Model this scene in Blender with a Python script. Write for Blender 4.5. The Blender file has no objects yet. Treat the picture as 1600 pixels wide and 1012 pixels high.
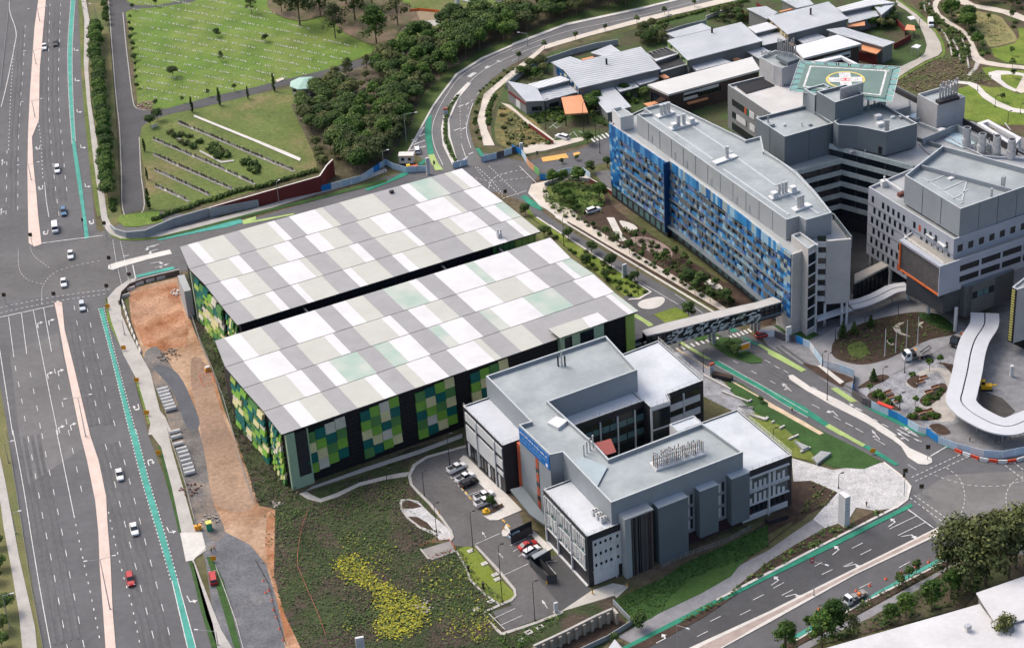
import bpy,math,random
from mathutils import Vector,Matrix
from mathutils.geometry import tessellate_polygon
random.seed(7)
R=math.radians
SC=bpy.context.scene
COL=SC.collection

# ------------------------------------------------------------------ camera
W,H,FPX,PITCH,ROLL,CAMZ=1600.0,1012.0,3216.09,0.54424718,-0.06743409,300.0
_f=Vector((0,math.cos(PITCH),-math.sin(PITCH)));_r=Vector((1,0,0));_u=_r.cross(_f)
RT=_r*math.cos(ROLL) + _u*math.sin(ROLL)
UP=_u*math.cos(ROLL) - _r*math.sin(ROLL)
FW=_f
CAM=Vector((0,0,CAMZ))
cd=bpy.data.cameras.new('camera');cam=bpy.data.objects.new('camera',cd);COL.objects.link(cam)
cd.sensor_width=36;cd.lens=FPX/W*36;cd.clip_start=1;cd.clip_end=6000
cam.matrix_world=Matrix(((RT.x,UP.x,-FW.x,0),(RT.y,UP.y,-FW.y,0),(RT.z,UP.z,-FW.z,CAMZ),(0,0,0,1)))
SC.camera=cam
# ------------------------------------------------------------------ light
SUN_DIR=Vector((-0.62,0.50,0.95)).normalized()      # towards the sun
wd=bpy.data.worlds.new('World');SC.world=wd;wd.use_nodes=True
nt=wd.node_tree;bg=nt.nodes['Background']
sky=nt.nodes.new('ShaderNodeTexSky');sky.sky_type='NISHITA';sky.sun_disc=False
sky.sun_elevation=math.asin(SUN_DIR.z);sky.sun_rotation=math.atan2(SUN_DIR.x,SUN_DIR.y)
sky.air_density=1.0;sky.dust_density=6.0;sky.ozone_density=1.0
nt.links.new(sky.outputs[0],bg.inputs[0]);bg.inputs[1].default_value=0.15
sl=bpy.data.lights.new('sun','SUN');sl.energy=0.85;sl.angle=R(18);sl.color=(1,.97,.93)
so=bpy.data.objects.new('sun',sl);COL.objects.link(so)
so.rotation_euler=SUN_DIR.to_track_quat('Z','Y').to_euler();so.location=(0,450,400)
SC.view_settings.view_transform='Standard';SC.view_settings.look='None'
SC.view_settings.gamma=1;SC.view_settings.exposure=0.68

# ------------------------------------------------------------------ helpers
FR=dict(p=(0,0,1),z1=(0,0,2.9775),z2=(400,0,2.9775),z3=(800,0,2.9775),z4=(1200,0,2.9775),z5=(0,340,2.9775),
    z6=(400,340,2.9775),z7=(800,340,2.9775),z8=(1200,340,2.9775),z9=(0,672,2.9775),z10=(400,672,2.9775),
    z11=(800,672,2.9775),z12=(1200,672,2.9775),a1=(270,260,5.327),a2=(560,260,5.327),a3=(330,400,3.488),
    a4=(660,360,4.217),a5=(940,150,5.624),a6=(1130,210,5.329),a7=(1130,80,5.623),a8=(1340,110,4.6),
    b1=(780,60,5.621),b2=(1000,0,5.621),b3=(1140,0,5.623),b4=(1370,0,5.622),b5=(1400,140,6.325),
    b6=(1440,480,4.05),b7=(960,460,5.06),b8=(620,680,3.1625),r1=(400,640,7.23),r2=(1180,360,6.325),
    r3=(840,780,6.325),r4=(1140,630,5.95),r5=(1340,260,4.046),r6=(720,600,4.6),r7=(940,160,4.6),r8=(270,380,4.6))
def Q(fr,s):
    """survey notes -> photo coordinates"""
    ox,oy,k=FR[fr]
    return [(ox+float(a)/k,oy+float(b)/k) for a,b in (t.split(',') for t in s.split())]
def G(p,z=0.0):
    """the point at height z seen at p"""
    r=RT*((p[0]-W/2)/FPX) + UP*((H/2-p[1])/FPX) + FW
    return CAM + r*((z-CAMZ)/r.z)
def GG(fr,s,z=0.0): return [G(p,z) for p in Q(fr,s)]
def G1(fr,x,y,z=0.0): return G(Q(fr,'%f,%f' % (x,y))[0],z)
def smooth(pts,n=4,closed=False):
    out=[];N=len(pts)
    for i in range(N if closed else N-1):
        if closed: a,b,c,d=pts[i-1],pts[i],pts[(i+1) % N],pts[(i+2) % N]
        else: a,b,c,d=pts[max(i-1,0)],pts[i],pts[i+1],pts[min(i+2,N-1)]
        for j in range(n):
            t=j/n
            out.append(tuple(.5*((2*b[k])+(-a[k]+c[k])*t+(2*a[k]-5*b[k]+4*c[k]-d[k])*t*t+(-a[k]+3*b[k]-3*c[k]+d[k])*t**3) for k in range(2)))
    if not closed: out.append(tuple(pts[-1]))
    return out
def area(p): return sum(p[i-1][0]*p[i][1]-p[i][0]*p[i-1][1] for i in range(len(p)))/2
def ccw(p): return list(p) if area(p)>0 else list(p)[::-1]
def inset(p,d):
    """p counter-clockwise; d > 0 goes inward"""
    n=len(p);out=[]
    for i in range(n):
        a,b,c=Vector(p[i-1][:2]),Vector(p[i][:2]),Vector(p[(i+1) % n][:2])
        e1,e2=(b-a).normalized(),(c-b).normalized()
        n1,n2=Vector((-e1.y,e1.x)),Vector((-e2.y,e2.x))
        m=n1+n2;m=m/max(.3,m.dot(n1)) if m.length>1e-6 else n1
        out.append(b+m*d)
    return out
def inside(p,poly):
    c=False;n=len(poly)
    for i in range(n):
        a,b=poly[i-1],poly[i]
        if (a[1]>p[1]) != (b[1]>p[1]) and p[0]<(b[0]-a[0])*(p[1]-a[1])/(b[1]-a[1])+a[0]: c=not c
    return c
def link(name,data,parent=None):
    o=bpy.data.objects.new(name,data);COL.objects.link(o)
    if parent: o.parent=parent
    return o
class MB:
    def __init__(s): s.v=[];s.f=[];s.m=[]
    def face(s,pts,mi=0):
        k=len(s.v);s.v+=[tuple(p) for p in pts];s.f.append(tuple(range(k,k+len(pts))));s.m.append(mi)
    def flat(s,p2,z,mi=0):
        """flat polygon (may be concave), facing up"""
        p2=ccw(p2);vs=[Vector((a[0],a[1],0)) for a in p2];k=len(s.v)
        s.v+=[(a[0],a[1],z) for a in p2]
        for t in tessellate_polygon([vs]):
            q=[p2[i] for i in t]
            t=t if area(q)>0 else t[::-1]
            s.f.append(tuple(k+i for i in t));s.m.append(mi)
    def sides(s,p2,z0,z1,mi=0,flip=False):
        n=len(p2)
        for i in range(n):
            a,b=p2[i],p2[(i+1) % n]
            q=[(a[0],a[1],z0),(b[0],b[1],z0),(b[0],b[1],z1),(a[0],a[1],z1)]
            s.face(q[::-1] if flip else q,mi)
    def prism(s,p2,z0,z1,mw=0,mt=None):
        p2=ccw(p2);s.sides(p2,z0,z1,mw);s.flat(p2,z1,mw if mt is None else mt)
    def ring(s,p2,z,t,h,mi=0,mo=None):
        """parapet: outer face is left to the wall below; coping top, inner face"""
        p2=ccw(p2);q=inset(p2,t);n=len(p2)
        for i in range(n):
            j=(i+1) % n
            s.face([(p2[i][0],p2[i][1],z),(p2[j][0],p2[j][1],z),(q[j][0],q[j][1],z),(q[i][0],q[i][1],z)],mi)
            s.face([(q[i][0],q[i][1],z),(q[j][0],q[j][1],z),(q[j][0],q[j][1],z-h),(q[i][0],q[i][1],z-h)],mi if mo is None else mo)
        return q
    def box(s,c,size,rz=0,mi=0,tilt=None):
        """c = centre of the base"""
        x,y,z=size[0]/2,size[1]/2,size[2];ca,sa=math.cos(rz),math.sin(rz)
        P=[(c[0]+ca*a-sa*b,c[1]+sa*a+ca*b,c[2]+d) for a,b,d in ((-x,-y,0),(x,-y,0),(x,y,0),(-x,y,0),(-x,-y,z),(x,-y,z),(x,y,z),(-x,y,z))]
        for q in ((3,2,1,0),(4,5,6,7),(0,1,5,4),(1,2,6,5),(2,3,7,6),(3,0,4,7)): s.face([P[i] for i in q],mi)
    def tube(s,a,b,r0,r1=None,n=8,mi=0,cap=True):
        a,b=Vector(a),Vector(b);r1=r0 if r1 is None else r1
        d=(b-a).normalized();t=Vector((0,0,1)) if abs(d.z)<.9 else Vector((1,0,0))
        u=d.cross(t).normalized();w=d.cross(u)
        A=[a+(u*math.cos(6.2832*i/n)+w*math.sin(6.2832*i/n))*r0 for i in range(n)]
        B=[b+(u*math.cos(6.2832*i/n)+w*math.sin(6.2832*i/n))*r1 for i in range(n)]
        for i in range(n): s.face([A[i],A[i-1],B[i-1],B[i]],mi)
        if cap: s.face(B,mi);s.face(A[::-1],mi)
    def wbox(s,A,B,u0,u1,z0,z1,d0,d1,mi=0):
        """box on the wall A->B (outward side is to its right); u along, d outward"""
        A2,B2=Vector((A[0],A[1])),Vector((B[0],B[1]));e=(B2-A2).normalized();n=Vector((e.y,-e.x))
        a,b=A2+e*u0,A2+e*u1
        p=[a+n*d1,b+n*d1,b+n*d0,a+n*d0]
        P=[(q.x,q.y,z0) for q in p]+[(q.x,q.y,z1) for q in p]
        for q in ((0,1,5,4),(1,2,6,5),(3,0,4,7),(4,5,6,7),(3,2,1,0)): s.face([P[i] for i in q],mi)
    def build(s,name,mats,parent=None,loc=None,shade=False):
        me=bpy.data.meshes.new(name)
        o=loc if loc is not None else (parent_world(parent) if parent else Vector((0,0,0)))
        me.from_pydata([(v[0]-o[0],v[1]-o[1],v[2]-o[2]) for v in s.v],[],s.f)
        for m in (mats if isinstance(mats,(list,tuple)) else [mats]): me.materials.append(m)
        me.polygons.foreach_set('material_index',s.m)
        if shade: me.polygons.foreach_set('use_smooth',[True]*len(s.f))
        me.update()
        ob=link(name,me,parent)
        if loc is not None and parent is None: ob.location=loc
        return ob
def parent_world(p):
    v=Vector((0,0,0))
    while p: v=v+p.location;p=p.parent
    return v
def tag(o,label=None,cat=None,group=None,kind=None):
    if label: o['label']=label
    if cat: o['category']=cat
    if group: o['group']=group
    if kind: o['kind']=kind
    return o
def thing(name,label,cat,loc,group=None):
    o=link(name,None);o.location=loc;o.empty_display_size=.5
    return tag(o,label,cat,group)
def copy_tree(o,parent=None):
    c=o.copy();COL.objects.link(c)
    if parent: c.parent=parent
    for ch in list(o.children): copy_tree(ch,c)
    return c
PROTO={}
def place(key,loc,rz=0,sc=1.0,label=None,cat=None,group=None):
    """first use takes the built thing itself, later uses copy it with its parts"""
    o,used=PROTO[key]
    if used: o=copy_tree(o)
    PROTO[key]=(o,True)
    o.location=loc;o.rotation_euler=(0,0,rz);o.scale=(sc,sc,sc) if not isinstance(sc,tuple) else sc
    if 'group' in o: del o['group']
    return tag(o,label,cat,group)
def paint(o,part,m):
    for ch in o.children:
        if ch.name.split('.')[0]==part:
            for s in ch.material_slots: s.link='OBJECT'
            ch.material_slots[0].material=m

# ------------------------------------------------------------------ materials
MATS={}
def M(name,col,rough=.75,var=.12,scale=.35,metal=0.0,fine=0.0,rnd=0.0,spec=.3,col2=None,thr=(.4,.6),bump=0.0,emit=None):
    if name in MATS: return MATS[name]
    m=bpy.data.materials.new(name);m.use_nodes=True;MATS[name]=m
    t=m.node_tree;b=t.nodes['Principled BSDF'];N=t.nodes.new;L=t.links.new
    b.inputs['Roughness'].default_value=rough;b.inputs['Metallic'].default_value=metal
    b.inputs['Specular IOR Level'].default_value=spec
    b.inputs['Base Color'].default_value=(*col,1)
    geo=N('ShaderNodeNewGeometry')
    cur=None
    def mix(a,f,colr,mode='MIX'):
        x=N('ShaderNodeMix');x.data_type='RGBA';x.blend_type=mode
        if isinstance(f,float): x.inputs[0].default_value=f
        else: L(f,x.inputs[0])
        if isinstance(a,tuple): x.inputs[6].default_value=a
        else: L(a,x.inputs[6])
        if isinstance(colr,tuple): x.inputs[7].default_value=colr
        else: L(colr,x.inputs[7])
        return x.outputs[2]
    def noise(sc,det=4.0):
        n=N('ShaderNodeTexNoise');n.inputs['Scale'].default_value=sc;n.inputs['Detail'].default_value=det
        n.inputs['Roughness'].default_value=.6
        L(geo.outputs['Position'],n.inputs['Vector']);return n.outputs['Fac']
    def ramp(f,lo,hi,a=0.0,c=1.0):
        r=N('ShaderNodeMapRange');r.inputs['From Min'].default_value=lo;r.inputs['From Max'].default_value=hi
        r.inputs['To Min'].default_value=a;r.inputs['To Max'].default_value=c
        L(f,r.inputs['Value']);return r.outputs[0]
    cur=(*col,1)
    if col2: cur=mix(cur,ramp(noise(scale*.5,6.0),*thr),(*col2,1))
    if var:
        v=ramp(noise(scale),.3,.7,1-var,1+var);cx=N('ShaderNodeCombineColor')
        for i in range(3): L(v,cx.inputs[i])
        cur=mix(cur,1.0,cx.outputs[0],'MULTIPLY')
    if fine:
        v=ramp(noise(scale*9,3.0),.3,.7,1-fine,1+fine);cx=N('ShaderNodeCombineColor')
        for i in range(3): L(v,cx.inputs[i])
        cur=mix(cur,1.0,cx.outputs[0],'MULTIPLY')
    if rnd:
        oi=N('ShaderNodeObjectInfo');v=ramp(oi.outputs['Random'],0,1,1-rnd,1+rnd);cx=N('ShaderNodeCombineColor')
        L(v,cx.inputs[1]);v2=ramp(oi.outputs['Random'],0,1,1-rnd*1.3,1+rnd*1.3);L(v2,cx.inputs[0]);L(v,cx.inputs[2])
        cur=mix(cur,1.0,cx.outputs[0],'MULTIPLY')
    if not isinstance(cur,tuple): L(cur,b.inputs['Base Color'])
    if bump:
        bn=N('ShaderNodeBump');bn.inputs['Strength'].default_value=bump;bn.inputs['Distance'].default_value=.15
        L(noise(scale*6),bn.inputs['Height']);L(bn.outputs[0],b.inputs['Normal'])
    if emit: b.inputs['Emission Color'].default_value=(*col,1);b.inputs['Emission Strength'].default_value=emit
    return m
ASPH=M('asphalt',(.098,.099,.104),.85,.16,.05,fine=.10)
ASPH_D=M('asphalt_new',(.066,.067,.07),.85,.18,.08,fine=.10)
ASPH_L=M('asphalt_worn',(.125,.124,.125),.85,.16,.06,fine=.10)
CONC=M('concrete',(.36,.345,.32),.8,.14,.2,fine=.08)
CONC_W=M('concrete_pale',(.52,.50,.465),.8,.12,.15,fine=.07)
PINK=M('pink_paving',(.55,.44,.385),.8,.10,.25,fine=.08)
PAVE=M('grey_pavers',(.25,.255,.27),.8,.30,.4,fine=.35)
PAVE_W=M('pale_pavers',(.42,.418,.415),.8,.2,.35,fine=.36)
BEIGE=M('beige_paving',(.50,.45,.385),.8,.12,.2,fine=.08)
SOIL=M('bare_soil',(.085,.062,.045),.95,.3,.15,fine=.3,col2=(.06,.07,.03),bump=.4)
MULCH=M('garden_mulch',(.055,.036,.026),.95,.3,.4,fine=.3,bump=.4)
SCRUB=M('scrub_ground',(.040,.056,.02),.95,.4,.18,fine=.35,col2=(.052,.04,.03),thr=(.47,.56),bump=.5)
LAWN=M('lawn',(.092,.165,.022),.9,.22,.12,fine=.25,col2=(.125,.172,.034),bump=.2)
LAWN_B=M('lawn_bright',(.105,.17,.018),.9,.22,.15,fine=.25,col2=(.14,.175,.03),bump=.2)
LAWN_D=M('lawn_dark',(.032,.078,.018),.9,.25,.25,fine=.25,bump=.2)
LAWN_DRY=M('lawn_dry',(.095,.13,.03),.9,.2,.08,fine=.25,col2=(.155,.125,.06),thr=(.5,.68),bump=.2)
DIRT=M('red_dirt',(.29,.148,.075),.95,.3,.10,fine=.22,col2=(.33,.225,.15),bump=.5)
DIRT_P=M('pale_dirt',(.33,.225,.155),.95,.3,.10,fine=.22,col2=(.22,.15,.11),bump=.3)
DIRT_R=M('orange_dirt',(.28,.115,.05),.95,.3,.16,fine=.3,col2=(.34,.20,.125),bump=.3)
GRAVEL=M('grey_gravel',(.12,.125,.135),.95,.25,.16,fine=.25,col2=(.165,.155,.15),thr=(.52,.7),bump=.3)
WHITE=M('white_paint',(.52,.52,.51),.75,.3,.9,fine=.2)
TEAL=M('green_bike_paint',(.05,.27,.22),.75,.22,.3,fine=.14)
TEAL_D=M('dark_green_paint',(.02,.19,.12),.75,.22,.3,fine=.14)
LIME=M('lime_paint',(.30,.40,.14),.75,.16,.3,fine=.1)
YELLOWP=M('yellow_paint',(.62,.36,.05),.7,.12,.5)
ORANGEP=M('orange_paint',(.60,.33,.09),.7,.15,.5)

# ------------------------------------------------------------------ the ground and what is painted on it
_lay=[0]
def lay():
    _lay[0]+=1;return .0015*_lay[0]
def sheet(name,px,mat,z=None,sm=False,closed=True):
    p=smooth(px,4,True) if sm else px
    mb=MB();mb.flat([G(q) for q in p],lay() if z is None else z)
    return tag(mb.build(name,mat),kind='structure')
_sl=[0]
def slab(name,px,mat,h=.15,sm=False):
    _sl[0]+=1;p=smooth(px,4,True) if sm else px
    mb=MB();mb.prism([G(q) for q in p],0,h+.0015*_sl[0])
    return tag(mb.build(name,mat),kind='structure')
def wpath(px,sm=True): return [Vector(G(q)[:2]) for q in (smooth(px,5) if sm else px)]
def ribbon(pts,w0,w1=None):
    """polygon of a strip: offsets to the right of the path"""
    L,Rr=[],[];n=len(pts)
    for i in range(n):
        d=(pts[min(i+1,n-1)]-pts[max(i-1,0)]).normalized();nn=Vector((d.y,-d.x))
        L.append(pts[i]+nn*w0);Rr.append(pts[i]+nn*w1)
    return L,Rr
def band(mb,pts,w0,w1,z,h=0,mi=0):
    L,Rr=ribbon(pts,w0,w1)
    for i in range(len(pts)-1):
        q=ccw([L[i],Rr[i],Rr[i+1],L[i+1]]);mb.face([(a.x,a.y,z+h) for a in q],mi)
        if h:
            for A in (L,Rr): mb.face([(A[i].x,A[i].y,z),(A[i+1].x,A[i+1].y,z),(A[i+1].x,A[i+1].y,z+h),(A[i].x,A[i].y,z+h)],mi)
def march(pts,step):
    """points and headings every step metres along a path"""
    out=[];acc=0
    for a,b in zip(pts,pts[1:]):
        l=(b-a).length;d=(b-a)/max(l,1e-6)
        while acc <= l: out.append((a+d*acc,d));acc+=step
        acc -= l
    return out
MARKZ=.135
mk=MB()
def line(fr,s,w=.16,dash=None,gap=None,mb=None,sm=True,z=MARKZ):
    pts=wpath(Q(fr,s),sm);mb=mb or mk
    if not dash: band(mb,pts,-w/2,w/2,z);return
    for p,d in march(pts,dash+gap): band(mb,[p,p+d*dash],-w/2,w/2,z)
ARROWS={'s': [[(-.12,0),(.12,0),(.12,2.6),(-.12,2.6)],[(-.5,2.4),(.5,2.4),(0,4.2)]],
  'r': [[(-.12,0),(.12,0),(.12,2.3),(-.12,2.6)],[(-.12,2.6),(.12,2.3),(.75,2.55),(.75,2.95)],[(.75,2.0),(1.7,2.8),(.75,3.5)]],
  'sr': [[(-.1,0),(.1,0),(.1,3.2),(-.1,3.2)],[(-.42,3.1),(.42,3.1),(0,4.6)],[(.1,1.2),(.6,1.6),(.6,1.85),(.1,1.5)],[(.6,1.3),(1.2,1.75),(.6,2.2)]],
  'u': [[(-.7,0),(-.45,0),(-.45,2.4),(-.7,2.4)],[(-.7,2.4),(-.45,2.2),(.45,2.2),(.7,2.4),(.4,2.9),(-.4,2.9)],[(.45,2.4),(.45,1.4),(.7,1.4),(.7,2.4)],[(.1,1.4),(.57,.3),(1.05,1.4)]]}
ARROWS['l']=[[(-x,y) for x,y in p] for p in ARROWS['r']]
ARROWS['sl']=[[(-x,y) for x,y in p] for p in ARROWS['sr']]
def arrow(kind,fr,x,y,x2,y2,k=1.02):
    """at (x, y), heading to (x2, y2)"""
    a,b=G1(fr,x,y),G1(fr,x2,y2);d=Vector((b.x-a.x,b.y-a.y)).normalized();n=Vector((d.y,-d.x))
    for p in ARROWS[kind]:
        q=ccw([Vector((a.x,a.y))+n*(u*k)+d*(v*k) for u,v in p]);mk.face([(c.x,c.y,MARKZ) for c in q])
# ------------------------------------------------------------------ ground sheets, back to front
_g=MB();_g.flat([Vector((-1500,-600)),Vector((1500,-600)),Vector((1500,2400)),Vector((-1500,2400))],-.02)
tag(_g.build('ground',M('ground_soil',(.075,.085,.03),.95,.3,.06,fine=.3,col2=(.10,.075,.05),bump=.3)),kind='structure')
sheet('cemetery_lawn',Q('p','185,-40 760,-40 705,30 600,75 545,97 488,122 400,140 300,165 250,172 215,162 205,60 196,20'),LAWN)
sheet('cemetery_lawn',Q('p','215,190 250,178 300,172 400,147 455,138 480,165 492,230 495,262 440,285 400,298 330,318 235,330 228,290'),LAWN_DRY)
sheet('monument_lawn',Q('p','590,75 640,5 640,-40 850,-40 800,12 745,27 705,42 640,75'),LAWN_DRY)
sheet('bare_patch',Q('p','612,28 640,15 700,22 725,35 690,42 640,40 622,52'),M('bare_sand',(.24,.19,.125),.9,.2,.2,fine=.2))
sheet('thicket_floor',Q('p','455,165 480,130 520,118 600,85 690,45 760,15 860,-40 1080,-40 1020,8 880,40 800,70 750,92 712,118 675,168 640,235 612,262 560,285 530,285 505,292 500,262'),M('thicket_soil',(.07,.065,.032),.95,.35,.12,fine=.35,col2=(.10,.085,.06),bump=.4))
sheet('verge',Q('p','800,60 900,22 1010,-10 1060,-40 1090,-40 1062,0 1001,15 884,40 800,72 753,92 712,118 692,144 675,168 659,198 640,235 612,262 600,258 640,200 660,150 700,110 750,80'),M('verge_grass',(.075,.115,.025),.9,.25,.12,fine=.25,col2=(.05,.075,.02)))
sheet('verge',Q('p','115,-30 136,-30 141,37 138,110 160,290 168,340 176,352 190,345 190,330 168,-30'),M('verge_dull',(.09,.115,.035),.9,.25,.12,fine=.25,col2=(.13,.12,.05)))
# west verge of the highway
sheet('verge',Q('p','-40,560 0,602 13,679 30,800 45,880 67,1012 75,1060 -60,1060'),M('dry_verge',(.16,.15,.06),.9,.25,.2,fine=.25,col2=(.10,.11,.04)))
sheet('verge',Q('p','-60,20 9,0 15,20 9,70 0,140 -40,200'),LAWN_DRY)
# --- asphalt
sheet('highway',Q('p','-90,-45 122,-45 122,0 124,44 127,111 133,188 141,269 148,340 151,358 166,374 188,381 216,381 249,377 302,364 356,353 400,340 491,314 551,297 601,277 640,266 700,300 640,360 480,400 283,424 215,437 183,452 165,466 165,481 178,515 201,558 232,680 255,739 282,833 295,877 331,1012 345,1060 75,1060 67,1012 45,880 30,800 13,679 0,602 -90,300'),ASPH)
sheet('avenue',Q('p','640,266 655,262 672,256 689,262 709,262 749,245 755,238 815,252 834,282 827,296 832,319 860,340 900,366 960,402 1010,431 1060,460 1112,490 1160,516 1200,540 1257,572 1301,605 1334,625 1400,655 1469,680 1489,702 1536,719 1600,712 1660,705 1660,880 1560,860 1475,873 1420,905 1350,942 1234,1001 1205,1020 1180,1060 900,1060 990,1004 1060,970 1200,895 1401,793 1423,769 1415,744 1381,721 1334,699 1281,672 1217,640 1183,620 1138,594 1110,579 1057,547 1015,515 985,485 960,470 1015,457 837,340 818,315 780,300 700,300'),ASPH)
sheet('ring_road',Q('p','1140,-45 1122,3 1080,14 1001,35 917,57 850,76 800,101 769,123 749,144 736,171 732,198 739,225 749,245 760,262 690,268 672,256 640,235 659,198 675,168 692,144 712,118 753,92 800,72 884,40 1001,15 1062,0 1110,-45'),ASPH_L)
sheet('lower_road',Q('z12','600,360 300,510 0,665 -240,790 -660,1000 -800,1080 -420,1080 -330,1000 0,850 400,650 795,455 690,390'),ASPH_D)
sheet('hospital_entry',Q('p','815,252 850,247 905,234 928,222 915,218 880,212 851,198 872,190 881,195 890,188 915,190 945,206 952,205 958,235 957,252 905,264 870,270 845,270 834,283'),ASPH)
sheet('service_yard',Q('z3','380,800 455,790 470,890 440,880'),ASPH_L)
# worn patches on the roads
sheet('road_patch',Q('p','15,550 90,520 130,700 40,760'),ASPH_L)
sheet('road_patch',Q('p','-20,400 100,385 240,330 400,345 280,420 170,455 0,470'),M('asphalt_crossing',(.105,.104,.104),.85,.16,.08,fine=.1))
sheet('road_patch',Q('p','1428,775 1480,742 1600,735 1660,730 1660,830 1500,830 1468,822'),M('asphalt_crossing_b',(.145,.143,.14),.85,.18,.07,fine=.1))
sheet('road_patch',Q('p','735,262 812,256 828,284 820,305 790,290'),M('asphalt_junction',(.10,.10,.103),.85,.16,.08,fine=.1))
# --- cemetery roads
sheet('cemetery_road',Q('z1','500,-60 590,-60 592,10 640,25 720,28 890,-5 960,-60 1000,-60 900,10 700,38 610,45 583,60 590,200 605,330 620,460 632,500 680,515 780,505 980,450 1191,405 1300,376 1500,330 1700,270 1900,215 2050,150 2180,90 2280,45 2350,-60 2420,-60 2380,30 2250,100 2080,190 1900,245 1700,305 1500,360 1300,406 1191,438 980,490 800,530 700,560 660,590 650,640 655,800 668,975 580,998 568,900 555,600 530,400 510,100'),ASPH_D)
mk2=MB()
for s in ('572,60 585,200 600,330 617,460 632,502 680,515','505,0 520,200 540,450 556,600 565,800 578,998 668,978 655,800 648,640'):
    line('z1',s,.3,mb=mk2,z=.14)
tag(mk2.build('cemetery_kerb',CONC),kind='structure')
# --- car park of the hospital offices
sheet('car_park_asphalt',Q('b8','340,55 270,75 150,110 90,150 65,200 75,240 110,280 170,340 220,400 270,470 280,500 270,530 300,560 380,545 440,600 500,660 585,760 590,790 570,815 500,850 440,870 455,900 540,970 690,920 800,870 800,740 790,600 740,590 700,560 640,470 610,390 560,300 400,150'),M('asphalt_car_park',(.10,.098,.098),.85,.18,.1,fine=.12))
sheet('loading_dock',Q('z11','75,600 215,580 370,745 380,770 330,800 210,850 215,800 130,700'),ASPH_D)
sheet('building_apron',Q('z11','215,850 370,745 470,710 545,725 475,790 478,830 400,858'),M('apron_concrete',(.40,.385,.345),.8,.12,.2,fine=.08))
# --- dirt lot by the highway
sheet('works_lot',Q('p','200,455 215,448 250,440 277,433 286,470 305,520 330,570 350,640 375,700 405,790 430,795 428,900 445,960 470,1012 480,1060 355,1060 345,1012 330,940 322,880 300,800 285,740 262,655 245,600 225,560 205,500'),DIRT)
sheet('works_lot_clay',Q('p','204,460 250,445 274,440 285,480 295,520 290,540 250,548 225,540 208,500'),DIRT_R)
sheet('works_lot_clay',Q('p','300,560 322,570 345,640 370,700 400,780 370,800 330,780 318,720 312,660 300,610'),DIRT_P,sm=True)
sheet('works_lot_gravel',Q('p','262,655 285,660 300,690 305,740 318,800 350,830 390,850 415,880 430,930 442,980 450,1060 350,1060 345,1012 330,940 322,880 300,800 285,740'),GRAVEL)
sheet('works_lot_track',Q('p','418,800 431,796 429,850 430,900 446,960 471,1012 482,1060 462,1060 452,1012 438,955 424,900 414,850'),DIRT_R)
sheet('works_lot_gravel',Q('p','225,560 238,542 252,548 275,585 300,640 318,700 332,780 352,832 330,842 300,800 285,740 262,655 245,610'),M('damp_gravel',(.135,.128,.122),.95,.3,.16,fine=.28,col2=(.20,.155,.12),thr=(.5,.64)),sm=True)
sheet('wet_patch',Q('z5','715,700 770,690 830,730 880,820 930,960 870,975 800,800'),M('dark_gravel',(.085,.092,.105),.9,.15,.2,fine=.15),sm=True)
# --- planted slope below the multi-storey car park
sheet('planted_slope',Q('p','277,433 296,430 440,745 470,770 560,745 640,700 725,680 725,700 640,720 636,745 662,775 695,830 665,845 700,850 735,855 765,895 800,945 770,955 790,985 860,960 960,930 985,960 900,1060 480,1060 470,1012 445,960 428,900 430,795 405,790 375,700 350,640 330,570 305,520 286,470'),SCRUB)
sheet('slope_path',Q('z10','200,295 240,320 300,335 380,310 480,260 600,230 700,215 715,195 690,195 600,213 480,243 380,290 300,318 260,300 235,285'),CONC)
sheet('slope_path',Q('z10','205,300 225,285 500,195 760,110 960,35 960,15 760,90 500,175 260,262'),CONC)
sheet('paved_terrace',Q('b8','20,320 60,318 110,330 170,390 230,440 275,480 270,510 210,518 185,490 120,460 60,415 25,370'),PAVE_W)
sheet('terrace_bed',Q('b8','25,330 60,322 100,335 125,352 80,362 25,362'),MULCH)
sheet('terrace_bed',Q('b8','52,400 100,402 150,430 185,472 120,452'),MULCH)
sheet('stump_lawn',Q('b8','300,570 370,550 430,610 480,680 520,720 575,775 570,810 515,835 440,780 370,710 345,640'),M('lawn_yellow',(.15,.19,.02),.9,.18,.2,fine=.2,col2=(.115,.15,.025),bump=.2),sm=True)
sheet('ramp_pit',Q('b8','120,565 265,520 290,570 160,615'),M('ramp_concrete',(.22,.21,.20),.8,.15,.3))
# --- land round the hospital
sheet('hospital_ground',Q('p','800,112 860,82 1000,44 1120,12 1180,-30 1330,-40 1440,20 1480,90 1400,130 1390,200 1230,230 1150,240 960,210 900,230 815,245 770,225 765,185'),M('garden_soil',(.07,.065,.036),.95,.3,.15,fine=.3,col2=(.042,.072,.02),thr=(.40,.55),bump=.3))
sheet('forecourt',Q('p','962,300 1340,190 1620,190 1660,560 1660,700 1600,712 1536,719 1489,702 1469,680 1400,655 1334,625 1301,605 1257,572 1200,540 1180,515 1240,500'),M('forecourt_stone',(.185,.187,.195),.85,.22,.4,fine=.2))
sheet('courtyard',Q('p','1235,300 1300,270 1420,280 1440,330 1370,400 1400,440 1330,460 1320,380 1290,340'),M('courtyard_shade',(.035,.037,.042),.8,.2,.3))  # deep shade between the blocks, put into the floor as a near-black colour
sheet('hospital_garden',Q('p','834,283 860,275 905,270 945,290 955,320 985,345 1060,395 1130,440 1215,480 1205,508 1170,508 1125,487 1060,450 1010,422 960,392 900,356 860,330 838,310 832,296'),MULCH)
sheet('garden_path',Q('p','865,282 880,278 883,290 896,330 915,348 960,376 1010,405 1060,435 1112,466 1135,482 1125,484 1050,440 1000,411 950,383 905,356 885,345 870,335 848,310 843,293 850,286'),BEIGE)
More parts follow.
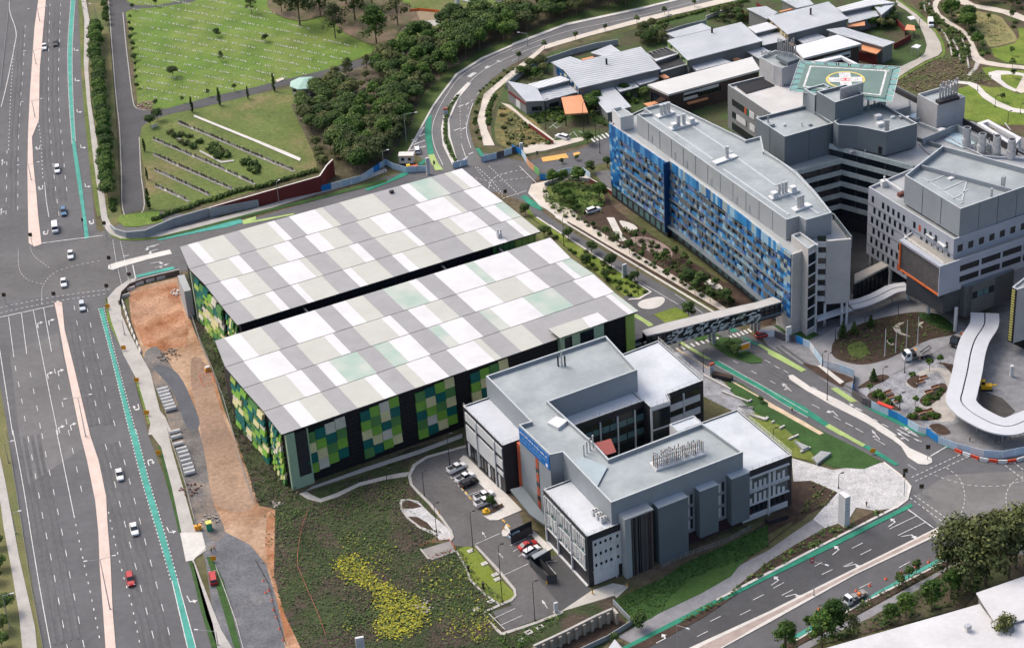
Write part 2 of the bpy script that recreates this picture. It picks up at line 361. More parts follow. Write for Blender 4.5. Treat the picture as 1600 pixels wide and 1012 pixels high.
sheet('garden_lawn',Q('p','855,290 880,284 930,290 945,310 935,328 905,330 880,322 860,310'),M('lawn_garden',(.07,.125,.022),.9,.3,.3,fine=.3,col2=(.10,.12,.03)),sm=True)
sheet('garden_path',Q('z7','440,0 475,0 520,90 540,110 500,110 470,60'),CONC_W)
sheet('garden_path',Q('z7','500,15 560,30 590,60 570,80 530,60'),CONC_W,sm=True)
sheet('garden_path',Q('z7','550,100 620,90 700,120 745,160 730,190 640,160'),M('red_paving',(.26,.20,.175),.85,.2,.5),sm=True)
sheet('garden_path',Q('z7','800,240 870,270 950,300 980,330 940,330 840,275'),CONC_W,sm=True)
sheet('roundabout_bed',Q('p','778,172 792,166 830,184 862,215 838,226 800,236 775,222 772,200'),M('bed_dry',(.10,.105,.04),.95,.3,.3,fine=.3,col2=(.17,.13,.05),thr=(.45,.6)))
# --- verge and car-park side of the avenue
sheet('verge',Q('p','818,315 837,340 900,382 960,420 1015,457 1000,465 975,462 900,400 850,355 825,335'),LAWN_B)
sheet('verge',Q('p','825,338 850,357 900,402 975,464 985,470 960,490 900,430 845,375 815,345'),M('verge_soil',(.14,.13,.06),.9,.25,.3,fine=.25,col2=(.09,.12,.03)))
sheet('car_park_entry',Q('p','975,462 1000,466 1025,455 1058,473 1060,560 1000,555 960,520'),ASPH)
# --- right hand parkland
sheet('park_slope',Q('p','1380,-40 1660,-40 1660,215 1600,215 1540,200 1480,170 1420,135 1390,130 1470,90 1480,60 1440,20'),M('park_mulch',(.085,.06,.04),.95,.25,.2,fine=.3,col2=(.06,.075,.025),thr=(.46,.58),bump=.4))
sheet('park_meadow',Q('b4','700,110 800,90 1060,140 1130,200 1230,340 1170,380 1000,415 960,360 860,260 740,180'),M('dry_meadow',(.23,.205,.09),.95,.2,.2,fine=.25,col2=(.17,.17,.07)),sm=True)
sheet('park_lawn',Q('b4','1400,230 1240,255 1255,330 1210,380 1100,410 1000,430 1030,500 1130,545 1400,590'),LAWN_B)
sheet('park_lawn',Q('b4','720,780 860,740 1000,770 1110,765 1240,830 1400,800 1400,1100 1100,1100 780,1050 640,900'),LAWN_B)
sheet('park_lawn',Q('b4','920,600 1000,590 1180,610 1400,640 1400,820 1270,800 1180,770 1080,690 980,680'),LAWN_B)
sheet('park_path',Q('b4','560,-40 495,20 490,70 520,130 600,200 700,260 780,320 815,380 820,450 840,530 900,560 1000,580 1150,600 1400,620 1400,590 1130,565 960,535 900,490 870,420 830,330 760,260 660,200 560,130 530,70 545,20 620,-40'),BEIGE)
sheet('park_path',Q('b4','690,-40 700,30 900,80 1100,120 1300,195 1400,230 1400,190 1220,110 1050,70 860,40 790,0 770,-40'),BEIGE)
sheet('park_path',Q('b4','660,790 650,760 700,735 800,745 870,790 930,860 1040,930 1180,985 1400,1010 1400,980 1200,950 1060,890 960,820 890,745 810,720 700,712 620,750'),CONC_W)
sheet('park_path',Q('b4','980,640 1060,620 1180,630 1400,665 1400,690 1180,655 1090,660 1090,700 1150,750 1230,790 1215,810 1120,770 1050,720 990,680'),CONC_W)
sheet('park_path',Q('b4','870,540 905,560 880,610 820,670 790,660 850,600'),CONC)
sheet('park_path',Q('b4','1290,660 1400,600 1400,800 1265,820 1215,800 1250,740'),BEIGE)
sheet('service_road',Q('b4','160,40 175,0 240,50 350,130 450,220 510,290 560,380 575,450 540,490 420,540 250,640 140,720 120,680 160,610 300,545 360,520 420,470 440,400 420,330 380,240 330,150 250,90'),M('road_pale',(.37,.345,.30),.85,.12,.2,fine=.06))
mk2=MB();line('b4','170,-10 245,45 360,125 460,215 520,285 572,375 590,460 550,505 430,555 260,655 140,728',1.0,mb=mk2,z=.16)
tag(mk2.build('road_edge_grass',LAWN),kind='structure')
# terrace retaining strips in the park
for s in ('545,250 590,300 640,400 660,500','665,355 705,430 740,560','745,340 780,440 808,610','410,0 420,80 440,110','460,0 460,60'):
    mk2=MB();band(mk2,wpath(Q('b4',s)),-.25,.25,0,.5);tag(mk2.build('terrace_edge',CONC),kind='structure')
# --- lower right
sheet('corner_plaza',Q('z12','110,130 300,185 540,150 620,210 665,260 650,320 600,360 500,375 410,360 360,440 340,430 265,455 210,415 320,290 200,240 120,260'),PAVE_W)
sheet('plaza_lawn',Q('z12','-100,-100 30,-100 100,-20 130,20 240,150 110,125 0,100 -30,40'),M('lawn_olive',(.11,.15,.022),.9,.18,.2,fine=.25,col2=(.14,.16,.035)))
sheet('plaza_lawn',Q('p','1135,592 1160,600 1200,628 1240,650 1290,676 1335,698 1378,722 1350,733 1300,730 1285,722 1255,695 1225,668 1180,645 1140,610'),LAWN_D)
sheet('plaza_lawn',Q('z7','1100,905 1191,940 1191,1100 1100,1000'),M('lawn_olive',(.14,.185,.025)))
sheet('office_plaza',Q('p','1055,550 1075,548 1110,580 1140,610 1180,645 1160,650 1080,610 1040,560'),PAVE)
sheet('plaza_lane',Q('b7','520,480 600,520 690,560 780,620 900,730 870,770 720,690 620,600'),PAVE)
sheet('garden_bed',Q('z12','100,240 200,235 325,290 270,350 160,400 60,450 -60,520 -180,600 -120,500 30,400'),MULCH)
sheet('garden_bed',Q('z12','-300,720 -100,600 110,440 160,300 190,330 180,400 100,450 0,530 -200,660'),MULCH)
sheet('corner_path',Q('z12','265,455 210,415 100,490 0,560 -250,690 -560,880 -700,960 -620,1000 -440,900 -200,770 0,612 130,530'),M('path_grey',(.21,.21,.22),.85,.15,.4,fine=.12))
sheet('garden_bed',Q('z12','600,360 500,375 370,440 265,455 130,530 0,612 -200,770 -440,900 -640,1010 -560,1010 -300,870 0,665 300,510'),MULCH)
sheet('bank_lawn',Q('z11','475,790 700,690 800,620 1000,530 1191,440 1191,540 1100,590 1050,640 1020,680 880,760 690,850 620,890 560,920 530,870'),LAWN_D)
sheet('bank_lawn',Q('z11','695,835 730,780 830,690 940,645 1040,612 1020,670 880,760'),M('lawn_mid',(.04,.085,.018),.9,.2,.3,fine=.25),sm=False)
sheet('footpath',Q('z12','0,1080 230,960 440,850 640,740 830,640 900,610 860,640 700,740 480,870 250,985 100,1060'),M('path_grey',(.21,.21,.22)))
sheet('garden_bed',Q('z12','-60,1080 110,978 400,820 640,690 820,600 860,610 700,700 440,845 230,955 30,1060'),MULCH)
sheet('thicket_floor',Q('z12','230,980 480,870 700,740 860,630 1300,560 1400,700 1191,700 970,760 900,830 550,920 240,1000'),SOIL)
# --- plaza on the right
sheet('drop_off_drive',Q('z8','190,590 300,520 420,440 560,385 680,375 880,470 940,520 880,570 820,600 560,740 415,800 395,790 400,740 300,690 240,660'),M('drive_grey',(.25,.25,.255),.85,.14,.3,fine=.08))
sheet('drive_island',Q('z8','300,590 330,560 420,500 560,460 700,440 800,460 870,510 865,545 750,570 620,630 540,665 440,685 350,670 300,640'),MULCH,sm=True)
sheet('island_grass',Q('z8','370,600 430,575 470,620 440,650 390,645'),LAWN_DRY,sm=True)
sheet('island_grass',Q('z8','700,450 790,450 860,500 850,530 760,500'),LAWN_D,sm=True)
for s in ('580,510 610,490 640,485 610,505 620,535 665,555 615,545 590,530','550,575 570,560 560,575 590,590 570,595','700,490 725,485 715,500 720,515 700,505'):
    sheet('island_paving',Q('z8',s),BEIGE)
sheet('plaza',Q('z8','415,800 560,740 690,690 840,640 900,650 900,900 880,960 760,990 600,890 480,850'),M('plaza_stone',(.24,.245,.26),.85,.35,.4,fine=.4))
sheet('plaza_path',Q('z8','640,770 720,710 800,700 850,720 860,860 870,940 800,950 720,930 700,880 780,850 830,800 810,740 740,730 690,790'),M('plaza_pale',(.36,.34,.315),.85,.15,.4,fine=.1),sm=True)
for s in ('645,765 680,735 710,745 690,795','705,850 760,800 810,770 835,795 800,840 740,880','640,930 700,900 800,910 790,940 690,945','460,830 520,800 545,830 600,880 620,900 540,880','415,795 480,750 530,730 565,745 500,780','750,970 800,960 850,1000 800,1010','170,690 200,685 390,745 360,770 330,785','785,675 840,680 865,690 860,730 820,690'):
    sheet('planter_bed',Q('z8',s),MULCH,sm=True)
sheet('ramp',Q('z8','230,690 250,685 355,765 335,775'),CONC_W)
sheet('excavation',Q('z8','980,800 1090,840 1150,900 1120,930 1040,930 980,860'),M('dark_pit',(.055,.052,.048),.9,.2,.4,fine=.2))
sheet('park_edge',Q('z8','20,500 140,510 240,545 190,570 80,540'),LAWN_D)
# --- verges on the east side of the highway
for s,m in (('z1|365,0 378,0 392,100 395,250 392,330 405,480 420,620 450,790 470,1000 455,1012 440,950 420,800 395,560 378,330 370,130',LAWN_DRY),
             ('z5|505,20 520,55 560,85 640,97 730,88 730,98 640,108 560,105 515,85 500,60',LAWN),('z5|560,-10 545,15 580,45 640,45 760,20 740,-30',LAWN),
             ('z5|490,380 520,480 560,560 605,660 585,655 540,560 500,480',LAWN),('z5|630,755 650,760 720,960 690,965',LAWN),
             ('z9|735,70 752,75 805,270 850,470 832,475 780,260',LAWN_D),('z9|880,610 900,615 990,900 1012,1012 985,1012 930,820',LAWN_D),
             ('z9|960,590 985,590 1040,700 1120,1012 1090,1012 1010,740',LAWN_D),
             ('z5|720,95 900,52 1191,-25 1500,-100 1800,-180 1800,-165 1500,-88 1191,-12 900,64 735,102',LAWN_D)):
    fr,q=s.split('|');sheet('verge',Q(fr,q),m)
# darker wheel tracks worn along the lanes
wt=MB()
for fr,s in (('z9','490,65 517,172 543,283 572,398 603,520 635,648 667,780 703,920 735,1040'),('z9','555,52 583,160 612,270 642,385 673,505 706,630 740,762 776,900 810,1035'),('z9','130,30 152,140 172,248 190,350 208,448 233,570 257,700 282,838 308,980'),('z9','195,15 215,122 238,228 260,333 280,430 305,555 327,682 355,818 382,960'),('z5','360,497 378,585 400,680 418,765 443,860 465,960'),('z5','420,490 437,575 460,665 480,757 503,850 530,948'),
    ('z1','233,20 225,330 228,510 235,630 255,850 275,1000'),('z1','283,20 275,250 272,400 278,550 292,690 305,840 318,930'),('z1','118,120 105,370 98,440 90,580 85,700 83,970'),('z8','30,690 130,745 360,850 560,960'),('z8','75,590 205,680 420,800 600,900')):
    pts=wpath(Q(fr,s));n_=0
    for p,d in march(pts,1.0):
        for o_ in (.55,2.15): wob=.12*math.sin(n_*.05+o_);band(wt,[p,p+d*1.02],o_+wob,o_+.85+wob,.105)
        n_+=1
tag(wt.build('wheel_tracks',M('asphalt_polished',(.091,.092,.097),.8,.2,.07,fine=.15)),kind='structure')
# --- green lanes
def lane(fr,s,m=TEAL): sheet('cycle_lane',Q(fr,s),m,z=.11+lay()*.06)
lane('z1','330,-30 330,0 315,230 320,450 335,670 360,850 385,1012 395,1115 415,1108 400,1012 380,850 350,660 338,450 335,230 348,0 348,-30')
lane('z5','460,425 500,580 545,760 605,1012 640,1160 700,1380 760,1600 830,1830 915,2100 875,2100 795,1840 725,1600 660,1350 605,1160 632,1012 565,760 515,570 480,420'.split(' 640,1160')[0]+' 603,1010 632,1010 565,760 515,570 480,420')
lane('z9','603,0 660,230 740,500 800,700 875,1012 900,1100 940,1100 910,1012 825,700 770,500 690,230 632,0')
lane('z5','640,280 815,240 805,228 632,270')
lane('z5','730,100 900,58 1120,8 1130,25 1060,45 900,75 740,108')
lane('z2','505,880 600,850 680,805 720,800 700,818 620,850 520,890',TEAL_D)
lane('z2','793,540 818,538 815,620 828,720 800,722 785,620',TEAL_D)
lane('z2','800,722 828,718 845,755 870,790 835,795 815,760',LIME)
lane('z2','740,775 790,735 800,745 755,785',TEAL_D)
lane('z2','1020,692 1038,690 1065,728 1045,730',TEAL_D)
lane('z3','38,915 65,910 120,950 145,975 130,980 80,955',TEAL_D)
lane('z7','555,455 580,450 655,495 640,505',LIME)
lane('b7','150,160 180,160 310,245 270,255',LIME)
lane('b7','470,360 510,360 770,515 720,510',LIME)
lane('b7','780,520 820,530 1000,630 1180,730 1340,830 1530,940 1530,970 1330,860 1170,760 990,660 800,555',TEAL_D)
lane('b7','1000,335 1050,345 1150,400 1110,400',TEAL_D)
lane('b7','870,255 920,250 980,290 930,300',TEAL_D)
lane('b7','1130,400 1160,395 1500,600 1480,615',LIME)
lane('z8','0,610 60,640 180,710 150,715 0,635',LIME)
lane('z8','0,815 0,795 170,880 285,960 265,972 150,900',TEAL_D)
lane('z8','265,972 285,960 380,1015 340,1015',LIME)
lane('z8','290,795 320,790 415,855 385,860',LIME)
lane('z8','430,870 600,935 760,1015 720,1015 580,950',TEAL_D)
lane('z12','290,-5 320,-5 455,68 440,78',LIME)
lane('z12','440,78 460,70 540,115 610,160 590,165 520,125',TEAL_D)
lane('z12','700,0 730,0 860,80 835,85',TEAL_D)
lane('z12','665,340 675,355 300,545 0,690 -220,800 -660,1020 -700,1020 -240,785 0,665 300,520',TEAL_D)
lane('z12','790,600 820,605 700,665 470,785 440,790 600,700',TEAL)
lane('z12','110,960 235,890 235,915 105,982',TEAL)
mk3=MB()
lay3=[(q,m) for q,m in ()]
sheet('worn_lime_paint',Q('z5','1125,15 1191,-5 1191,10 1135,28'),LIME,z=.11+lay()*.06)
sheet('worn_lime_paint',Q('a1','580,470 800,430 1020,390 1000,405 800,445 590,485'),LIME,z=.11+lay()*.06)
sheet('orange_paint',Q('z3','135,735 250,715 265,735 145,755'),ORANGEP,z=.11+lay()*.06)
sheet('orange_paint',Q('z3','282,715 310,708 320,715 290,728'),ORANGEP,z=.11+lay()*.06)
# --- raised paving: medians, footpaths, islands
slab('median',Q('p','62,-40 60,0 54,44 47,144 44,208 43,269 44,340 45,380 54,386 65,382 60,340 57,302 52,255 50,215 61,188 62,111 67,54 72,0 74,-40'),PINK)
slab('median',Q('p','85,473 91,471 97,473 101,515 116,575 141,680 154,719 166,776 168,816 173,880 176,951 181,1012 184,1060 168,1060 165,1012 161,951 156,887 154,833 149,783 136,719 126,680 101,558 91,501'),PINK)
slab('median',Q('z5','505,222 540,210 640,185 790,150 800,170 690,195 560,232 525,245 503,238'),CONC_W)
slab('footpath',Q('p','124,-40 127,0 132,34 131,101 136,161 146,249 158,340 163,356 172,366 188,373 215,373 249,370 302,360 356,346 400,333 491,305 560,286 605,268 603,263 555,280 491,299 400,326 300,352 249,363 215,366 190,366 177,358 171,346 168,340 153,230 142,161 138,110 141,37 134,0 132,-40'),CONC)
slab('footpath',Q('z5','500,375 540,330 600,290 640,280 600,320 570,360 560,395 565,450 600,530 640,610 700,720 745,900 770,930 800,1000 690,1012 700,960 640,760 575,640 520,490 505,430'),CONC)
slab('footpath',Q('z9','690,0 780,0 800,90 850,260 900,440 940,480 960,560 900,600 985,820 1030,930 1080,1012 1095,1080 1030,1080 1012,1012 960,870 895,610 870,590 845,480 800,270 750,80'),CONC)
slab('site_entry',Q('z9','838,478 940,475 957,545 900,605 865,612 855,560'),CONC_W)
slab('footpath',Q('p','-20,690 0,712 8,750 30,870 55,980 58,1012 66,1060 36,1060 35,1012 30,960 18,890 6,825 0,780 -25,740'),CONC)
slab('footpath',Q('p','1172,-40 1122,0 1001,29 917,52 850,71 800,111 756,148 746,188 756,228 773,228 761,202 759,171 773,144 800,121 850,78 917,58 1001,36 1156,0 1200,-40'),BEIGE)
slab('median',Q('p','736,131 731,129 712,148 694,175 689,202 692,228 709,262 721,259 714,249 704,215 702,188 717,154'),CONC_W)
sheet('median_planting',Q('p','720,146 709,158 699,178 694,202 697,226 710,255 714,253 708,236 700,214 699,190 708,166'),M('planting',(.05,.075,.022),.95,.3,.5,fine=.3),z=.36)
slab('traffic_island',Q('z8','95,735 115,732 200,790 330,850 460,920 600,1015 560,1015 440,945 300,875 170,800 100,752'),CONC_W)
slab('traffic_island',Q('z12','500,-5 540,-5 600,35 660,85 760,130 765,150 740,162 700,158 650,125 620,75 580,45'),CONC_W)
slab('traffic_island',Q('z7','585,405 610,385 680,370 710,378 700,405 660,425 610,425'),CONC_W,sm=True)
slab('median_kerb',Q('z12','795,450 400,645 0,845 -350,1005 -500,1080 -300,1080 -210,1012 0,898 400,675 790,490'),CONC_W)
slab('median_paving',Q('z12','780,465 400,655 0,858 -300,1000 -420,1070 -330,1070 -200,1000 0,880 400,668 785,480'),M('tan_paving',(.33,.27,.24),.85,.18,.4),h=.17)
slab('grass_island',Q('b7','310,160 480,105 560,135 600,190 400,225'),LAWN_B)
slab('grass_island',Q('b7','750,390 850,340 1000,350 1050,450 1165,510 1165,540 1080,548 900,490'),LAWN_D)
slab('grass_island',Q('b7','600,330 760,290 850,330 660,375'),LAWN_D)
slab('hospital_footpath',Q('z3','10,690 180,660 215,655 330,640 290,665 200,690 60,720'),BEIGE)
slab('hospital_footpath',Q('b1','20,570 100,590 200,680 300,760 400,830 490,900 555,925 740,880 740,900 400,990 200,1010 480,940 440,900 270,770 150,660'),BEIGE)
slab('corner_footpath',Q('z3','75,900 90,860 150,845 200,835 330,800 360,830 300,830 200,850 150,870 145,920 180,960 240,1000 260,1040 240,1040 180,985 130,960'),BEIGE)
slab('office_footpath',Q('b8','330,100 345,105 440,200 540,290 620,370 500,420 460,420 425,395 440,375 520,360 440,270 370,200 310,120'),CONC_W)
slab('office_footpath',Q('b8','640,465 660,455 770,560 740,575'),CONC_W)
slab('office_footpath',Q('b8','518,480 540,440 560,470 555,500 525,500'),CONC_W)
for s in ('340,50 270,70 145,105 80,145 55,200 65,245 100,285 160,345 210,405 260,475 270,500 258,515 268,525 283,505 272,470 220,398 170,337 112,280 78,243 70,200 95,153 150,115 270,80 345,60',
          '385,548 395,545 500,655 588,760 592,795 570,820 525,838 430,880 445,905 520,975 690,920 822,865 822,880 690,932 520,990 495,970 425,880 440,865 520,828 565,808 580,790 575,765 490,665',
          '120,560 165,615 290,570 292,576 160,622 113,562','298,570 345,650 370,715 440,785 515,835 508,840 435,792 362,720 335,650 292,576',
          '20,318 60,316 110,328 108,334 60,322 26,326 28,365 62,410 120,455 188,488 185,495 115,463 55,417 20,372 14,335'):
    slab('kerb',Q('b8',s),CONC,h=.17)
for s in ('z12|540,148 625,212 668,262 652,325 600,365 598,358 644,320 655,265 615,215 536,155','z12|600,362 300,515 0,672 -240,795 -240,786 0,660 300,505 598,352',
          'z12|835,600 700,670 440,800 110,985 112,992 440,808 700,678 838,607','z3|75,900 120,945 240,1035 250,1030 130,940 84,895',
          'z7|110,0 640,345 590,375 545,380 540,385 595,382 652,348 120,0','z2|1191,210 1050,270 930,345 870,425 820,495 770,585 705,705 711,708 776,590 826,500 876,430 936,352 1054,277 1191,218',
          'z7|200,0 930,440 1000,480 1003,474 935,434 206,-3','z3|0,205 250,112 600,37 780,-6 780,2 600,46 250,122 0,216'):
    fr,q=s.split('|');slab('kerb',Q(fr,q),CONC_W,h=.17)
for s in ('b7|490,440 760,600 900,680 1130,810 1300,910 1518,1030 1525,1022 1306,902 1136,802 905,672 765,592 496,432','z8|0,860 60,890 260,1005 240,1012 50,905 0,880'):
    fr,q=s.split('|');slab('kerb',Q(fr,q),M('kerb_sand',(.50,.40,.27),.8,.15,.4),h=.17)
# --- white lines
for s in ('490,65 517,172 543,283 572,398 603,520 635,648 667,780 703,920 735,1040','555,52 583,160 612,270 642,385 673,505 706,630 740,762 776,900 810,1035',
          '130,30 152,140 172,248 190,350 208,448 233,570 257,700 282,838 308,980 330,1100','195,15 215,122 238,228 260,333 280,430 305,555 327,682 355,818 382,960 410,1090',
          '318,0 340,100 363,205 388,318'): line('z9',s,.18,2.8,6.2)
line('z9','60,0 110,270 150,520 190,760 240,1030',.2);line('z9','262,0 300,180 345,400',.2)
for s in ('345,400 372,530 400,660 430,800 467,985','505,380 540,540 575,680 610,800 650,990'): line('z9',s,.25,.9,2.6)
line('z9','800,700 873,1012',.2);line('z9','827,700 912,1012',.2)
for s in ('345,410 360,497 378,585 400,680 418,765 443,860 465,960','405,420 420,490 437,575 460,665 480,757 503,850 530,948','70,690 78,730 97,825 113,920 125,990','140,720 158,812 177,907 190,990','253,703 275,795 296,890 318,990'): line('z5',s,.18,2.8,6.2)
line('z5','-5,590 60,1012',.2);line('z5','40,460 65,650',.18);line('z5','100,445 125,635',.18);line('z5','155,430 215,740 270,1010',.18);line('z5','203,420 240,625',.18)
line('z5','-10,467 250,410',.35);line('z5','0,420 250,370 510,335',.2,.8,.7);line('z5','0,445 250,392 500,355',.2,.8,.7);line('z5','195,120 480,84',.35)
line('z5','525,105 540,200 565,310',.2,.8,.7);line('z5','560,112 580,200 600,300',.2,.8,.7);line('z5','618,222 632,290',.3)
line('z5','140,135 160,180 230,235',.15,.8,.8);line('z5','85,150 90,240 130,290 200,310',.15,.8,.8);line('z5','195,400 200,320 250,260 330,230 470,200',.15,.8,.8)
for s in ('233,20 225,330 228,510 235,630 255,850 275,1000','283,20 275,250 272,400 278,550 292,690 305,840 318,930','118,120 105,370 98,440 90,580 85,700 83,970','33,700 30,900 28,1012'): line('z1',s,.18,2.8,6.2)
for s in ('65,215 50,450 40,700','180,570 190,660 200,830'): line('z1',s,.25,.9,2.2)
line('z1','45,0 47,60 75,150 65,230 30,400 5,500',.25);line('z1','208,850 215,930 228,1012',.18)
line('z1','330,0 315,230 320,450 335,670',.3,.5,.5);line('z1','350,0 337,230 340,450 352,660',.3,.5,.5)
line('z5','458,425 500,580 545,760 605,1012',.25,.7,.9);line('z5','484,420 520,570 570,760 636,1012',.25,.7,.9)
line('z9','601,0 658,230 738,500 795,700',.25,.7,.9);line('z9','634,0 693,230 773,500 828,700',.25,.7,.9)
for k,x,y,x2,y2 in (('u',705,165,695,130),('l',775,450,790,480),('l',870,770,890,810)): arrow(k,'z9',x,y,x2,y2)
for k,x,y,x2,y2 in (('r',178,515,172,480),('r',230,502,225,465),('r',225,750,218,715),('r',275,738,268,705),('r',278,1002,270,965),('r',333,990,325,955),('u',632,870,640,900),('u',215,60,210,90),('u',425,12,428,40)): arrow(k,'z5',x,y,x2,y2)
for k,x,y,x2,y2 in (('u',178,680,175,720),('u',190,865,190,900),('l',345,225,348,250),('l',350,365,352,390),('l',358,510,362,540),('l',375,675,380,700),('l',395,855,402,885),('sr',10,770,12,740),('sr',5,1000,7,970)): arrow(k,'z1',x,y,x2,y2)
for s in ('682,140 740,125','575,182 600,175','700,215 735,208'):
    line('z5',s,.3)
arrow('l','z5',725,133,690,140);arrow('l','z5',735,148,700,158);arrow('r','z5',705,215,740,208);arrow('sr','z5',720,235,745,228)
# ring road lines
line('z2','1191,228 1060,290 950,360 890,440 845,520 820,600 830,680 870,770',.18);line('z2','1191,262 1110,300 1030,350 990,390',.2)
line('z2','1080,400 1020,450 990,500 975,590',.15,2,4);line('z2','1010,480 985,560 980,620 1000,690',.2);line('z2','955,670 980,745',.18);line('z2','950,460 950,560 955,640',.15,1,1.5)
for s in ('740,665 780,595','725,655 785,625','720,680 785,655','715,700 790,682'): line('z2',s,.6)
for a in ('940,500 965,490','975,490 990,480','920,610 950,600','955,605 975,595','965,745 985,730','990,720 1010,710'): line('z2',a,.5)
for s in ('0,240 250,150 600,75 900,-5','0,262 150,205'): line('z3',s,.18)
line('z3','0,285 250,180 600,90 800,40',.15,3,7)
for s in ('990,360 1020,340','1070,320 1085,310','1125,290 1135,285'): line('z2',s,1.6)
# junction by the car park
for s in ('a2|990,10 1100,110 1200,235','a2|1085,0 1200,110 1330,235','a2|1340,0 1480,140','a2|1200,270 1400,205'):
    fr,q=s.split('|');line(fr,q,.2,*( (None,None) if '1480' in q or '1400,' in q else (.9,.8)))
line('a2','1085,185 1100,130 1160,80 1250,50 1350,35',.18,.9,.8);line('a2','900,80 1100,125 1250,115 1400,95',.18,.9,.8)
line('z2','1020,780 1080,850 1150,920',.15,1,1);line('z2','1085,870 1110,830 1191,800',.15,1,1)
# avenue
line('p','860,352 900,380 960,417 1010,447 1060,476',.18);line('b7','480,0 700,150',.15)
line('b7','940,525 1020,570 1100,615 1175,655 1250,695 1330,745',.18,2,5);line('b7','1190,520 1265,560 1340,603 1430,650',.18,2,5)
line('b7','820,525 1000,628 1180,728 1345,828 1530,935',.15);line('b7','795,556 990,663 1170,763 1330,863 1530,975',.15)
line('z8','30,690 75,715 130,745 210,790',.18,2,5);line('z8','205,870 250,893 360,955 500,1030',.18,2.6,5)
arrow('sl','b7',1400,770,1345,725);arrow('sl','z8',110,810,80,780);arrow('l','z8',325,925,295,895)
for s in ('360,955 395,972','490,938 510,948','530,960 560,975','600,985 700,1040','615,975 700,1020','400,880 440,900'): line('z8',s,.25)
arrow('sl','z8',430,900,400,880);arrow('sl','z8',690,1010,650,985);arrow('sl','z12',520,45,495,15);arrow('sl','z12',655,50,620,25);line('z12','495,40 545,70',.18);line('z12','615,10 715,55',.18)
for i in range(9): line('b7','%f,%f %f,%f' % (490+i*38,425-i*12,520+i*38,450-i*12),.6)
for i in range(6): line('b7','%f,%f %f,%f' % (905+i*30,325-i*10,935+i*30,350-i*10),.6)
for i in range(6): line('z3','%f,%f %f,%f' % (368+i*17,645-i*6,385+i*17,662-i*6),.7)
line('z12','665,240 770,455',.3) if 0 else None
line('z12','650,368 770,455',.3);line('z12','660,315 810,425',.22,.9,.6);line('z12','680,303 835,415',.22,.9,.6)
line('z12','668,220 900,112',.22,.9,.6);line('z12','685,238 922,128',.22,.9,.6);line('z12','755,122 835,75',.3)
line('z12','1085,150 1191,232',.22,.9,.6);line('z12','1140,148 1191,188',.22,.9,.6)
line('z12','830,175 890,225 915,300 905,370 880,410',.16,.9,.8);line('z12','775,210 850,235 950,258 1080,260 1191,235',.16,.9,.8);line('z12','1110,360 1110,290 1150,235 1191,215',.16,.9,.8)
line('z12','650,160 690,185',.18)
for s in ('565,460 690,400','605,490 730,430'): line('z12',s,.2)
for s in ('390,550 440,525','430,580 480,555','215,635 250,615','250,672 300,648','25,735 75,708','65,768 115,742','350,635 395,615'): line('z12',s,.2)
for s in ('-70,790 -20,765','-130,860 -80,835','-270,890 -220,865','-330,960 -280,935'): line('z12',s,.2)
for x,y,x2,y2 in ((560,450,595,425),(300,580,335,552),(15,722,60,690),(-520,990,-470,965)): arrow('l','z12',x,y,x2,y2)
for x,y,x2,y2 in ((620,495,680,485),(360,635,420,620),(80,775,145,758)): arrow('r','z12',x,y,x2,y2)
line('z12','610,640 660,612',.18);line('z12','425,735 480,708',.18);line('z12','50,930 100,900',.18);line('z12','240,830 290,805',.18)
# car park bays
for s in ('300,208 350,185','345,300 435,265','270,215 300,205','440,255 400,235','370,325 400,310','385,540 510,485','520,695 650,635','480,905 585,855','510,940 620,890','455,880 535,960','560,545 640,510','600,600 650,570','575,575 600,560','790,620 735,625','735,625 785,685'): line('b8',s,.15)
line('b8','265,205 310,255 350,300 395,350',.18,1.2,.8,mb=None)
for s in ('425,905 520,870','440,790 520,730','500,790 540,770','610,860 640,830','690,870 650,820','760,855 700,815','470,760 510,795'): line('b1',s,.15)
arrow('s','b8',440,505,430,490,.6);arrow('s','b8',525,605,515,595,.6);arrow('s','b8',745,855,735,840,.8)
tag(mk.build('road_markings',WHITE),kind='structure')
yl=MB();
for s in ('318,255 395,350','520,415 555,450'): line('b8',s,.35,1.5,.8,mb=yl)
tag(yl.build('yellow_markings',YELLOWP),kind='structure')
# ------------------------------------------------------------------ building materials
CLAD=M('grey_cladding',(.25,.275,.295),.55,.08,.15,spec=.4)
CLAD_D=M('dark_grey_cladding',(.125,.15,.165),.55,.08,.15,spec=.4)
CLAD_L=M('pale_grey_cladding',(.31,.33,.34),.6,.08,.15)
COPING=M('coping',(.40,.435,.45),.5,.08,.4)
ROOF_G=M('grey_membrane',(.25,.285,.295),.5,.14,.10,fine=.05,spec=.4,col2=(.295,.325,.33))
ROOF_W=M('white_membrane',(.44,.47,.505),.55,.09,.12,fine=.04,col2=(.48,.505,.53))
CHAR=M('charcoal_cladding',(.03,.03,.035),.5,.12,.4)
GLASS=M('dark_glass',(.012,.018,.024),.12,.3,.25,spec=.6)
GLASS_B=M('teal_glass',(.08,.16,.17),.15,.3,.3,spec=.6)
PANEL_W=M('white_panel',(.56,.57,.575),.5,.07,.3)
LAV=M('pale_precast',(.34,.36,.41),.7,.08,.2)
TOWERC=M('tower_concrete',(.43,.415,.40),.8,.08,.25,fine=.03)
STEEL=M('galvanised_steel',(.50,.51,.52),.35,.15,1.0,metal=.6)
BLACKM=M('black_metal',(.018,.018,.02),.5,.1,1)
REDP=M('red_panel',(.42,.09,.045),.6,.1,.5)
SCREENC=M('grey_screen',(.22,.235,.24),.6,.2,.8)
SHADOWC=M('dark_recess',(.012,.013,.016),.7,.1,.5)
def prism_at(mb,px,z1,z0=0,mw=0,mt=1): mb.prism([G(q,z1) for q in px],z0,z1,mw,mt)
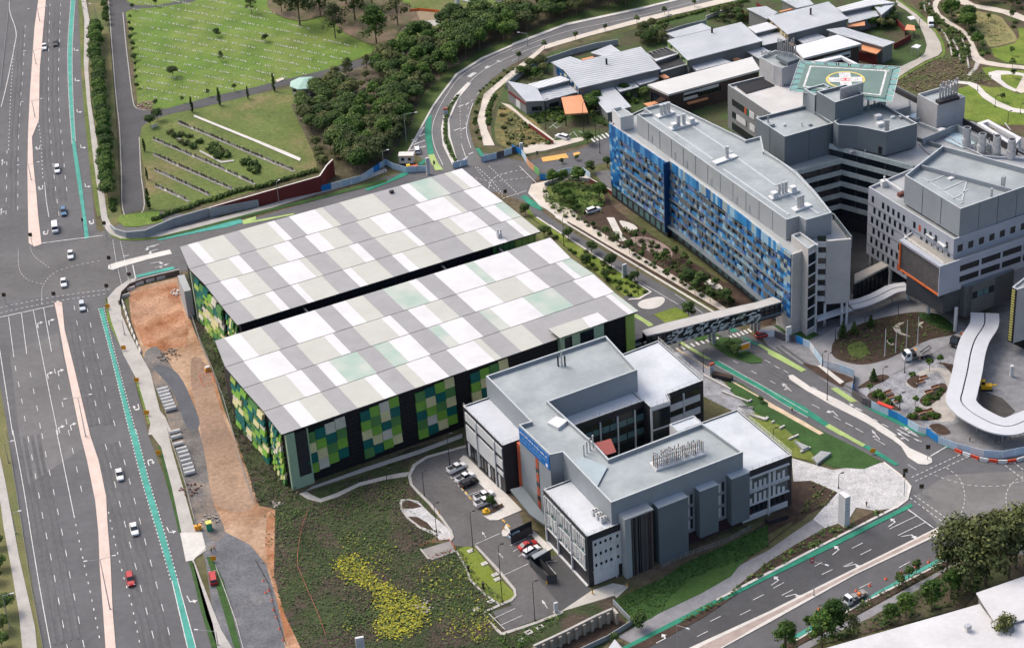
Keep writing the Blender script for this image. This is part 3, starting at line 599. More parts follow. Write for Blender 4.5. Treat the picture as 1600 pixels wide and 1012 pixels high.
def roofed(mb,p2,z1,z0,par,mw=0,mt=1,mc=2,t=.4):
    """walls to a parapet, coping, inner face, sunken roof"""
    p2=ccw(p2);mb.sides(p2,z0,z1,mw);q=mb.ring(p2,z1,t,par,mc,mw);mb.flat(q,z1-par,mt)
def P2(px,z): return [G(q,z) for q in px]
def cent(pts,z=0): return Vector((sum(p[0] for p in pts)/len(pts),sum(p[1] for p in pts)/len(pts),z))
def part(name,mats,parent,fn,label=None):
    mb=MB();fn(mb);o=mb.build(name,mats,parent)
    if label: o['label']=label
    return o
def win(parent,A,B,u0,u1,z0,z1,m=None,d=.06,name='window',d0=-.05):
    mb=MB();mb.wbox(A,B,u0,u1,z0,z1,d0,d);return mb.build(name,m or GLASS,parent)
def seg(A,B): return (Vector(B[:2])-Vector(A[:2])).length
def rail(parent,pts,z,h=1.05,closed=False,name='railing',m=None,step=1.8):
    mb=MB();P=[Vector((p[0],p[1],z)) for p in pts];P=P+[P[0]] if closed else P
    for a,b in zip(P,P[1:]):
        for k in (h,h*.5): mb.tube(a+Vector((0,0,k)),b+Vector((0,0,k)),.035,n=4,cap=False)
        n=max(1,int((b-a).length/step))
        for i in range(n+1):
            q=a.lerp(b,i/n);mb.tube(q,q+Vector((0,0,h)),.035,n=4,cap=False)
    return mb.build(name,m or STEEL,parent)

# ------------------------------------------------------------------ multi-storey car park with the patchwork roof
ZR=17.4
RC={'g': M('roof_sheet_grey',(.26,.26,.262),.5,.08,.2,fine=.03,spec=.4),'w': M('roof_sheet_white',(.53,.53,.535),.5,.08,.2,spec=.4),
      'b': M('roof_sheet_beige',(.40,.405,.365),.5,.05,.2,fine=.02,spec=.4),'n': M('roof_sheet_green',(.29,.385,.33),.5,.05,.15,spec=.4,col2=(.40,.415,.375))}
RK=list(RC)
PG=[M('panel_leaf_green',(.17,.36,.05),.5,.12,.4),M('panel_cream',(.58,.54,.29),.5,.1,.4),M('panel_bottle_green',(.004,.11,.095),.45,.12,.4),
      M('panel_moss',(.075,.20,.06),.5,.12,.4),M('panel_stone',(.52,.50,.41),.5,.1,.4),M('panel_lime',(.29,.40,.09),.5,.1,.4)]
backL=[(281,386.5),(296,421),(321,446),(346,478),(371,508)];backR=[(722,264),(753,290),(787,316),(815,338),(845,362)]
frontL=[(336,533),(352,574),(380,607),(412,643),(440,679)];frontR=[(860,372),(892,404),(927,428),(960,457),(998,486)]
PATT={'b': ['g321.6 w336.6 b377 g402.3 b446.5 w457.7 g481 w521.5 b533.7 g561 b612.6 g656.7 w669.8 n705 g726 b737 w',
   'g345 b380.8 w397.7 g424 b452 w476.5 g502.8 w524.4 b553.5 g584.4 b606 w637 g679 w723.3 b731.8 g756 w',
   'g371.6 w396.5 b426 g453.3 w494.9 b505.5 g536.4 b572.3 w587 g613.5 b655.7 w665 g713 b729 w763.7 g784 w800 n',
   'g400.2 b440.4 w453.3 g482 w492 b530.7 g563.7 w576 b615.4 g640.7 w655.7 b693 g741 b772 w793.7 g820 w830 b'],
  'f': ['g381.6 w406 b439 g467.6 w525 g552.2 w573.7 b601 g632.5 n673 w686 g713.4 w762 n776 w829.5 g860.4 w',
   'g408.8 w464.7 g492 b535 w549.3 g580.9 b625.3 w639.6 g667 w693 b719.3 g744 w788 b835.5 w860.4 g899.5 w909 n',
   'g440.4 b477.7 w502 g526.4 w545 n589.5 g616.7 n639.6 w673 g702.7 n719.3 w756 g782 n798.7 w851 n897 g930 w',
   'g472 w496.3 b532 g559.4 b601 w619.6 g649.7 b667 w702.7 g731 w773.8 b784.5 g815.3 b849.7 g982.5 w990.8 n']}
eR=(G(frontR[4],ZR)-G(frontL[4],ZR));eR.z=0;eR.normalize();nR=Vector((-eR.y,eR.x,0))
def isect(p,d,a,b):
    e=b-a;den=d.x*e.y-d.y*e.x;t=((a.x-p.x)*e.y-(a.y-p.y)*e.x)/den;return p+d*t
outl={'b': [G(q,ZR) for q in backL+backR[::-1]],'f': [G(q,ZR) for q in frontL+frontR[::-1]]}
cp=thing('parking_garage','wide multi-storey car park under two flat roofs patchworked in grey, white and pale green','car park',cent(outl['f']))
for key,Lp,Rp in (('b',backL,backR),('f',frontL,frontR)):
    mb=MB()
    for i in range(4):
        z=ZR+.06*(3-i)
        a0,b0,a1,b1=(G(q,ZR) for q in (Lp[i],Rp[i],Lp[i+1],Rp[i+1]))
        g=nR*.11;a1,b1=a1+g,b1+g
        toks=PATT[key][i].split();lo,up=a1,a0
        for k,t in enumerate(toks):
            c=RK.index(t[0])
            if k<len(toks)-1:
                x=float(t[1:]);y=Lp[i+1][1]+(Rp[i+1][1]-Lp[i+1][1])*(x-Lp[i+1][0])/(Rp[i+1][0]-Lp[i+1][0])
                lo2=isect(G((x,y),ZR),nR,a1,b1);up2=isect(lo2,nR,a0,b0)
            else: lo2,up2=b1,b0
            mb.face([(lo.x,lo.y,z),(lo2.x,lo2.y,z),(up2.x,up2.y,z),(up.x,up.y,z)],c);lo,up=lo2,up2
        p=ccw([a0,a1,b1,b0]);mb.sides(p,ZR-.35,z,4)
    mb.build('roof',[RC[k] for k in RK]+[CHAR],cp)
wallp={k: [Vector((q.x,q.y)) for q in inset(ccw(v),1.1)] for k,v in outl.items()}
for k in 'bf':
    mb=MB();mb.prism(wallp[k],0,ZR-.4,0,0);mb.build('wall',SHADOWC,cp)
FA,FB=wallp['f'][4],wallp['f'][5]     # front wall, left to right
def order(k):
    w=wallp[k];return w
def nearest(w,q): return min(w,key=lambda p: (p-q).length)
def w2(px,k): return nearest(wallp[k],Vector(G(px,ZR)[:2]))
FA,FB=w2(frontL[4],'f'),w2(frontR[4],'f')
LF=seg(FA,FB)
mb=MB()
for j in range(5):
    z=1.2+j*3.3
    for d in (0,.9,1.8): mb.wbox(FA,FB,0,LF,z+d,z+d+.38,.05,.16)
for i in range(int(LF/2.4)+1): mb.wbox(FA,FB,i*2.4,i*2.4+.12,.3,ZR-.5,.16,.24)
mb.build('louvre',BLACKM,cp)
BA,BB=w2(backL[4],'b'),w2(backR[4],'b');LB=seg(BA,BB)
mb=MB()
for j in range(5):
    z=1.2+j*3.3
    for d in (0,.9,1.8): mb.wbox(BA,BB,0,LB,z+d,z+d+.38,.05,.14)
for i in range(int(LB/2.0)+1): mb.wbox(BA,BB,i*2.0,i*2.0+.12,3,ZR-.5,.14,.5)
for s in (18,60,78): mb.wbox(BA,BB,s,s+.5,ZR-1.6,ZR-.9,0,6)
mb.build('louvre',M('blackened_steel',(.03,.033,.04),.5),cp)
mb=MB()
mb.wbox(BA,BB,LB-14,LB-7,1,ZR-.6,.2,.4,0);mb.wbox(BA,BB,LB-7,LB-.2,1,ZR-.6,.2,.45,1);mb.build('end_cladding',[PG[3],PG[5]],cp)
mb=MB();mb.wbox(FA,FB,LF-2.6,LF+.1,0,ZR-.5,.05,.5);mb.build('end_column',PG[5],cp)
def block(A,B,u0,z1,cols,rows,w,h,pat,dz=.0,d=.25,rnd=0):
    mb=MB()
    for c in range(cols):
        off=(h*.5 if c % 2==0 else 0)*0 + dz*c
        for r in range(rows):
            u=u0+c*w;zt=z1+off-r*h;j=pat[(r*cols+c) % len(pat)];j=int(j)
            dd=d+random.random()*.25;k=len(mb.v)
            mb.wbox(A,B,u+.03,u+w-.03,zt-h+.03,zt-.03,.1,dd,j)
            for q in range(k,k+8):      # each tile leans out at the foot
                v=mb.v[q];lean=(zt-v[2])/h*.28
                e=(Vector(B)-Vector(A)).normalized();mb.v[q]=(v[0]+e.y*lean,v[1]-e.x*lean,v[2])
    return mb.build('tile_screen',PG,cp)
uF=lambda x,y: (Vector(G((x,y),9)[:2])-FA).dot((FB-FA).normalized())
def ufront(x):       # along the front wall, from the photo column at mid height
    return max(0,min(LF,uF(x,679+(x-440)*(-.342)+45)))
PB=['3241','4130','0402','3215']
block(FA,FB,ufront(481),14.6,4,4,(ufront(545)-ufront(481))/4,3.0,'3244'+'1023'+'2130'+'0402',.45)
block(FA,FB,ufront(568),15.4,4,5,(ufront(629)-ufront(568))/4,2.8,'2040'+'0312'+'1023'+'2140'+'3201',.35)
block(FA,FB,ufront(654),15.4,4,5,(ufront(716)-ufront(654))/4,2.8,'3201'+'0123'+'2031'+'3402'+'0210',.35)
block(FA,FB,ufront(741),15.4,4,5,(ufront(800)-ufront(741))/4,2.8,'2031'+'0142'+'1203'+'2310'+'0123',.35)
mb=MB();mb.wbox(FA,FB,-.1,2.2,0,ZR-.6,.05,1.0,0);mb.wbox(FA,FB,2.2,5.6,3,ZR-1.2,.1,.6,1);mb.wbox(FA,FB,2.2,5.6,0,3,.1,1.0,0);mb.wbox(FA,FB,5.6,5.9,0,ZR-.8,.1,.9,0)
mb.build('stair_tower',[M('pale_green_panel',(.30,.42,.29),.55,.06,.4),CHAR],cp)
def left_blocks(Lp,k,i0,i1,n):
    pts=[w2(q,k) for q in Lp]
    for a,b in ((i0,(i0+i1)//2 if n==2 else i1),((i0+i1)//2,i1))[:n]:
        A,B=pts[a],pts[b];L=seg(A,B);cols=6;w=(L-3.4)/cols;mb=MB()
        for c in range(cols):
            for r in range(9):
                h=1.65;zt=15.9-r*h-(c % 2)*.7;u=1.7+c*w;kk=len(mb.v)
                mb.wbox(A,B,u,u+w*random.uniform(.85,1.05),zt-h*random.uniform(.9,1.15),zt,.1,.4+random.random()*.5,random.choice((0,1,4,5,0,3,2,2,3,1)))
                for q in range(kk,kk+8):
                    v=mb.v[q];lean=(zt-v[2])/h*.45;e=(B-A).normalized();mb.v[q]=(v[0]+e.y*lean,v[1]-e.x*lean,v[2])
        mb.build('tile_screen',PG,cp)
left_blocks(backL,'b',1,4,2) if False else None
for Lp,k in ((backL,'b'),(frontL,'f')): left_blocks(Lp,k,1,3,1);left_blocks(Lp,k,3,4,1)
A,B=w2(backL[0],'b'),w2(backL[1],'b');mb=MB();mb.wbox(A,B,seg(A,B)-1.5,seg(A,B)+.2,0,ZR-.5,.05,.9);mb.build('stair_tower',M('pale_green_panel',()),cp)
# small core raised above the front roof
cz=ZR+1.3;core=GG('a4','828,648 905,708 1225,597 1155,540',cz);mb=MB()
mb.prism(core,cz-.25,cz,2,0);q=inset(ccw(core),.9);mb.sides(q,0,cz-.25,1)
mid=GG('a4','1050,575 1105,640 1225,597 1155,540',cz);mb.flat(mid,cz+.02,3)
mb.build('stair_core',[RC['b'],M('pale_green_panel',()),CHAR,RC['w']],cp)
cw=[Vector(v) for v in inset(ccw(core),.9)]
CA,CB=[min(cw,key=lambda p: (p-Vector(G1('a4',x,y,cz)[:2])).length) for x,y in ((905,708),(1225,597))]
Lc=seg(CA,CB)
for u0,u1 in ((.08,.25),(.44,.76)):
    win(cp,CA,CB,Lc*u0,Lc*u1,cz-6,cz-1.2,GLASS)
mb=MB();c=G1('a2',1172,590,ZR)
mb.box((c.x,c.y,ZR+.2),(1.3,1.3,1.2),.47);mb.tube((c.x-.3,c.y,ZR+1.4),(c.x-.3,c.y,ZR+2.6),.25);mb.tube((c.x+.5,c.y+.2,ZR+1.4),(c.x+.5,c.y+.2,ZR+2.4),.25)
mb.build('roof_vent',STEEL,cp)
c=G1('a2',278,225,ZR);mb=MB();mb.box((c.x,c.y,ZR+.2),(1.2,.9,.8),.47);mb.build('roof_vent',CHAR,cp)
mb=MB();A,B=w2(backL[0],'b'),w2(backL[1],'b');mb.wbox(A,B,0,seg(A,B)-3,0,9,1.2,3.2);mb.build('white_side_hall',CLAD_L,cp)

# ------------------------------------------------------------------ office block at the front
ZL,ZH=14.7,20.8
ob=thing('office_building','grey flat-roofed office block with white terraces, charcoal frames and a blue banner','office building',cent(P2(Q('p','760,590 996,577 1161,706 955,784'),ZH)))
PR=Q('p','759,587 857,627 996,577 946.8,524')          # placeholder ring for order
plant=P2(Q('p','759,587 772,600 828.7,657.6 810,663 859,710 879,705.6 954.6,784.7 1161,705.6 1114,672 1097,660.5 951,716 929,692 912,677 857,627 995.8,577.5 946.8,524'),ZH)
mb=MB();roofed(mb,plant,ZH,0,1.0);mb.build('plant_room',[CLAD,ROOF_G,COPING],ob)
pc=ccw(plant)
def low(name,px,z=ZL,mw=CHAR,mt=ROOF_W,par=.35,z0=0,parent=None):
    p=P2(px,z);mb=MB();roofed(mb,p,z,z0,par,t=.3);mb.build(name,[mw,mt,COPING],parent or ob);return p
low('terrace',Q('p','723,633.7 785.2,695.7 850,672 795,609'))
low('terrace',Q('p','848.7,764 917.2,837.6 1050,785 962,722'))
low('terrace',Q('p','1152,639 1237.5,710.7 1150,743.5 1070,669'))
low('terrace',Q('p','1028.4,531.5 1098.9,593.6 1042,615.5 1047,625.5 1016.6,636 940,566 972,553'))
low('terrace',Q('p','897,664 1005.5,625.5 962,586 852,622'),mw=GLASS)
low('terrace',Q('p','1046,662 1084,648.5 1098,661 1060,674'),mw=PANEL_W)
V2=lambda px,z: Vector(G(px,z)[:2])
# left wing, long face
A,B=V2((723,633.7),ZL),V2((785.2,695.7),ZL);L=seg(A,B)
mb=MB()
for u0,u1 in ((1.2,L*.34),(L*.36,L*.80),(L*.82,L-.4)):
    mb.wbox(A,B,u0,u1,11.0,13.6,.02,.22);mb.wbox(A,B,u0,u1,5.0 if u1<L*.9 else 7.4,9.8,.02,.22)
mb.wbox(A,B,L*.82,L-.4,5.0,6.2,.02,.22)
for u in (L*.35,L*.81): mb.wbox(A,B,u-.12,u+.12,.2,13.6,.22,.5)
mb.build('white_cladding',PANEL_W,ob)
for i in range(10): win(ob,A,B,1.4+i*(L-3)/10,1.4+(i+.55)*(L-3)/10,.4,4.2,GLASS if i % 3 else PANEL_W,.12,'door' if i % 3==0 else 'window')
for u0,u1 in ((1.2,L*.34),(L*.36,L*.80),(L*.82,L-.4)): win(ob,A,B,u0,u1,9.9,10.9)
rail(ob,[A+(B-A)*.02,B,V2((810,687),ZL)],ZL)
# red reveal, wall with the banner
A,B=V2((810,663),ZH),V2((859,710),ZH);L=seg(A,B)
mb=MB();mb.wbox(A,B,L*.52,L*.60,1,16.5,.02,.12);mb.build('red_strip',REDP,ob)
for z in (3.5,7.5,11.5): win(ob,A,B,L*.52,L*.60,z,z+1.4,GLASS,.18)
A0=V2((797,668),ZH);mb=MB();mb.wbox(A,B,-1.6,-.05,0,ZL,-2.0,.05);mb.build('red_reveal',REDP,ob)
BLUE_B=M('banner_blue',(.01,.13,.42),.6,.08,.5)
mb=MB();mb.wbox(A,B,.5,L-.1,ZH-4.6,ZH-.5,.05,.2);sgn=mb.build('banner',BLUE_B,ob)
def write(txt,A,B,u,z,size,m,parent,d,name='lettering'):
    cu=bpy.data.curves.new(name,'FONT');cu.body=txt;cu.size=size;cu.extrude=.01
    t=link(name+'_curve',cu);dg=bpy.context.evaluated_depsgraph_get();me=bpy.data.meshes.new_from_object(t.evaluated_get(dg))
    bpy.data.objects.remove(t);e=(Vector(B)-Vector(A)).normalized();n=Vector((e.y,-e.x));o=Vector(A)+e*u+n*d;pw=parent_world(parent)
    me.transform(Matrix(((e.x,0,n.x,o.x-pw.x),(e.y,0,n.y,o.y-pw.y),(0,1,0,z-pw.z),(0,0,0,1))))
    me.materials.clear();me.materials.append(m);me.name=name
    return link(name,me,parent)
SIGNW=M('sign_white',(.75,.76,.78),.6,0)
def scrawl(A,B,u0,u1,z,h,m,parent,d,name='lettering'):
    """a line of words too far off to read: short upright strokes in word groups"""
    mb=MB();u=u0
    while u<u1:
        for k in range(random.randint(3,9)):
            if u>u1: break
            w=h*random.uniform(.10,.2);t=random.random()
            mb.wbox(A,B,u,u+w,z,z+h*(1 if t>.75 else .68),d-.02,d)
            if t<.6: mb.wbox(A,B,u+w,u+w+h*.2,z+(.0 if t<.3 else h*.5),z+h*.14+(.0 if t<.3 else h*.5),d-.02,d-.001);u+=h*.2
            u+=w+h*.16
        u+=h*.45
    return mb.build(name,m,parent)
scrawl(A,B,.9,L-.9,ZH-1.75,.8,SIGNW,sgn,.225)
scrawl(A,B,2.2,L-1.4,ZH-2.85,.55,M('sign_pale_blue',(.25,.45,.70),.6,0),sgn,.225)
scrawl(A,B,1.2,L-4.0,ZH-3.8,.5,M('sign_pale_blue',()),sgn,.225)
mb=MB();mb.wbox(A,B,L-1.9,L-1.0,ZH-4.3,ZH-3.4,.2,.225);mb.build('emblem',SIGNW,sgn)
# front block, left face with frosted fins
A,B=V2((848.7,764),ZL),V2((917.2,837.6),ZL);L=seg(A,B)
FROST=M('frosted_screen',(.50,.51,.51),.45,.25,.6)
mb=MB();n=42
for r in range(2):
    for i in range(n):
        u=1+(L-2)*i/n;h=random.uniform(2.6,4.1);z1=13.4-r*4.6
        mb.wbox(A,B,u,u+(L-2)/n*.86,z1-h,z1,.05,random.uniform(.15,.4))
mb.build('screen_fins',FROST,ob)
mb=MB();mb.wbox(A,B,.9,L-.9,4.2,4.5,.02,.35)
for u in (.9,L*.32,L*.64): mb.wbox(A,B,u,u+.3,0,13.6,.1,.5)
mb.wbox(A,B,.9,L-.4,0,.35,.02,.5)
mb.build('pale_frame',PANEL_W,ob)
mb=MB();mb.wbox(A,B,1,L-1,4.6,13.5,.02,.06);mb.build('window_wall',GLASS_B,ob)
A2,B2=V2((917.2,837.6),ZL),V2((1050,785),ZL)
mb=MB();mb.wbox(A2,B2,1.3,11.5,.3,12.8,.02,.2);mb.wbox(A2,B2,1.0,11.5,3.9,4.1,.2,.3);mb.wbox(A2,B2,7.1,7.5,0,12.8,.2,.4);mb.build('white_cladding',PANEL_W,ob)
for r in range(3):
    for i in range(6):
        u=1.7+i*1.35+(.5 if i>3 else 0);win(ob,A2,B2,u,u+.55,11.3-r*3.0,12.1-r*3.0,GLASS,.26)
        mb=MB();mb.wbox(A2,B2,u,u+.42,9.6-r*3.0,11.2-r*3.0,.2,.24);mb.build('blind',FROST,ob) if i % 2 else None
win(ob,A2,B2,1.6,6.9,.3,3.4,PANEL_W,.27,'roller_door');win(ob,A2,B2,8,9.8,.3,3.4,BLACKM,.27,'door')
rail(ob,[A+(B-A)*.03,B,A2+(B2-A2)*.35],ZL)
for i in range(3):
    c=G1('z11',385+i*20,385+i*18,ZL);mb=MB();mb.box((c.x,c.y,ZL-.2),(1.5,.9,1.3),.47,0)
    mb.tube((c.x-.3,c.y-.3,ZL+1.1),(c.x-.3,c.y-.3,ZL+1.16),.28,mi=1);mb.tube((c.x+.35,c.y,ZL+1.1),(c.x+.35,c.y,ZL+1.16),.28,mi=1);mb.build('condenser',[PANEL_W,BLACKM],ob)
# fins and louvred shaft on the street face
fA,fB=V2((954.6,784.7),ZH),V2((1161,705.6),ZH);LFn=seg(fA,fB);fe=(fB-fA).normalized()
def uat(x,y,z): return (V2((x,y),z)-fA).dot(fe)
def fin(x0,y0,x1,y1,z1,d,name,mats,z0=0):
    u0,u1=uat(x0,y0,z1),uat(x1,y1,z1);mb=MB();mb.wbox(fA,fB,u0,u1,z0,z1-.0,.02,d,0)
    mb.wbox(fA,fB,u0-.02,u1+.02,z1,z1+.12,.02,d+.02,1);mb.build(name,mats,ob);return u0,u1
ROOF_F=M('fin_flashing',(.33,.37,.40),.5,.1,.3)
f1=fin(1018,784.5,1067,769,16.2,2.6,'facade_fin',[CLAD_D,ROOF_F]);f2=fin(1085,761,1115.5,751,16.0,2.2,'facade_fin',[CLAD_D,ROOF_F],2.5);f3=fin(1134,741,1163.5,731,16.0,2.2,'facade_fin',[CLAD_D,ROOF_F],2.5)
u0,u1=uat(981,807,16.5),uat(1016,793,16.5)
mb=MB();mb.wbox(fA,fB,u0-1.6,u0,0,17,.02,3.0);mb.wbox(fA,fB,u0,u1,16.6,17,.02,3.0);mb.build('louvre_shaft',CLAD_L,ob)
mb=MB();mb.wbox(fA,fB,u0,u1,0,16.6,.02,2.6,0)
for i in range(26):
    u=u0+(u1-u0)*i/26;mb.wbox(fA,fB,u,u+(u1-u0)/26*.5,0,16.6,2.6,2.6+random.uniform(.1,.4),random.choice((0,1,2,2)))
mb.build('louvre_blades',[BLACKM,M('copper_louvre',(.13,.09,.08),.5),M('grey_louvre',(.12,.125,.13),.5)],ob)
for ua,ub in ((f1[1]+.4,f2[0]-.3),(f2[1]+.4,f3[0]-.3)):
    for r in range(3):
        w=(ub-ua)/3
        for i in range(3): win(ob,fA,fB,ua+i*w,ua+i*w+w*.6,4.6+r*3.6,7.2+r*3.6,GLASS if i != 1 else PANEL_W,.12)
mb=MB();mb.wbox(fA,fB,f1[1]+.2,f3[1]+2,.3,3.4,.02,.3);mb.build('plum_base',M('plum_cladding',(.045,.022,.03),.5,.15,.5),ob)
# right wing
A,B=V2((1152,742.8),ZL),V2((1237.5,710.7),ZL);L=seg(A,B);mb=MB()
for r in range(2):
    for z in (4.9+r*4.2,8.6+r*4.2): mb.wbox(A,B,1.5,L-1.0,z-.12,z+.12,.02,.6)
mb.wbox(A,B,L*.55,L*.55+.35,0,13,.1,.7)
for r in range(2):
    for i in range(9):
        u=2+i*(L-3.5)/9;h=random.uniform(1.6,3.0);mb.wbox(A,B,u,u+(L-3.5)/9*.55,5.0+r*4.2,5.0+h+r*4.2,.1,.2)
mb.wbox(A,B,1.4,L-1.2,0.2,1.8,.02,.2);mb.build('white_cladding',PANEL_W,ob)
for r in range(2): win(ob,A,B,1.5,L-1.2,5.0+r*4.2,8.4+r*4.2,M('grey_glass',(.10,.115,.12),.2,.2,.4),.06)
for i in range(8): win(ob,A,B,2+i*(L-3.5)/8,2+(i+.6)*(L-3.5)/8,2.4,4.0)
rail(ob,[V2((1155,741),ZL),V2((1237.5,710.7),ZL),V2((1152,639),ZL)],ZL)
A,B=V2((1042,615.5),ZL),V2((1098.9,593.6),ZL);L=seg(A,B);mb=MB()
for z0,z1 in ((9.2,11.0),(5.4,7.2),(1.5,3.4)): mb.wbox(A,B,.4,L-1.2,z0,z1,.02,.3)
mb.wbox(A,B,L*.42,L*.42+.3,0,13.2,.1,.6);mb.build('white_cladding',PANEL_W,ob)
for z in (11.2,7.4,3.6): win(ob,A,B,.5,L-1.2,z,z+1.7,GLASS,.1)
rail(ob,[V2((1016.6,635.6),ZL),V2((1047,625.5),ZL),V2((1042,615.5),ZL),B,V2((1028.4,531.5),ZL)],ZL)
A,B=V2((1016.6,635.6),ZL),V2((1047,625.5),ZL);L=seg(A,B);mb=MB();mb.wbox(A,B,-.1,L,13.4,14.6,.02,.2);mb.wbox(A,B,0,L,7.4,7.7,.02,.3);mb.wbox(A,B,-.2,.3,0,14,.02,.3);mb.build('pale_frame',PANEL_W,ob)
for z in (8,1.2): win(ob,A,B,.4,L-.3,z,z+5,GLASS,.1)
A,B=V2((897,664),ZL),V2((1005.5,625.5),ZL);L=seg(A,B);mb=MB();mb.wbox(A,B,0,L,13.0,14.5,.02,.25);
for z in (8.6,4.4): mb.wbox(A,B,0,L,z,z+.4,.02,.3)
mb.build('charcoal_frame',CHAR,ob)
mb=MB()
for u in (.35,.6,.85): mb.wbox(A,B,L*u,L*u+.35,0,13,.1,.5)
mb.build('pale_frame',PANEL_W,ob)
for r in range(2):
    for i in range(8): win(ob,A,B,i*L/8+.15,(i+1)*L/8-.15,5.0+r*4.2,6.8+r*4.2,GLASS_B,.12)
rail(ob,[A,B],ZL)
mb=MB();mb.flat(P2(Q('z11','380,60 460,38 485,100 440,115'),15.5),15.5);mb.build('red_awning',M('red_awning_sheet',(.24,.06,.05),.6),ob)
# roof services: flue bank, masts
c0,c1=G1('z11',655,175,ZH-1),G1('z11',885,100,ZH-1);d=(c1-c0);n2=Vector((-d.y,d.x,0)).normalized()
mb=MB();mid=(c0+c1)/2;mb.box((mid.x,mid.y,ZH-.98),(d.length,3.4,.5),math.atan2(d.y,d.x),0)
for i in range(26):
    for k in (-1,0,1):
        if random.random()<.3 and k: continue
        p=c0.lerp(c1,(i+.5)/26)+n2*(k*.9);h=random.uniform(2.6,3.4);p.z=ZH-.5;mb.tube(p,p+Vector((0,0,h)),.16,mi=1 if (i+k) % 5 else 2,n=6)
for k in (-1.5,1.5):
    for z in (1.2,2.4): mb.tube(c0+n2*k+Vector((0,0,z)),c1+n2*k+Vector((0,0,z)),.07,mi=1,n=4)
mb.build('flue_bank',[PANEL_W,STEEL,M('rusty_flue',(.3,.2,.14),.6)],ob)
for x,h in ((215,3.2),(232,4.6),(247,3.0)):
    p=G1('z7',x,690,ZH-1);mb=MB();mb.tube(p,p+Vector((0,0,h)),.22,n=8,mi=1 if x==232 else 0);mb.build('exhaust_stack',[BLACKM,STEEL],ob)
for i in range(4):
    p=G1('z11',335+i*14,120-i*14,ZH-1);mb=MB();mb.tube(p,p+Vector((0,0,3.4)),.2,n=8);mb.build('exhaust_stack',STEEL,ob)
pts=P2(Q('z11','280,150 395,260 445,165 330,120'),ZH-.4)
mb=MB();mb.flat(pts,ZH-.55);mb.build('skylight',M('roof_glazing',(.30,.36,.38),.25,.08,.3,spec=.5),ob)
mb=MB();mb.prism(P2(Q('z7','165,950 215,975 260,940 205,920'),ZH),ZH-1,ZH-.1);mb.build('roof_hatch',PANEL_W,ob)
# low entrance roofs by the car park side
mb=MB();mb.prism(P2(Q('b8','560,265 620,250 735,400 730,440 660,390'),4.5),4.1,4.5,0,0);mb.build('entrance_canopy',CLAD_D,ob)
SCR=M('screen_dark',(.05,.052,.056),.6,.15,.5)
mb=MB();mb.sides(P2(Q('b8','560,470 665,420 668,445 562,495'),2.6),0,2.6);mb.build('service_screen',SCR,ob)
mb=MB();mb.prism(P2(Q('b8','665,590 735,555 745,570 680,608'),2.7),2.4,2.7);mb.build('store_roof',CLAD,ob)
mb=MB();mb.sides(P2(Q('b8','655,605 740,690 790,690 700,600 760,570'),2.4),0,2.4);mb.build('service_screen',SCR,ob)
# ------------------------------------------------------------------ blue ward block
ZB,ZP=25.0,31.0
wb=thing('ward_building','long hospital ward block with a curved facade of blue panels and grey plant roof','hospital building',cent(P2(Q('p','952,193 1040,254 1217,385 1330,375 1150,215'),ZB)))
frontpx=Q('p','952,193.7 1040.5,254.6 1046.5,252.5 1100,292 1160,337 1217,383 1238,398')
pB=P2(frontpx+Q('p','1262,388 1290,378 1329,372.5 1303,336 1275,300 1245,268 1195,234 1150,210 1043,164 1005,170'),ZB)
mb=MB();roofed(mb,pB,ZB,0,.5,t=.35);mb.build('wall',[CHAR,CLAD_L,COPING],wb)
pP=P2(Q('a5','310,160 430,150 370,105 580,50 1181,340')+Q('p','1164.7,218.7 1189,212.5 1194,236.3')+Q('a6','345,140 480,220 610,320 760,480 905,650 690,712 630,680 525,710'),ZP)
pP=[Vector(p) for p in ccw(pP)]
mb=MB();roofed(mb,pP,ZP,ZB-.4,.8)
A,B=V2((995,178.5),ZP),V2((1228.5,343.2),ZP);L=seg(A,B)
for i in range(1,12): mb.wbox(A,B,L*i/12-.04,L*i/12+.04,ZB,ZP-.3,-.02,.06,3)
mb.build('plant_room',[CLAD_L,ROOF_G,COPING,CLAD_D],wb)
for i in (1,3,4,6,8,9): part('plant_door',CLAD,wb,lambda mb: mb.wbox(A,B,L*i/12+1.2,L*i/12+2.3,ZB+.1,ZB+2.3,.0,.07))
ph=ZP-.78
for s in ('a5|455,195 980,560','a5|800,270 1150,500','a6|120,200 440,430','a6|0,290 550,670','a6|560,505 800,665'):
    fr,q=s.split('|');mb=MB();band(mb,[Vector(G(p,ph)[:2]) for p in Q(fr,q)],-.35,.35,ph,.12);mb.build('roof_ridge',COPING,wb)
def plinth(fr,s,z,stacks,parent,r=.55,h=3.0,boxes=()):
    pts=GG(fr,s,z);a,b=pts;d=b-a;rz=math.atan2(d.y,d.x);m=(a+b)/2
    mb=MB();mb.box((m.x,m.y,z),(d.length,2.2,.55),rz);mb.build('plinth',PANEL_W,parent)
    for t in stacks:
        p=a.lerp(b,t);mb=MB();mb.tube((p.x,p.y,z+.55),(p.x,p.y,z+.55+h),r,n=10);mb.tube((p.x,p.y,z+.5+h),(p.x,p.y,z+.8+h),r*1.15,n=10);mb.build('exhaust_stack',STEEL,parent,shade=False)
    for t in boxes:
        p=a.lerp(b,t);mb=MB();mb.box((p.x,p.y,z+.55),(1.6,1.6,1.3),rz);mb.build('fan_housing',PANEL_W,parent)
plinth('a5','485,192 630,145',ph,(.28,.5,.72),wb);plinth('a5','600,300 835,230',ph,(.32,.52),wb,.6,3.2,(.15,.8));plinth('a5','985,600 1180,530',ph,(.6,),wb,.55,3.4)
plinth('a6','390,540 620,468',ph,(.33,.46,.58),wb,.45,3.2,(.15,.82));plinth('a6','580,640 720,590',ph,(.3,.45,.6),wb,.35,3.2)
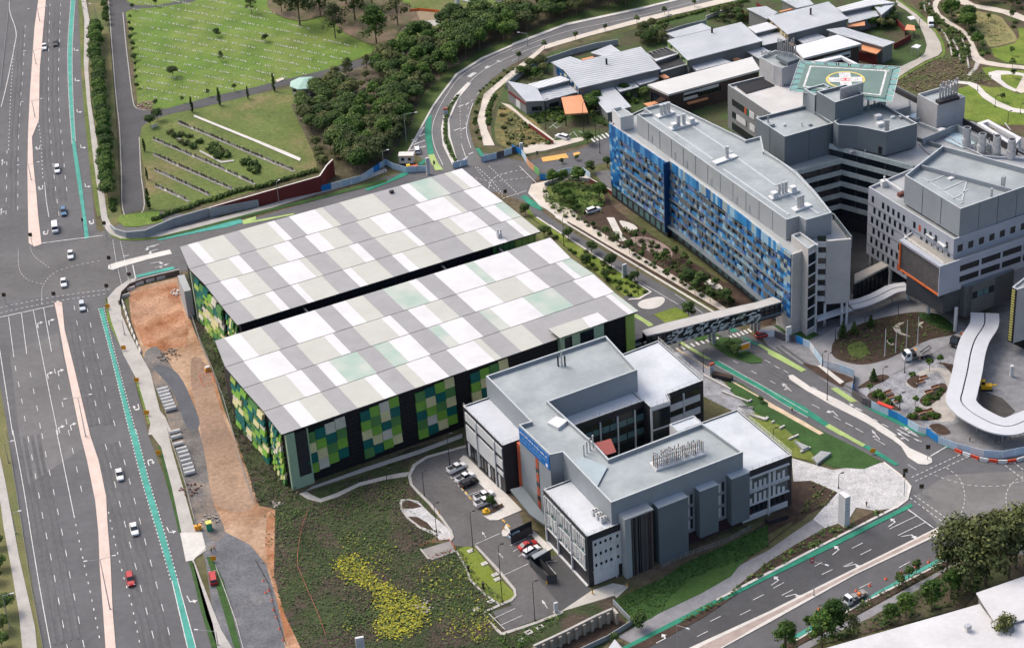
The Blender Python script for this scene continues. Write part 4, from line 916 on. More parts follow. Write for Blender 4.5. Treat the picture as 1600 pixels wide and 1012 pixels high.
# the coloured facade
BL=[M('facade_sky_blue',(.075,.26,.50),.35,.15,.3,spec=.5),M('facade_royal_blue',(.012,.11,.32),.35,.15,.3,spec=.5),M('facade_deep_blue',(.005,.045,.15),.35,.15,.3,spec=.5),
      M('facade_pale_blue',(.27,.44,.56),.4,.1,.3),M('facade_cream',(.30,.36,.36),.5,.1,.3),M('facade_lilac',(.13,.19,.38),.4,.12,.3),GLASS,SCREENC,M('facade_azure',(.025,.20,.45),.35,.15,.3,spec=.5)]
fp=[Vector(G(q,ZB)[:2]) for q in frontpx]
FLH=3.0
def facade(A,B,first=False,last=False):
    L=seg(A,B);e=(B-A).normalized();panels=MB();scr=MB();n=max(2,int(L/1.25));w=L/n
    for i in range(n):          # parapet band: coloured boards standing to the roof
        c=random.choice((0,8,8,1,4,8,3)) if not first else random.choice((0,8,1,0))
        panels.wbox(A,B,i*w+.03,(i+1)*w-.03,ZB-2.6,ZB+.35,.02,.18,c)
    for f in range(6):
        z=ZB-2.7-FLH*(f+1)
        edge=5 if first else 0
        i=0
        while i<n:
            if (first and i<5) or (last and i>n-6):
                for k in range(3): panels.wbox(A,B,i*w+.02,(i+1)*w-.02,z+k*FLH/3+.02,z+(k+1)*FLH/3-.02,.02,.2,random.choice((1,1,8,8,2,0,1,3) if random.random()<.95 else (4,)))
                i+=1;continue
            r=random.random()
            c=random.choice((0,1,8,8,3,3,5,2,4,0));panels.wbox(A,B,i*w+.04,(i+1)*w-.04,z+.1,z+1.2,.02,.25,c)
            if r<.6: panels.wbox(A,B,i*w+.05,(i+1)*w-.05,z+1.4,z+FLH-.1,.02,.08,random.choice((0,3,5,3,1,8)))
            i+=1
        a0=(5 if first else 0)*w;a1=L-(6*w if last else 0)
        scr.wbox(A,B,a0,a1,z+2.55,z+FLH-.3,.3,.4);scr.wbox(A,B,a0,a1,z-.05,z+.05,.0,.45 if f != 2 else 1.0)
        u=a0
        while u<a1-1.5:
            if random.random()<.55: scr.wbox(A,B,u,u+1.1,z+1.3,z+2.85,.42,.55)
            u+=1.25 if random.random()<.7 else 2.5
    panels.build('facade_panels',BL,wb);scr.build('sun_screen',M('sun_screen_mesh',(.12,.135,.145),.6,.25,.9),wb)
    for f in range(6):
        z=ZB-2.7-FLH*(f+1);m=max(1,int(L/6))
        for k in range(m): win(wb,A,B,(5*w if first else 0)+.1+k*(L-(5*w if first else 0)-(6*w if last else 0))/m,(5*w if first else 0)+(k+.96)*(L-(5*w if first else 0)-(6*w if last else 0))/m,z+1.38,z+2.6,GLASS,.05)
    return n
facade(fp[0],fp[1],True,False);facade(fp[2],fp[3]);facade(fp[3],fp[4]);facade(fp[4],fp[5]);facade(fp[5],fp[6],False,False)
mb=MB();A,B=fp[5],fp[6];L=seg(A,B)
for c in range(4):
    for r in range(15): mb.wbox(A,B,c*L/4+.02,(c+1)*L/4-.02,5.2+r*1.34+.02,6.54+r*1.34-.02,.25,.55,random.choice((1,8,1,2,8,1,0,1,3,4) if random.random()>.1 else (4,)))
mb.build('facade_panels',BL,wb)
mb=MB();A,B=fp[1],fp[2];mb.wbox(A,B,-1.0,seg(A,B)+.2,2,ZB+.2,.02,.3);mb.build('facade_recess',M('facade_deep_blue',()),wb)
for k in (2,3,4):
    A,B=fp[k],fp[k+1];mb=MB();mb.wbox(A,B,0,seg(A,B)+.1,4.0,4.4,.1,1.8);mb.build('podium_canopy',CLAD_D,wb)
for k in (0,2,3,4):
    A,B=fp[k],fp[k+1];L=seg(A,B);n=int(L/3.2)
    for i in range(n): win(wb,A,B,i*L/n+.5,i*L/n+2.6,1.0,3.4,GLASS_B,.06)
rail(wb,[Vector(v) for v in fp[:2]],ZB,.9,step=3);rail(wb,[Vector(v) for v in fp[2:6]],ZB,.9,step=3)
# lift overrun at the far end
mb=MB();q=P2(Q('a5','90,110 170,90 280,165 165,190'),ZB+4.2);roofed(mb,q,ZB+4.2,ZB-.4,.8);mb.build('lift_overrun',[PANEL_W,ROOF_G,COPING],wb)
# concrete stair towers at the near end
ZT=27.6
t1=ccw(P2(Q('r2','357,45 445,12 610,130 525,180'),ZT));mb=MB();roofed(mb,t1,ZT,0,.8);mb.build('stair_tower',[TOWERC,ROOF_G,COPING],wb)
A,B=V2((1263,388.5),ZT),V2((1276.4,380.5),ZT);L=seg(A,B)
for i in range(7): win(wb,A,B,.25,L-.5,2.2+i*3.4,5.2+i*3.4,GLASS,.1)
mb=MB();mb.wbox(A,B,L-.45,L,0,ZT,.0,.5)
for i in range(8): mb.wbox(A,B,.1,L-.45,1.75+i*3.4,2.2+i*3.4,.02,.2)
mb.build('tower_frame',PANEL_W,wb)
ZE=25.2
A,B=Vector(fp[6]),V2((1263,388.5),ZB);mb=MB();mb.wbox(A,B,-.3,seg(A,B),0,ZE+.2,-.2,.5);mb.build('end_wall',TOWERC,wb)
A,B=Vector(fp[5]),Vector(fp[6]);mb=MB();mb.wbox(A,B,-.3,seg(A,B)+.2,0,5.2,.02,.5);mb.build('end_plinth',TOWERC,wb)
A,B=V2((1290.7,376),27),V2((1329.4,372.6),27);L=seg(A,B)
mb=MB();mb.wbox(A,B,0,L,7.4,27.2,.0,.7);mb.build('end_wall',TOWERC,wb)
A0=V2((1276.4,381),26)
for i in range(6): part('balcony_band',PANEL_W,wb,lambda mb: mb.wbox(A0,A,.1,seg(A0,A)+.2,8.2+i*3.4,9.8+i*3.4,.0,.35))
for i in range(6): win(wb,A0,A,.1,seg(A0,A),9.8+i*3.4,11.6+i*3.4,GLASS,.1)
for u in (.1,L*.72,L-.5):
    mb=MB();q=A+(B-A).normalized()*u;mb.tube((q.x,q.y,0),(q.x,q.y,7.5),.38,n=10);mb.build('pillar',PANEL_W,wb)
mb=MB();mb.prism(P2(Q('r2','608,840 615,895 960,785 905,740'),4.2),3.9,4.2);mb.build('entrance_canopy',ROOF_W,wb)
mb=MB()
for d in (0,.5,1.0): pass
A,B=V2((1300,336),ZB+1),V2((1329,373),ZB+1);mb.wbox(B,A,0,seg(A,B),ZB-2,ZB+1.6,.1,.5);mb.build('roof_screen',CLAD_D,wb)

# ------------------------------------------------------------------ central block
ZC=27.0
cb=thing('clinical_building','central hospital block of dark grey plant cubes above floors banded in pale green glass','hospital building',cent(P2(Q('p','1226,213 1440,262 1592,234 1400,140'),ZC)))
main=P2(Q('p','1296,224 1428,258.6 1440,310 1700,320 1700,290 1592,234 1507,185 1431,150 1394,130.6 1340,118 1262,128'),ZC)
mb=MB();roofed(mb,main,ZC,0,.7,3);mb.build('main_roof',[CLAD,M('grey_deck',(.25,.265,.275),.6,.15,.12,fine=.05,col2=(.30,.31,.32)),CLAD_D,CHAR],cb)
BANDM=M('spandrel_glass',(.42,.475,.465),.35,.15,.5,spec=.4)
def banded(A,B,ztop,nf,fh=3.75,m0=GLASS,skip=0):
    L=seg(A,B)
    for f in range(nf):
        z=ztop-f*fh;n=max(2,int(L/1.6));mb=MB();mb.wbox(A,B,0,L,z-1.5,z-.05,.0,.25,1)
        for i in range(n): mb.wbox(A,B,i*L/n+.03,(i+1)*L/n-.03,z-1.55,z,.02,.3)
        mb.build('spandrel_band',[BANDM,CLAD_D],cb)
    for f in range(nf):
        z=ztop-f*fh;n=max(1,int(L/7))
        for i in range(n): win(cb,A,B,i*L/n+.3,(i+1)*L/n-.3,z-fh+.02,z-1.6,GLASS,.08)
A,B=V2((1296,224),ZC),V2((1428,258.6),ZC);banded(A,B,ZC,6)
ZX=23.2
xw=P2(Q('p','1180,240 1242.6,266.3 1314,247.5 1296,215 1200,210'),ZX)
mb=MB();mb.prism(xw,0,ZX,0,1);mb.build('court_wing',[CHAR,ROOF_G],cb)
banded(V2((1242.6,266.3),ZX),V2((1314,247.5),ZX),ZX,5)
def cube(name,px,z,z0,mw=CLAD_D,mt=ROOF_G,par=1.0,joints=4,parent=cb,lab=None):
    p=[Vector(v) for v in ccw(P2(px,z))];mb=MB();roofed(mb,p,z,z0,par)
    for i in range(len(p)):
        a,b=p[i],p[(i+1) % len(p)];l=seg(a,b);k=int(l/6)
        for j in range(1,k): mb.wbox(a,b,l*j/k-.04,l*j/k+.04,z0,z-.2,-.02,.06,3)
    mb.build(name,[mw,mt,COPING,CHAR],parent)
    return p
cube('plant_cube',Q('a7','285,585 725,475 800,520 970,630 540,752'),33.2,ZX-.1)
cube('plant_cube',Q('p','1302.5,190 1340,181 1335,165')[:1]+Q('a8','160,228 430,380 205,445 0,400')[::-1][:0]+Q('p','1310,195 1340,197 1384.6,206.7 1433.5,192.6 1374.8,159.6 1330,172'),34.4,ZC-.1)
cube('lift_tower',Q('a7','820,355 985,450 1235,375 1080,290'),40.0,ZC-4,CLAD_D)
cube('lift_tower',Q('a7','710,330 885,285 935,310 805,390'),38.5,ZC-4,CLAD)
A,B=V2(Q('a7','1030,400')[0],40),V2(Q('a7','1215,350')[0],40);mb=MB()
for i in range(18):
    p=A.lerp(B,i/17);mb.tube((p.x,p.y,39),(p.x,p.y,42.6),.2,n=6);mb.tube((p.x+.5,p.y+.9,39),(p.x+.5,p.y+.9,42.4),.2,n=6)
mb.build('flue_bank',STEEL,cb)
# service tower with masts, low ward wing with coloured windows
cube('service_tower',Q('b3','262,500 385,572 460,598 665,540 570,470 400,440'),21.5,0,M('tower_white',(.42,.42,.425),.7,.1,.3))
mb=MB();mb.prism(P2(Q('b3','405,490 510,550 615,515 500,460'),22.7),21.5,22.7);mb.build('plinth',CLAD_D,cb)
c=[G1('b3',425+i*17,480-(i % 3)*10+(i//3)*8,22.7) for i in range(10)]
for i,p in enumerate(c):
    mb=MB();mb.tube(p,p+Vector((0,0,random.uniform(4,6))),.22,n=6);mb.build('mast',STEEL,cb)
for i in range(7):
    p=G1('b3',285+i*18,485+(i % 2)*12,20.9);mb=MB();mb.tube(p,p+Vector((0,0,1.6)),.25,n=6);mb.build('vent_pipe',STEEL,cb)
ZW=15.5
wing=P2(Q('a7','40,295 360,215 500,290 700,300 620,480 435,550 280,600 285,640'),ZW)
wing=P2(Q('a7','40,295 360,215 510,290 740,270 700,480 437,560'),ZW);mb=MB();roofed(mb,wing,ZW,0,.8);mb.build('low_wing',[M('wing_grey',(.20,.205,.215),.6,.08,.3),M('pale_roof',(.46,.455,.445),.6,.1,.15,fine=.04),COPING],cb)
mb=MB();mb.flat(P2(Q('a7','110,305 350,240 455,300 200,372'),ZW-.5),ZW-.5);mb.build('light_well',SHADOWC,cb)
A,B=V2(Q('a7','40,295')[0],ZW),V2(Q('a7','437,560')[0],ZW);L=seg(A,B)
CW=[REDP,M('window_green',(.02,.12,.07),.4),PANEL_W,M('window_blue',(.02,.2,.5),.4),GLASS]
for r,zz in enumerate((9.4,5.0)):
    win(cb,A,B,L*.10,L*.42,zz,zz+2.2,GLASS,.08)
    for u,c in ((.38,0),(.44,1),(.49,2),(.66,2),(.73,3)) if r==0 else ((.2,2),(.30,2),(.5,2)): win(cb,A,B,L*u,L*(u+.05 if c != 2 else u+.11),zz,zz+2.2,CW[c],.14)
win(cb,A,B,L*.1,L*.9,.6,3.2,GLASS,.1)
# white cladded plant box on the far edge
box=cube('plant_box',Q('p','1433.5,147 1465,164 1508.5,151 1473.7,135'),34.5,ZC-8,M('tower_white',()))
mb=MB();mb.prism(P2(Q('a8','560,210 590,230 735,190 700,165'),35.4),34.5,35.4);mb.build('plinth',CHAR,cb)
for i in range(14):
    p=G1('a8',592+(i % 7)*20,205-(i % 7)*5-(i//7)*22,35.4);mb=MB();mb.tube(p,p+Vector((0,0,random.uniform(3.4,4.4))),.3,n=7);mb.build('exhaust_stack',STEEL,cb)
# upstands, wells and drums across the big roof
def upstand(fr,s,z=ZC-.6,h=1.8,m=CLAD_D,t=.4,name='roof_upstand'):
    mb=MB();pts=[Vector(G(p,z+h)[:2]) for p in Q(fr,s)]
    band(mb,pts,-t/2,t/2,z,h);return mb.build(name,m,cb)
upstand('a8','255,115 430,205',m=CHAR,h=1.5);upstand('a8','760,345 1150,565',m=CHAR,h=2.0);upstand('a8','465,490 715,388 1000,560',m=CLAD,h=2.4);upstand('a8','430,480 470,495 600,535',h=1.2)
upstand('a8','375,215 380,255 230,300',h=3.0,m=CLAD);upstand('a8','440,370 580,425',h=1.0,m=COPING);upstand('a8','400,350 530,320 560,330',h=1.0,m=COPING)
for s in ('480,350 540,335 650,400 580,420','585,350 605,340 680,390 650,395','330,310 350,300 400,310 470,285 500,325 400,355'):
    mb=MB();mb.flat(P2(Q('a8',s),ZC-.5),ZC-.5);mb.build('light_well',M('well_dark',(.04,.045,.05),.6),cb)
for s in ('335,312 395,312 460,295 480,325 395,345','620,500 710,425 800,475 860,520 760,560'):
    mb=MB();mb.flat(P2(Q('a8',s),ZC-.45),ZC-.45);mb.build('skylight',M('sky_glass',(.36,.47,.53),.2,.1,.4,spec=.6),cb)
for x,y in ((780,545),(890,590),(995,605),(1100,630)):
    p=G1('a8',x,y,ZC-.6);mb=MB();mb.tube(p,p+Vector((0,0,2.6)),1.35,n=16);mb.tube(p+Vector((0,0,2.6)),p+Vector((0,0,6.0)),1.12,n=16);mb.tube(p+Vector((0,0,6.0)),p+Vector((0,0,6.02)),.9,n=16,mi=1);mb.build('cooling_drum',[STEEL,BLACKM],cb,shade=False)
p=G1('a8',605,455,ZC-.6);mb=MB();mb.tube(p,p+Vector((0,0,1.4)),1.2,n=14);mb.build('fan_housing',PANEL_W,cb)
for fr,x,y,z in (('a8',145,345,33.4),('a8',160,400,33.4)):
    p=G1(fr,x,y,z);mb=MB();mb.box(p,(2,1.6,1.1),.4);mb.build('fan_housing',PANEL_W,cb)
for i in range(3):
    p=G1('a8',198+i*11,430,33.4);mb=MB();mb.tube(p,p+Vector((0,0,3.2)),.3,n=7);mb.build('exhaust_stack',STEEL,cb)
mb=MB();A,B=V2((1384.6,206.7),34.4),V2((1433.5,192.6),34.4);A3,B3=V2((1340,197),34.4),V2((1384.6,206.7),34.4)
win(cb,A3,B3,seg(A3,B3)-2.2,seg(A3,B3)-1.1,ZC+.2,ZC+2.4,BLACKM,.1,'door')
for i in range(26):
    x,y,z=random.choice(((1330+random.random()*60,228+random.random()*15,ZC-.7),(1445+random.random()*60,175+random.random()*40,ZC-.7),(1500+random.random()*60,215+random.random()*20,ZC-.7),(1200+random.random()*70,190+random.random()*8,32.2),(1390+random.random()*30,185,33.4)))
    p=G((x,y),z);s_=random.uniform(.4,1.1);part('roof_vent',random.choice((STEEL,PANEL_W,CLAD)),cb,lambda mb: mb.box(p,(s_*1.4,s_,s_*.8),.4) if i % 3 else mb.tube(p,p+Vector((0,0,1+s_)),.22,n=7))
for s in ('440,520 470,560 520,600','640,470 760,545 900,610','1060,380 1100,430'):
    part('pipe_run',STEEL,cb,lambda mb: [mb.tube(a,b,.18,n=6) for a,b in zip(GG('a8',s,ZC-.3),GG('a8',s,ZC-.3)[1:])])
# ------------------------------------------------------------------ helipad
ZHP=38.0
hp4=[Vector(v) for v in ccw(P2(Q('p','1259,99.6 1395,108 1383,153.5 1246,138'),ZHP))]
hp=thing('helipad','green rooftop helipad with a white cross in a yellow ring','helipad',cent(hp4,ZC))
HPM=M('helipad_green',(.125,.19,.17),.7,.12,.15,fine=.05)
mb=MB();mb.prism(hp4,ZHP-.6,ZHP);mb.build('deck',HPM,hp)
hc=Vector(G((1321,124.5),ZHP));TUV=Vector((math.cos(.47),math.sin(.47),0));TN=Vector((-TUV.y,TUV.x,0))
mb=MB();n=40;r1,r0=5.8,5.2
for i in range(n):
    a,b=6.2832*i/n,6.2832*(i+1)/n
    mb.face([hc+Vector((math.cos(t)*r,math.sin(t)*r,.02)) for t,r in ((a,r0),(a,r1),(b,r1),(b,r0))])
mb.build('yellow_ring',M('helipad_yellow',(.58,.47,.12),.7),hp)
ax=(hp4[1]-hp4[0]).normalized();ay=Vector((-ax.y,ax.x,0));ax=Vector((ax.x,ax.y,0))
R0=(ax+ay*.35).normalized();ax,ay=Vector((1,-.12,0)).normalized(),Vector((.12,1,0)).normalized()
mb=MB()
for u,v in ((5.0,1.7),(1.7,5.0)):
    q=[hc+ax*(a*u)+ay*(b*v)+Vector((0,0,.03 if u>2 else .034)) for a,b in ((-1,-1),(1,-1),(1,1),(-1,1))];mb.face(q)
mb.build('white_cross',WHITE,hp)
mb=MB()
for x0,x1,y0,y1 in ((-1.3,1.3,.55,.95),(-1.3,1.3,-.95,-.55),(-.25,.25,-.55,.55)): mb.face([hc+ax*x+ay*y+Vector((0,0,.045)) for x,y in ((x0,y0),(x1,y0),(x1,y1),(x0,y1))])
mb.build('red_letter',M('helipad_red',(.6,.03,.04),.7),hp)
mb=MB()
q=inset(hp4,1.4);q2=inset(hp4,2.0)
for i in range(4):
    j=(i+1) % 4;mb.face([(q[i].x,q[i].y,ZHP+.02),(q[j].x,q[j].y,ZHP+.02),(q2[j].x,q2[j].y,ZHP+.02),(q2[i].x,q2[i].y,ZHP+.02)])
mb.build('edge_line',WHITE,hp)
mb=MB();o1=inset(hp4,-2.2)
for i in range(4):
    j=(i+1) % 4;a,b,c,d=hp4[i],hp4[j],o1[j],o1[i];l=(b-a).length;k=int(l/3)
    mb.tube((d.x,d.y,ZHP-.1),(c.x,c.y,ZHP-.1),.09,n=5,mi=1)
    for t in range(k+1):
        u,w=a.lerp(b,t/k),d.lerp(c,t/k);mb.tube((u.x,u.y,ZHP-.3),(w.x,w.y,ZHP-.1),.08,n=5,mi=1)
    for t in range(k):
        u,w,u2,w2_=a.lerp(b,(t+.12)/k),d.lerp(c,(t+.12)/k),a.lerp(b,(t+.88)/k),d.lerp(c,(t+.88)/k)
        mb.face([(u.x,u.y,ZHP-.25),(u2.x,u2.y,ZHP-.25),(w2_[0],w2_[1],ZHP-.2),(w[0],w[1],ZHP-.2)],0)
mb.build('safety_net',[M('net_green',(.15,.30,.28),.7),PANEL_W],hp)
for i in range(4):
    for t in (.15,.5,.85):
        u=hp4[i].lerp(hp4[(i+1) % 4],t).lerp(hc,.12);part('support',STEEL,hp,lambda mb: mb.tube((u.x,u.y,ZC-4),(u.x,u.y,ZHP-.6),.35,n=8))
mb=MB();ra=GG('b3','700,545 975,485 1130,560 1170,580 1120,575 985,505 760,560',ZHP-.4);mb.prism(ra,ZHP-1.2,ZHP-.4);mb.build('access_ramp',PANEL_W,hp)
# digits by the far corner, too small to read
A,B=V2(Q('z4','505,330')[0],ZHP),V2(Q('z4','555,335')[0],ZHP)
mb=MB();e=(B-A).normalized();nn=Vector((-e.y,e.x))
for u in (0,.9,2.2,3.1):
    for a,b,c,d in ((0,.6,0,.18),(0,.6,.7,.88),(0,.6,1.4,1.58),(.42,.6,.18,.7),(0,.18,.88,1.4)):
        mb.face([(*(A+e*(u+x)+nn*y),ZHP+.03) for x,y in ((a,c),(b,c),(b,d),(a,d))])
mb.build('marking',WHITE,hp)

# ------------------------------------------------------------------ east block (pale lavender precast)
eb=thing('hospital_wing','pale lavender-grey hospital wing on white pillars with rows of slot windows','hospital building',cent(P2(Q('p','1357,292 1491,374 1600,336'),ZC)))
pe=P2(Q('p','1357.3,292 1490.8,373.7 1680,309 1640,250 1500,240 1420,265'),ZC)
mb=MB();roofed(mb,pe,ZC,5.6,.8);mb.face([(p[0],p[1],5.6) for p in ccw(pe)][::-1],3);mb.build('wall',[LAV,M('grey_deck',()),COPING,CHAR],eb)
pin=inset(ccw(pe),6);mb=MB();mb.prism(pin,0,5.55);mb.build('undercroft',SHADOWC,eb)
A,B=V2((1357.3,292),ZC),V2((1490.8,373.7),ZC);L=seg(A,B)
for r in range(6):
    for i in range(15):
        if random.random()<.12: continue
        u=1.6+i*(L-2.5)/15+((r % 2)*.9);win(eb,A,B,u,u+.95,23.0-r*3.25,24.9-r*3.25,REDP if random.random()<.04 else GLASS,.05)
mb=MB()
for r in range(5): mb.wbox(A,B,0,L,21.9-r*3.25,22.05-r*3.25,0,.08)
mb.build('joint',CLAD_D,eb)
for x,y in ((1390.7,444),(1419,468.5),(1450.5,489.5),(1492,517.5),(1361,415)):
    p=G((x,y));mb=MB();mb.tube(p,p+Vector((0,0,5.6 if x<1415 else 7.5)),.5,n=12);mb.build('pillar',PANEL_W,eb)
pp=cube('penthouse',Q('p','1414,273.6 1500.9,326.3 1648,275 1472.6,227.4'),35.5,ZC-.1,CLAD,ROOF_G,1.6,parent=eb)
mb=MB();A,B=V2((1440,257),35.2),V2((1590,297),35.2);mb.wbox(A,B,0,seg(A,B),33.9,35.2,0,.5);mb.build('divider',CLAD,eb)
for s in ('510,805 690,730','610,865 790,785','690,925 790,860','470,775 690,915 760,950','785,785 745,960'):
    mb=MB();band(mb,[Vector(G(p,33.9)[:2]) for p in Q('a8',s)],-.2,.2,33.9,.15);mb.build('roof_ridge',COPING,eb)
for i in range(4):
    p=G1('a8',1030+i*9,850-(i % 2)*12,33.9);mb=MB();mb.tube(p,p+Vector((0,0,3.4)),.16,n=6);mb.build('exhaust_stack',STEEL,eb)
p=G1('a8',960,905,33.9);mb=MB();mb.tube(p,p+Vector((0,0,2.4)),.4,n=8);mb.build('exhaust_stack',STEEL,eb)
p=G1('a8',670,780,33.9);mb=MB();mb.box(p,(1.8,1.2,.4),.5);mb.build('roof_hatch',PANEL_W,eb)
# cleaning crane on the low roof
p=G1('a8',190,830,ZC-.8);q=G1('a8',320,900,ZC-.8);mb=MB();mb.box(p,(2,1.6,1.8),.3);mb.tube(p+Vector((0,0,2.2)),q+Vector((0,0,1.6)),.25,n=6);mb.tube(p+Vector((0,0,1.8)),p+Vector((0,0,3)),.3,n=6);mb.box(q,(2.6,1.2,1.0),.4,1);mb.build('cleaning_crane',[PANEL_W,M('crane_red',(.14,.05,.04),.6)],eb)
# projecting box with the orange-framed louvres
ZQ,ZQ0=21.3,12.0
qb=P2(Q('p','1410.4,372.5 1474.7,414.5 1690,342 1650,310 1500,340 1440,350'),ZQ);mb=MB();roofed(mb,qb,ZQ,ZQ0,.5);mb.face([(p[0],p[1],ZQ0) for p in ccw(qb)][::-1],3);mb.build('projecting_box',[LAV,M('tan_deck',(.27,.26,.24),.7,.1,.4),COPING,CHAR],eb)
A,B=V2((1410.4,372.5),ZQ),V2((1474.7,414.5),ZQ);L=seg(A,B)
ORF=M('orange_frame',(.60,.14,.04),.5,.05)
mb=MB();mb.wbox(A,B,.2,.7,ZQ0,ZQ-.6,.0,1.2);mb.wbox(A,B,.2,L-.1,ZQ0,ZQ0+.4,.0,1.2);mb.build('orange_frame',ORF,eb)
mb=MB();mb.wbox(A,B,0,L,ZQ-.7,ZQ-.02,.0,1.25);mb.wbox(A,B,L-.3,L,ZQ0,ZQ-.7,.0,1.25);mb.build('box_frame',LAV,eb)
mb=MB();mb.wbox(A,B,.7,L-.3,ZQ0+.4,ZQ-.7,.02,.3,0)
for i in range(38): mb.wbox(A,B,.8+i*(L-1.2)/38,.8+i*(L-1.2)/38+.16,ZQ0+.4,ZQ-.7,.3,.85,1)
mb.build('louvre_blades',[M('louvre_back',(.07,.065,.063),.6),M('blade_taupe',(.21,.195,.19),.6,.15,.6)],eb)
A,B=V2((1474.7,414.5),ZQ),V2((1690,342),ZQ);L=seg(A,B)
for r in range(2):
    for i in range(4): win(eb,A,B,5.6+i*7.2,5.6+i*7.2+6.4,17.6-r*3.4,19.4-r*3.4,GLASS,.06)
A,B=V2((1490.8,373.7),ZC),V2((1680,309),ZC)
for i in range(7): win(eb,A,B,1.4+i*3.6,1.4+i*3.6+1.7,22.6,24.6,GLASS,.06)
for s in ('430,425 465,415 510,445 475,460','505,475 540,465 585,490 545,510'):
    mb=MB();q=P2(Q('r5',s),ZQ+2.4);mb.prism(q,ZQ+2.2,ZQ+2.4)
    for v in q: mb.tube((v.x,v.y,ZQ-.5),(v.x,v.y,ZQ+2.2),.09,n=5)
    mb.build('terrace_canopy',PANEL_W,eb)
rail(eb,[V2((1412,371),ZQ),V2((1474.7,414.5),ZQ)],ZQ,.9)
# dark base and louvred lower box
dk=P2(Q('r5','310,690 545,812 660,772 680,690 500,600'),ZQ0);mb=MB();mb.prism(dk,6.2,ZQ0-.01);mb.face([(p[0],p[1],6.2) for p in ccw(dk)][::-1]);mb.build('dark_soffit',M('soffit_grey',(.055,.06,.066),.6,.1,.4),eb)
lb=P2(Q('r5','640,745 690,762 990,650 940,630'),13.0);mb=MB();mb.prism(lb,3.6,13);mb.face([(p[0],p[1],3.6) for p in ccw(lb)][::-1]);mb.build('louvre_box',CLAD_D,eb)
A,B=Vector(lb[1][:2]),Vector(lb[2][:2]);L=seg(A,B);mb=MB()
for i in range(40):
    if 4<i<24: continue
    mb.wbox(A,B,i*L/40,i*L/40+L/40*.45,3.6,12.9,.02,.4)
mb.wbox(A,B,L*.12,L*.6,3.6,8.4,.02,.2);mb.wbox(A,B,L*.12,L*.6,10.6,12.9,.02,.2);mb.build('louvre_blades',M('grey_louvre',()),eb)
A2,B2=Vector(lb[0][:2]),Vector(lb[1][:2]);mb=MB();l2=seg(A2,B2)
for i in range(5): mb.wbox(A2,B2,i*l2/5,i*l2/5+l2/5*.45,3.6,12.9,.02,.4)
mb.build('louvre_blades',M('grey_louvre',()),eb)
for i in range(4): win(eb,A,B,L*(.13+i*.117),L*(.13+i*.117)+L*.10,8.5,10.5,GLASS_B if i in (1,2) else GLASS,.12)
# link between ward block and east block
mb=MB();q=P2(Q('r5','-20,735 195,625 150,600 -20,680'),7.5);mb.prism(q,6.9,7.5,0,0);mb.build('link_roof',M('link_roof_brown',(.30,.285,.26),.7),eb)
A,B=Vector(q[0][:2]),Vector(q[1][:2]);L=seg(A,B);win(eb,A,B,0,L,.2,6.8,GLASS,-.2,'glazing',-.3);mb=MB()
for i in range(9): mb.wbox(A,B,i*L/8-.08,i*L/8+.08,0,6.9,-.2,.0)
for z in (2.2,4.5): mb.wbox(A,B,0,L,z,z+.15,-.2,-.02)
mb.build('mullion',BLACKM,eb)

# ------------------------------------------------------------------ corner building at the right edge
rb=thing('clinic_building','tall blank concrete building with a yellow-striped corner at the right edge of the photo','building',cent(P2(Q('p','1583,444 1620,470 1660,450'),20)))
q=P2(Q('p','1584,445 1581,451 1720,500 1720,440 1602,434'),20);q=P2(Q('z8','1140,318 1191,400 1500,300 1500,180 1191,275'),20);
q=P2(Q('p','1581.5,448 1590,452 1760,402 1740,380 1602,432'),20);mb=MB();roofed(mb,q,20,3.4,.6);mb.face([(p[0],p[1],3.4) for p in ccw(q)][::-1],3);mb.build('wall',[TOWERC,M('grey_deck',()),COPING,CHAR],rb)
q=[Vector(v) for v in q];A,B=Vector(q[0][:2]),Vector(q[1][:2]);L=seg(A,B);mb=MB();mb.wbox(A,B,.1,L-.1,3.4,19.8,.02,.3,0)
for i in range(20): mb.wbox(A,B,.3,L-.5,3.9+i*.8,4.35+i*.8,.3,.36,1)
mb.build('striped_corner',[BLACKM,M('corner_yellow',(.50,.47,.14),.6)],rb)
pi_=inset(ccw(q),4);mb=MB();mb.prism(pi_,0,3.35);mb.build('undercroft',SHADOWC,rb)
for x,y in ((1580,588),):
    p=G((x,y));mb=MB();mb.tube(p,p+Vector((0,0,3.4)),.5,n=10);mb.build('pillar',PANEL_W,rb)

# ------------------------------------------------------------------ sky bridge
ZS=9.4
sb=thing('footbridge','covered footbridge with white leaf screens crossing the avenue to the blue block','footbridge',cent(P2(Q('b7','235,330 1325,55 1255,18 205,285'),ZS)))
top=GG('b7','215,285 400,225 800,130 1120,60 1255,18',ZS);bot=GG('b7','255,325 420,290 800,190 1150,105 1325,55',ZS)
mb=MB()
for i in range(len(top)-1):
    q=ccw([top[i],bot[i],bot[i+1],top[i+1]]);mb.prism(q,ZS-.35,ZS)
mb.build('roof',M('bridge_roof',(.40,.39,.375),.5,.08,.3),sb)
mb=MB()
for i in range(len(top)-1):
    q=ccw([top[i],bot[i],bot[i+1],top[i+1]]);mb.prism(q,ZS-4.4,ZS-4.0)
    mb.face([(p[0],p[1],ZS-4.4) for p in q][::-1])
mb.build('deck',CHAR,sb)
mb=MB();gl=MB();gi=MB();lf=MB()
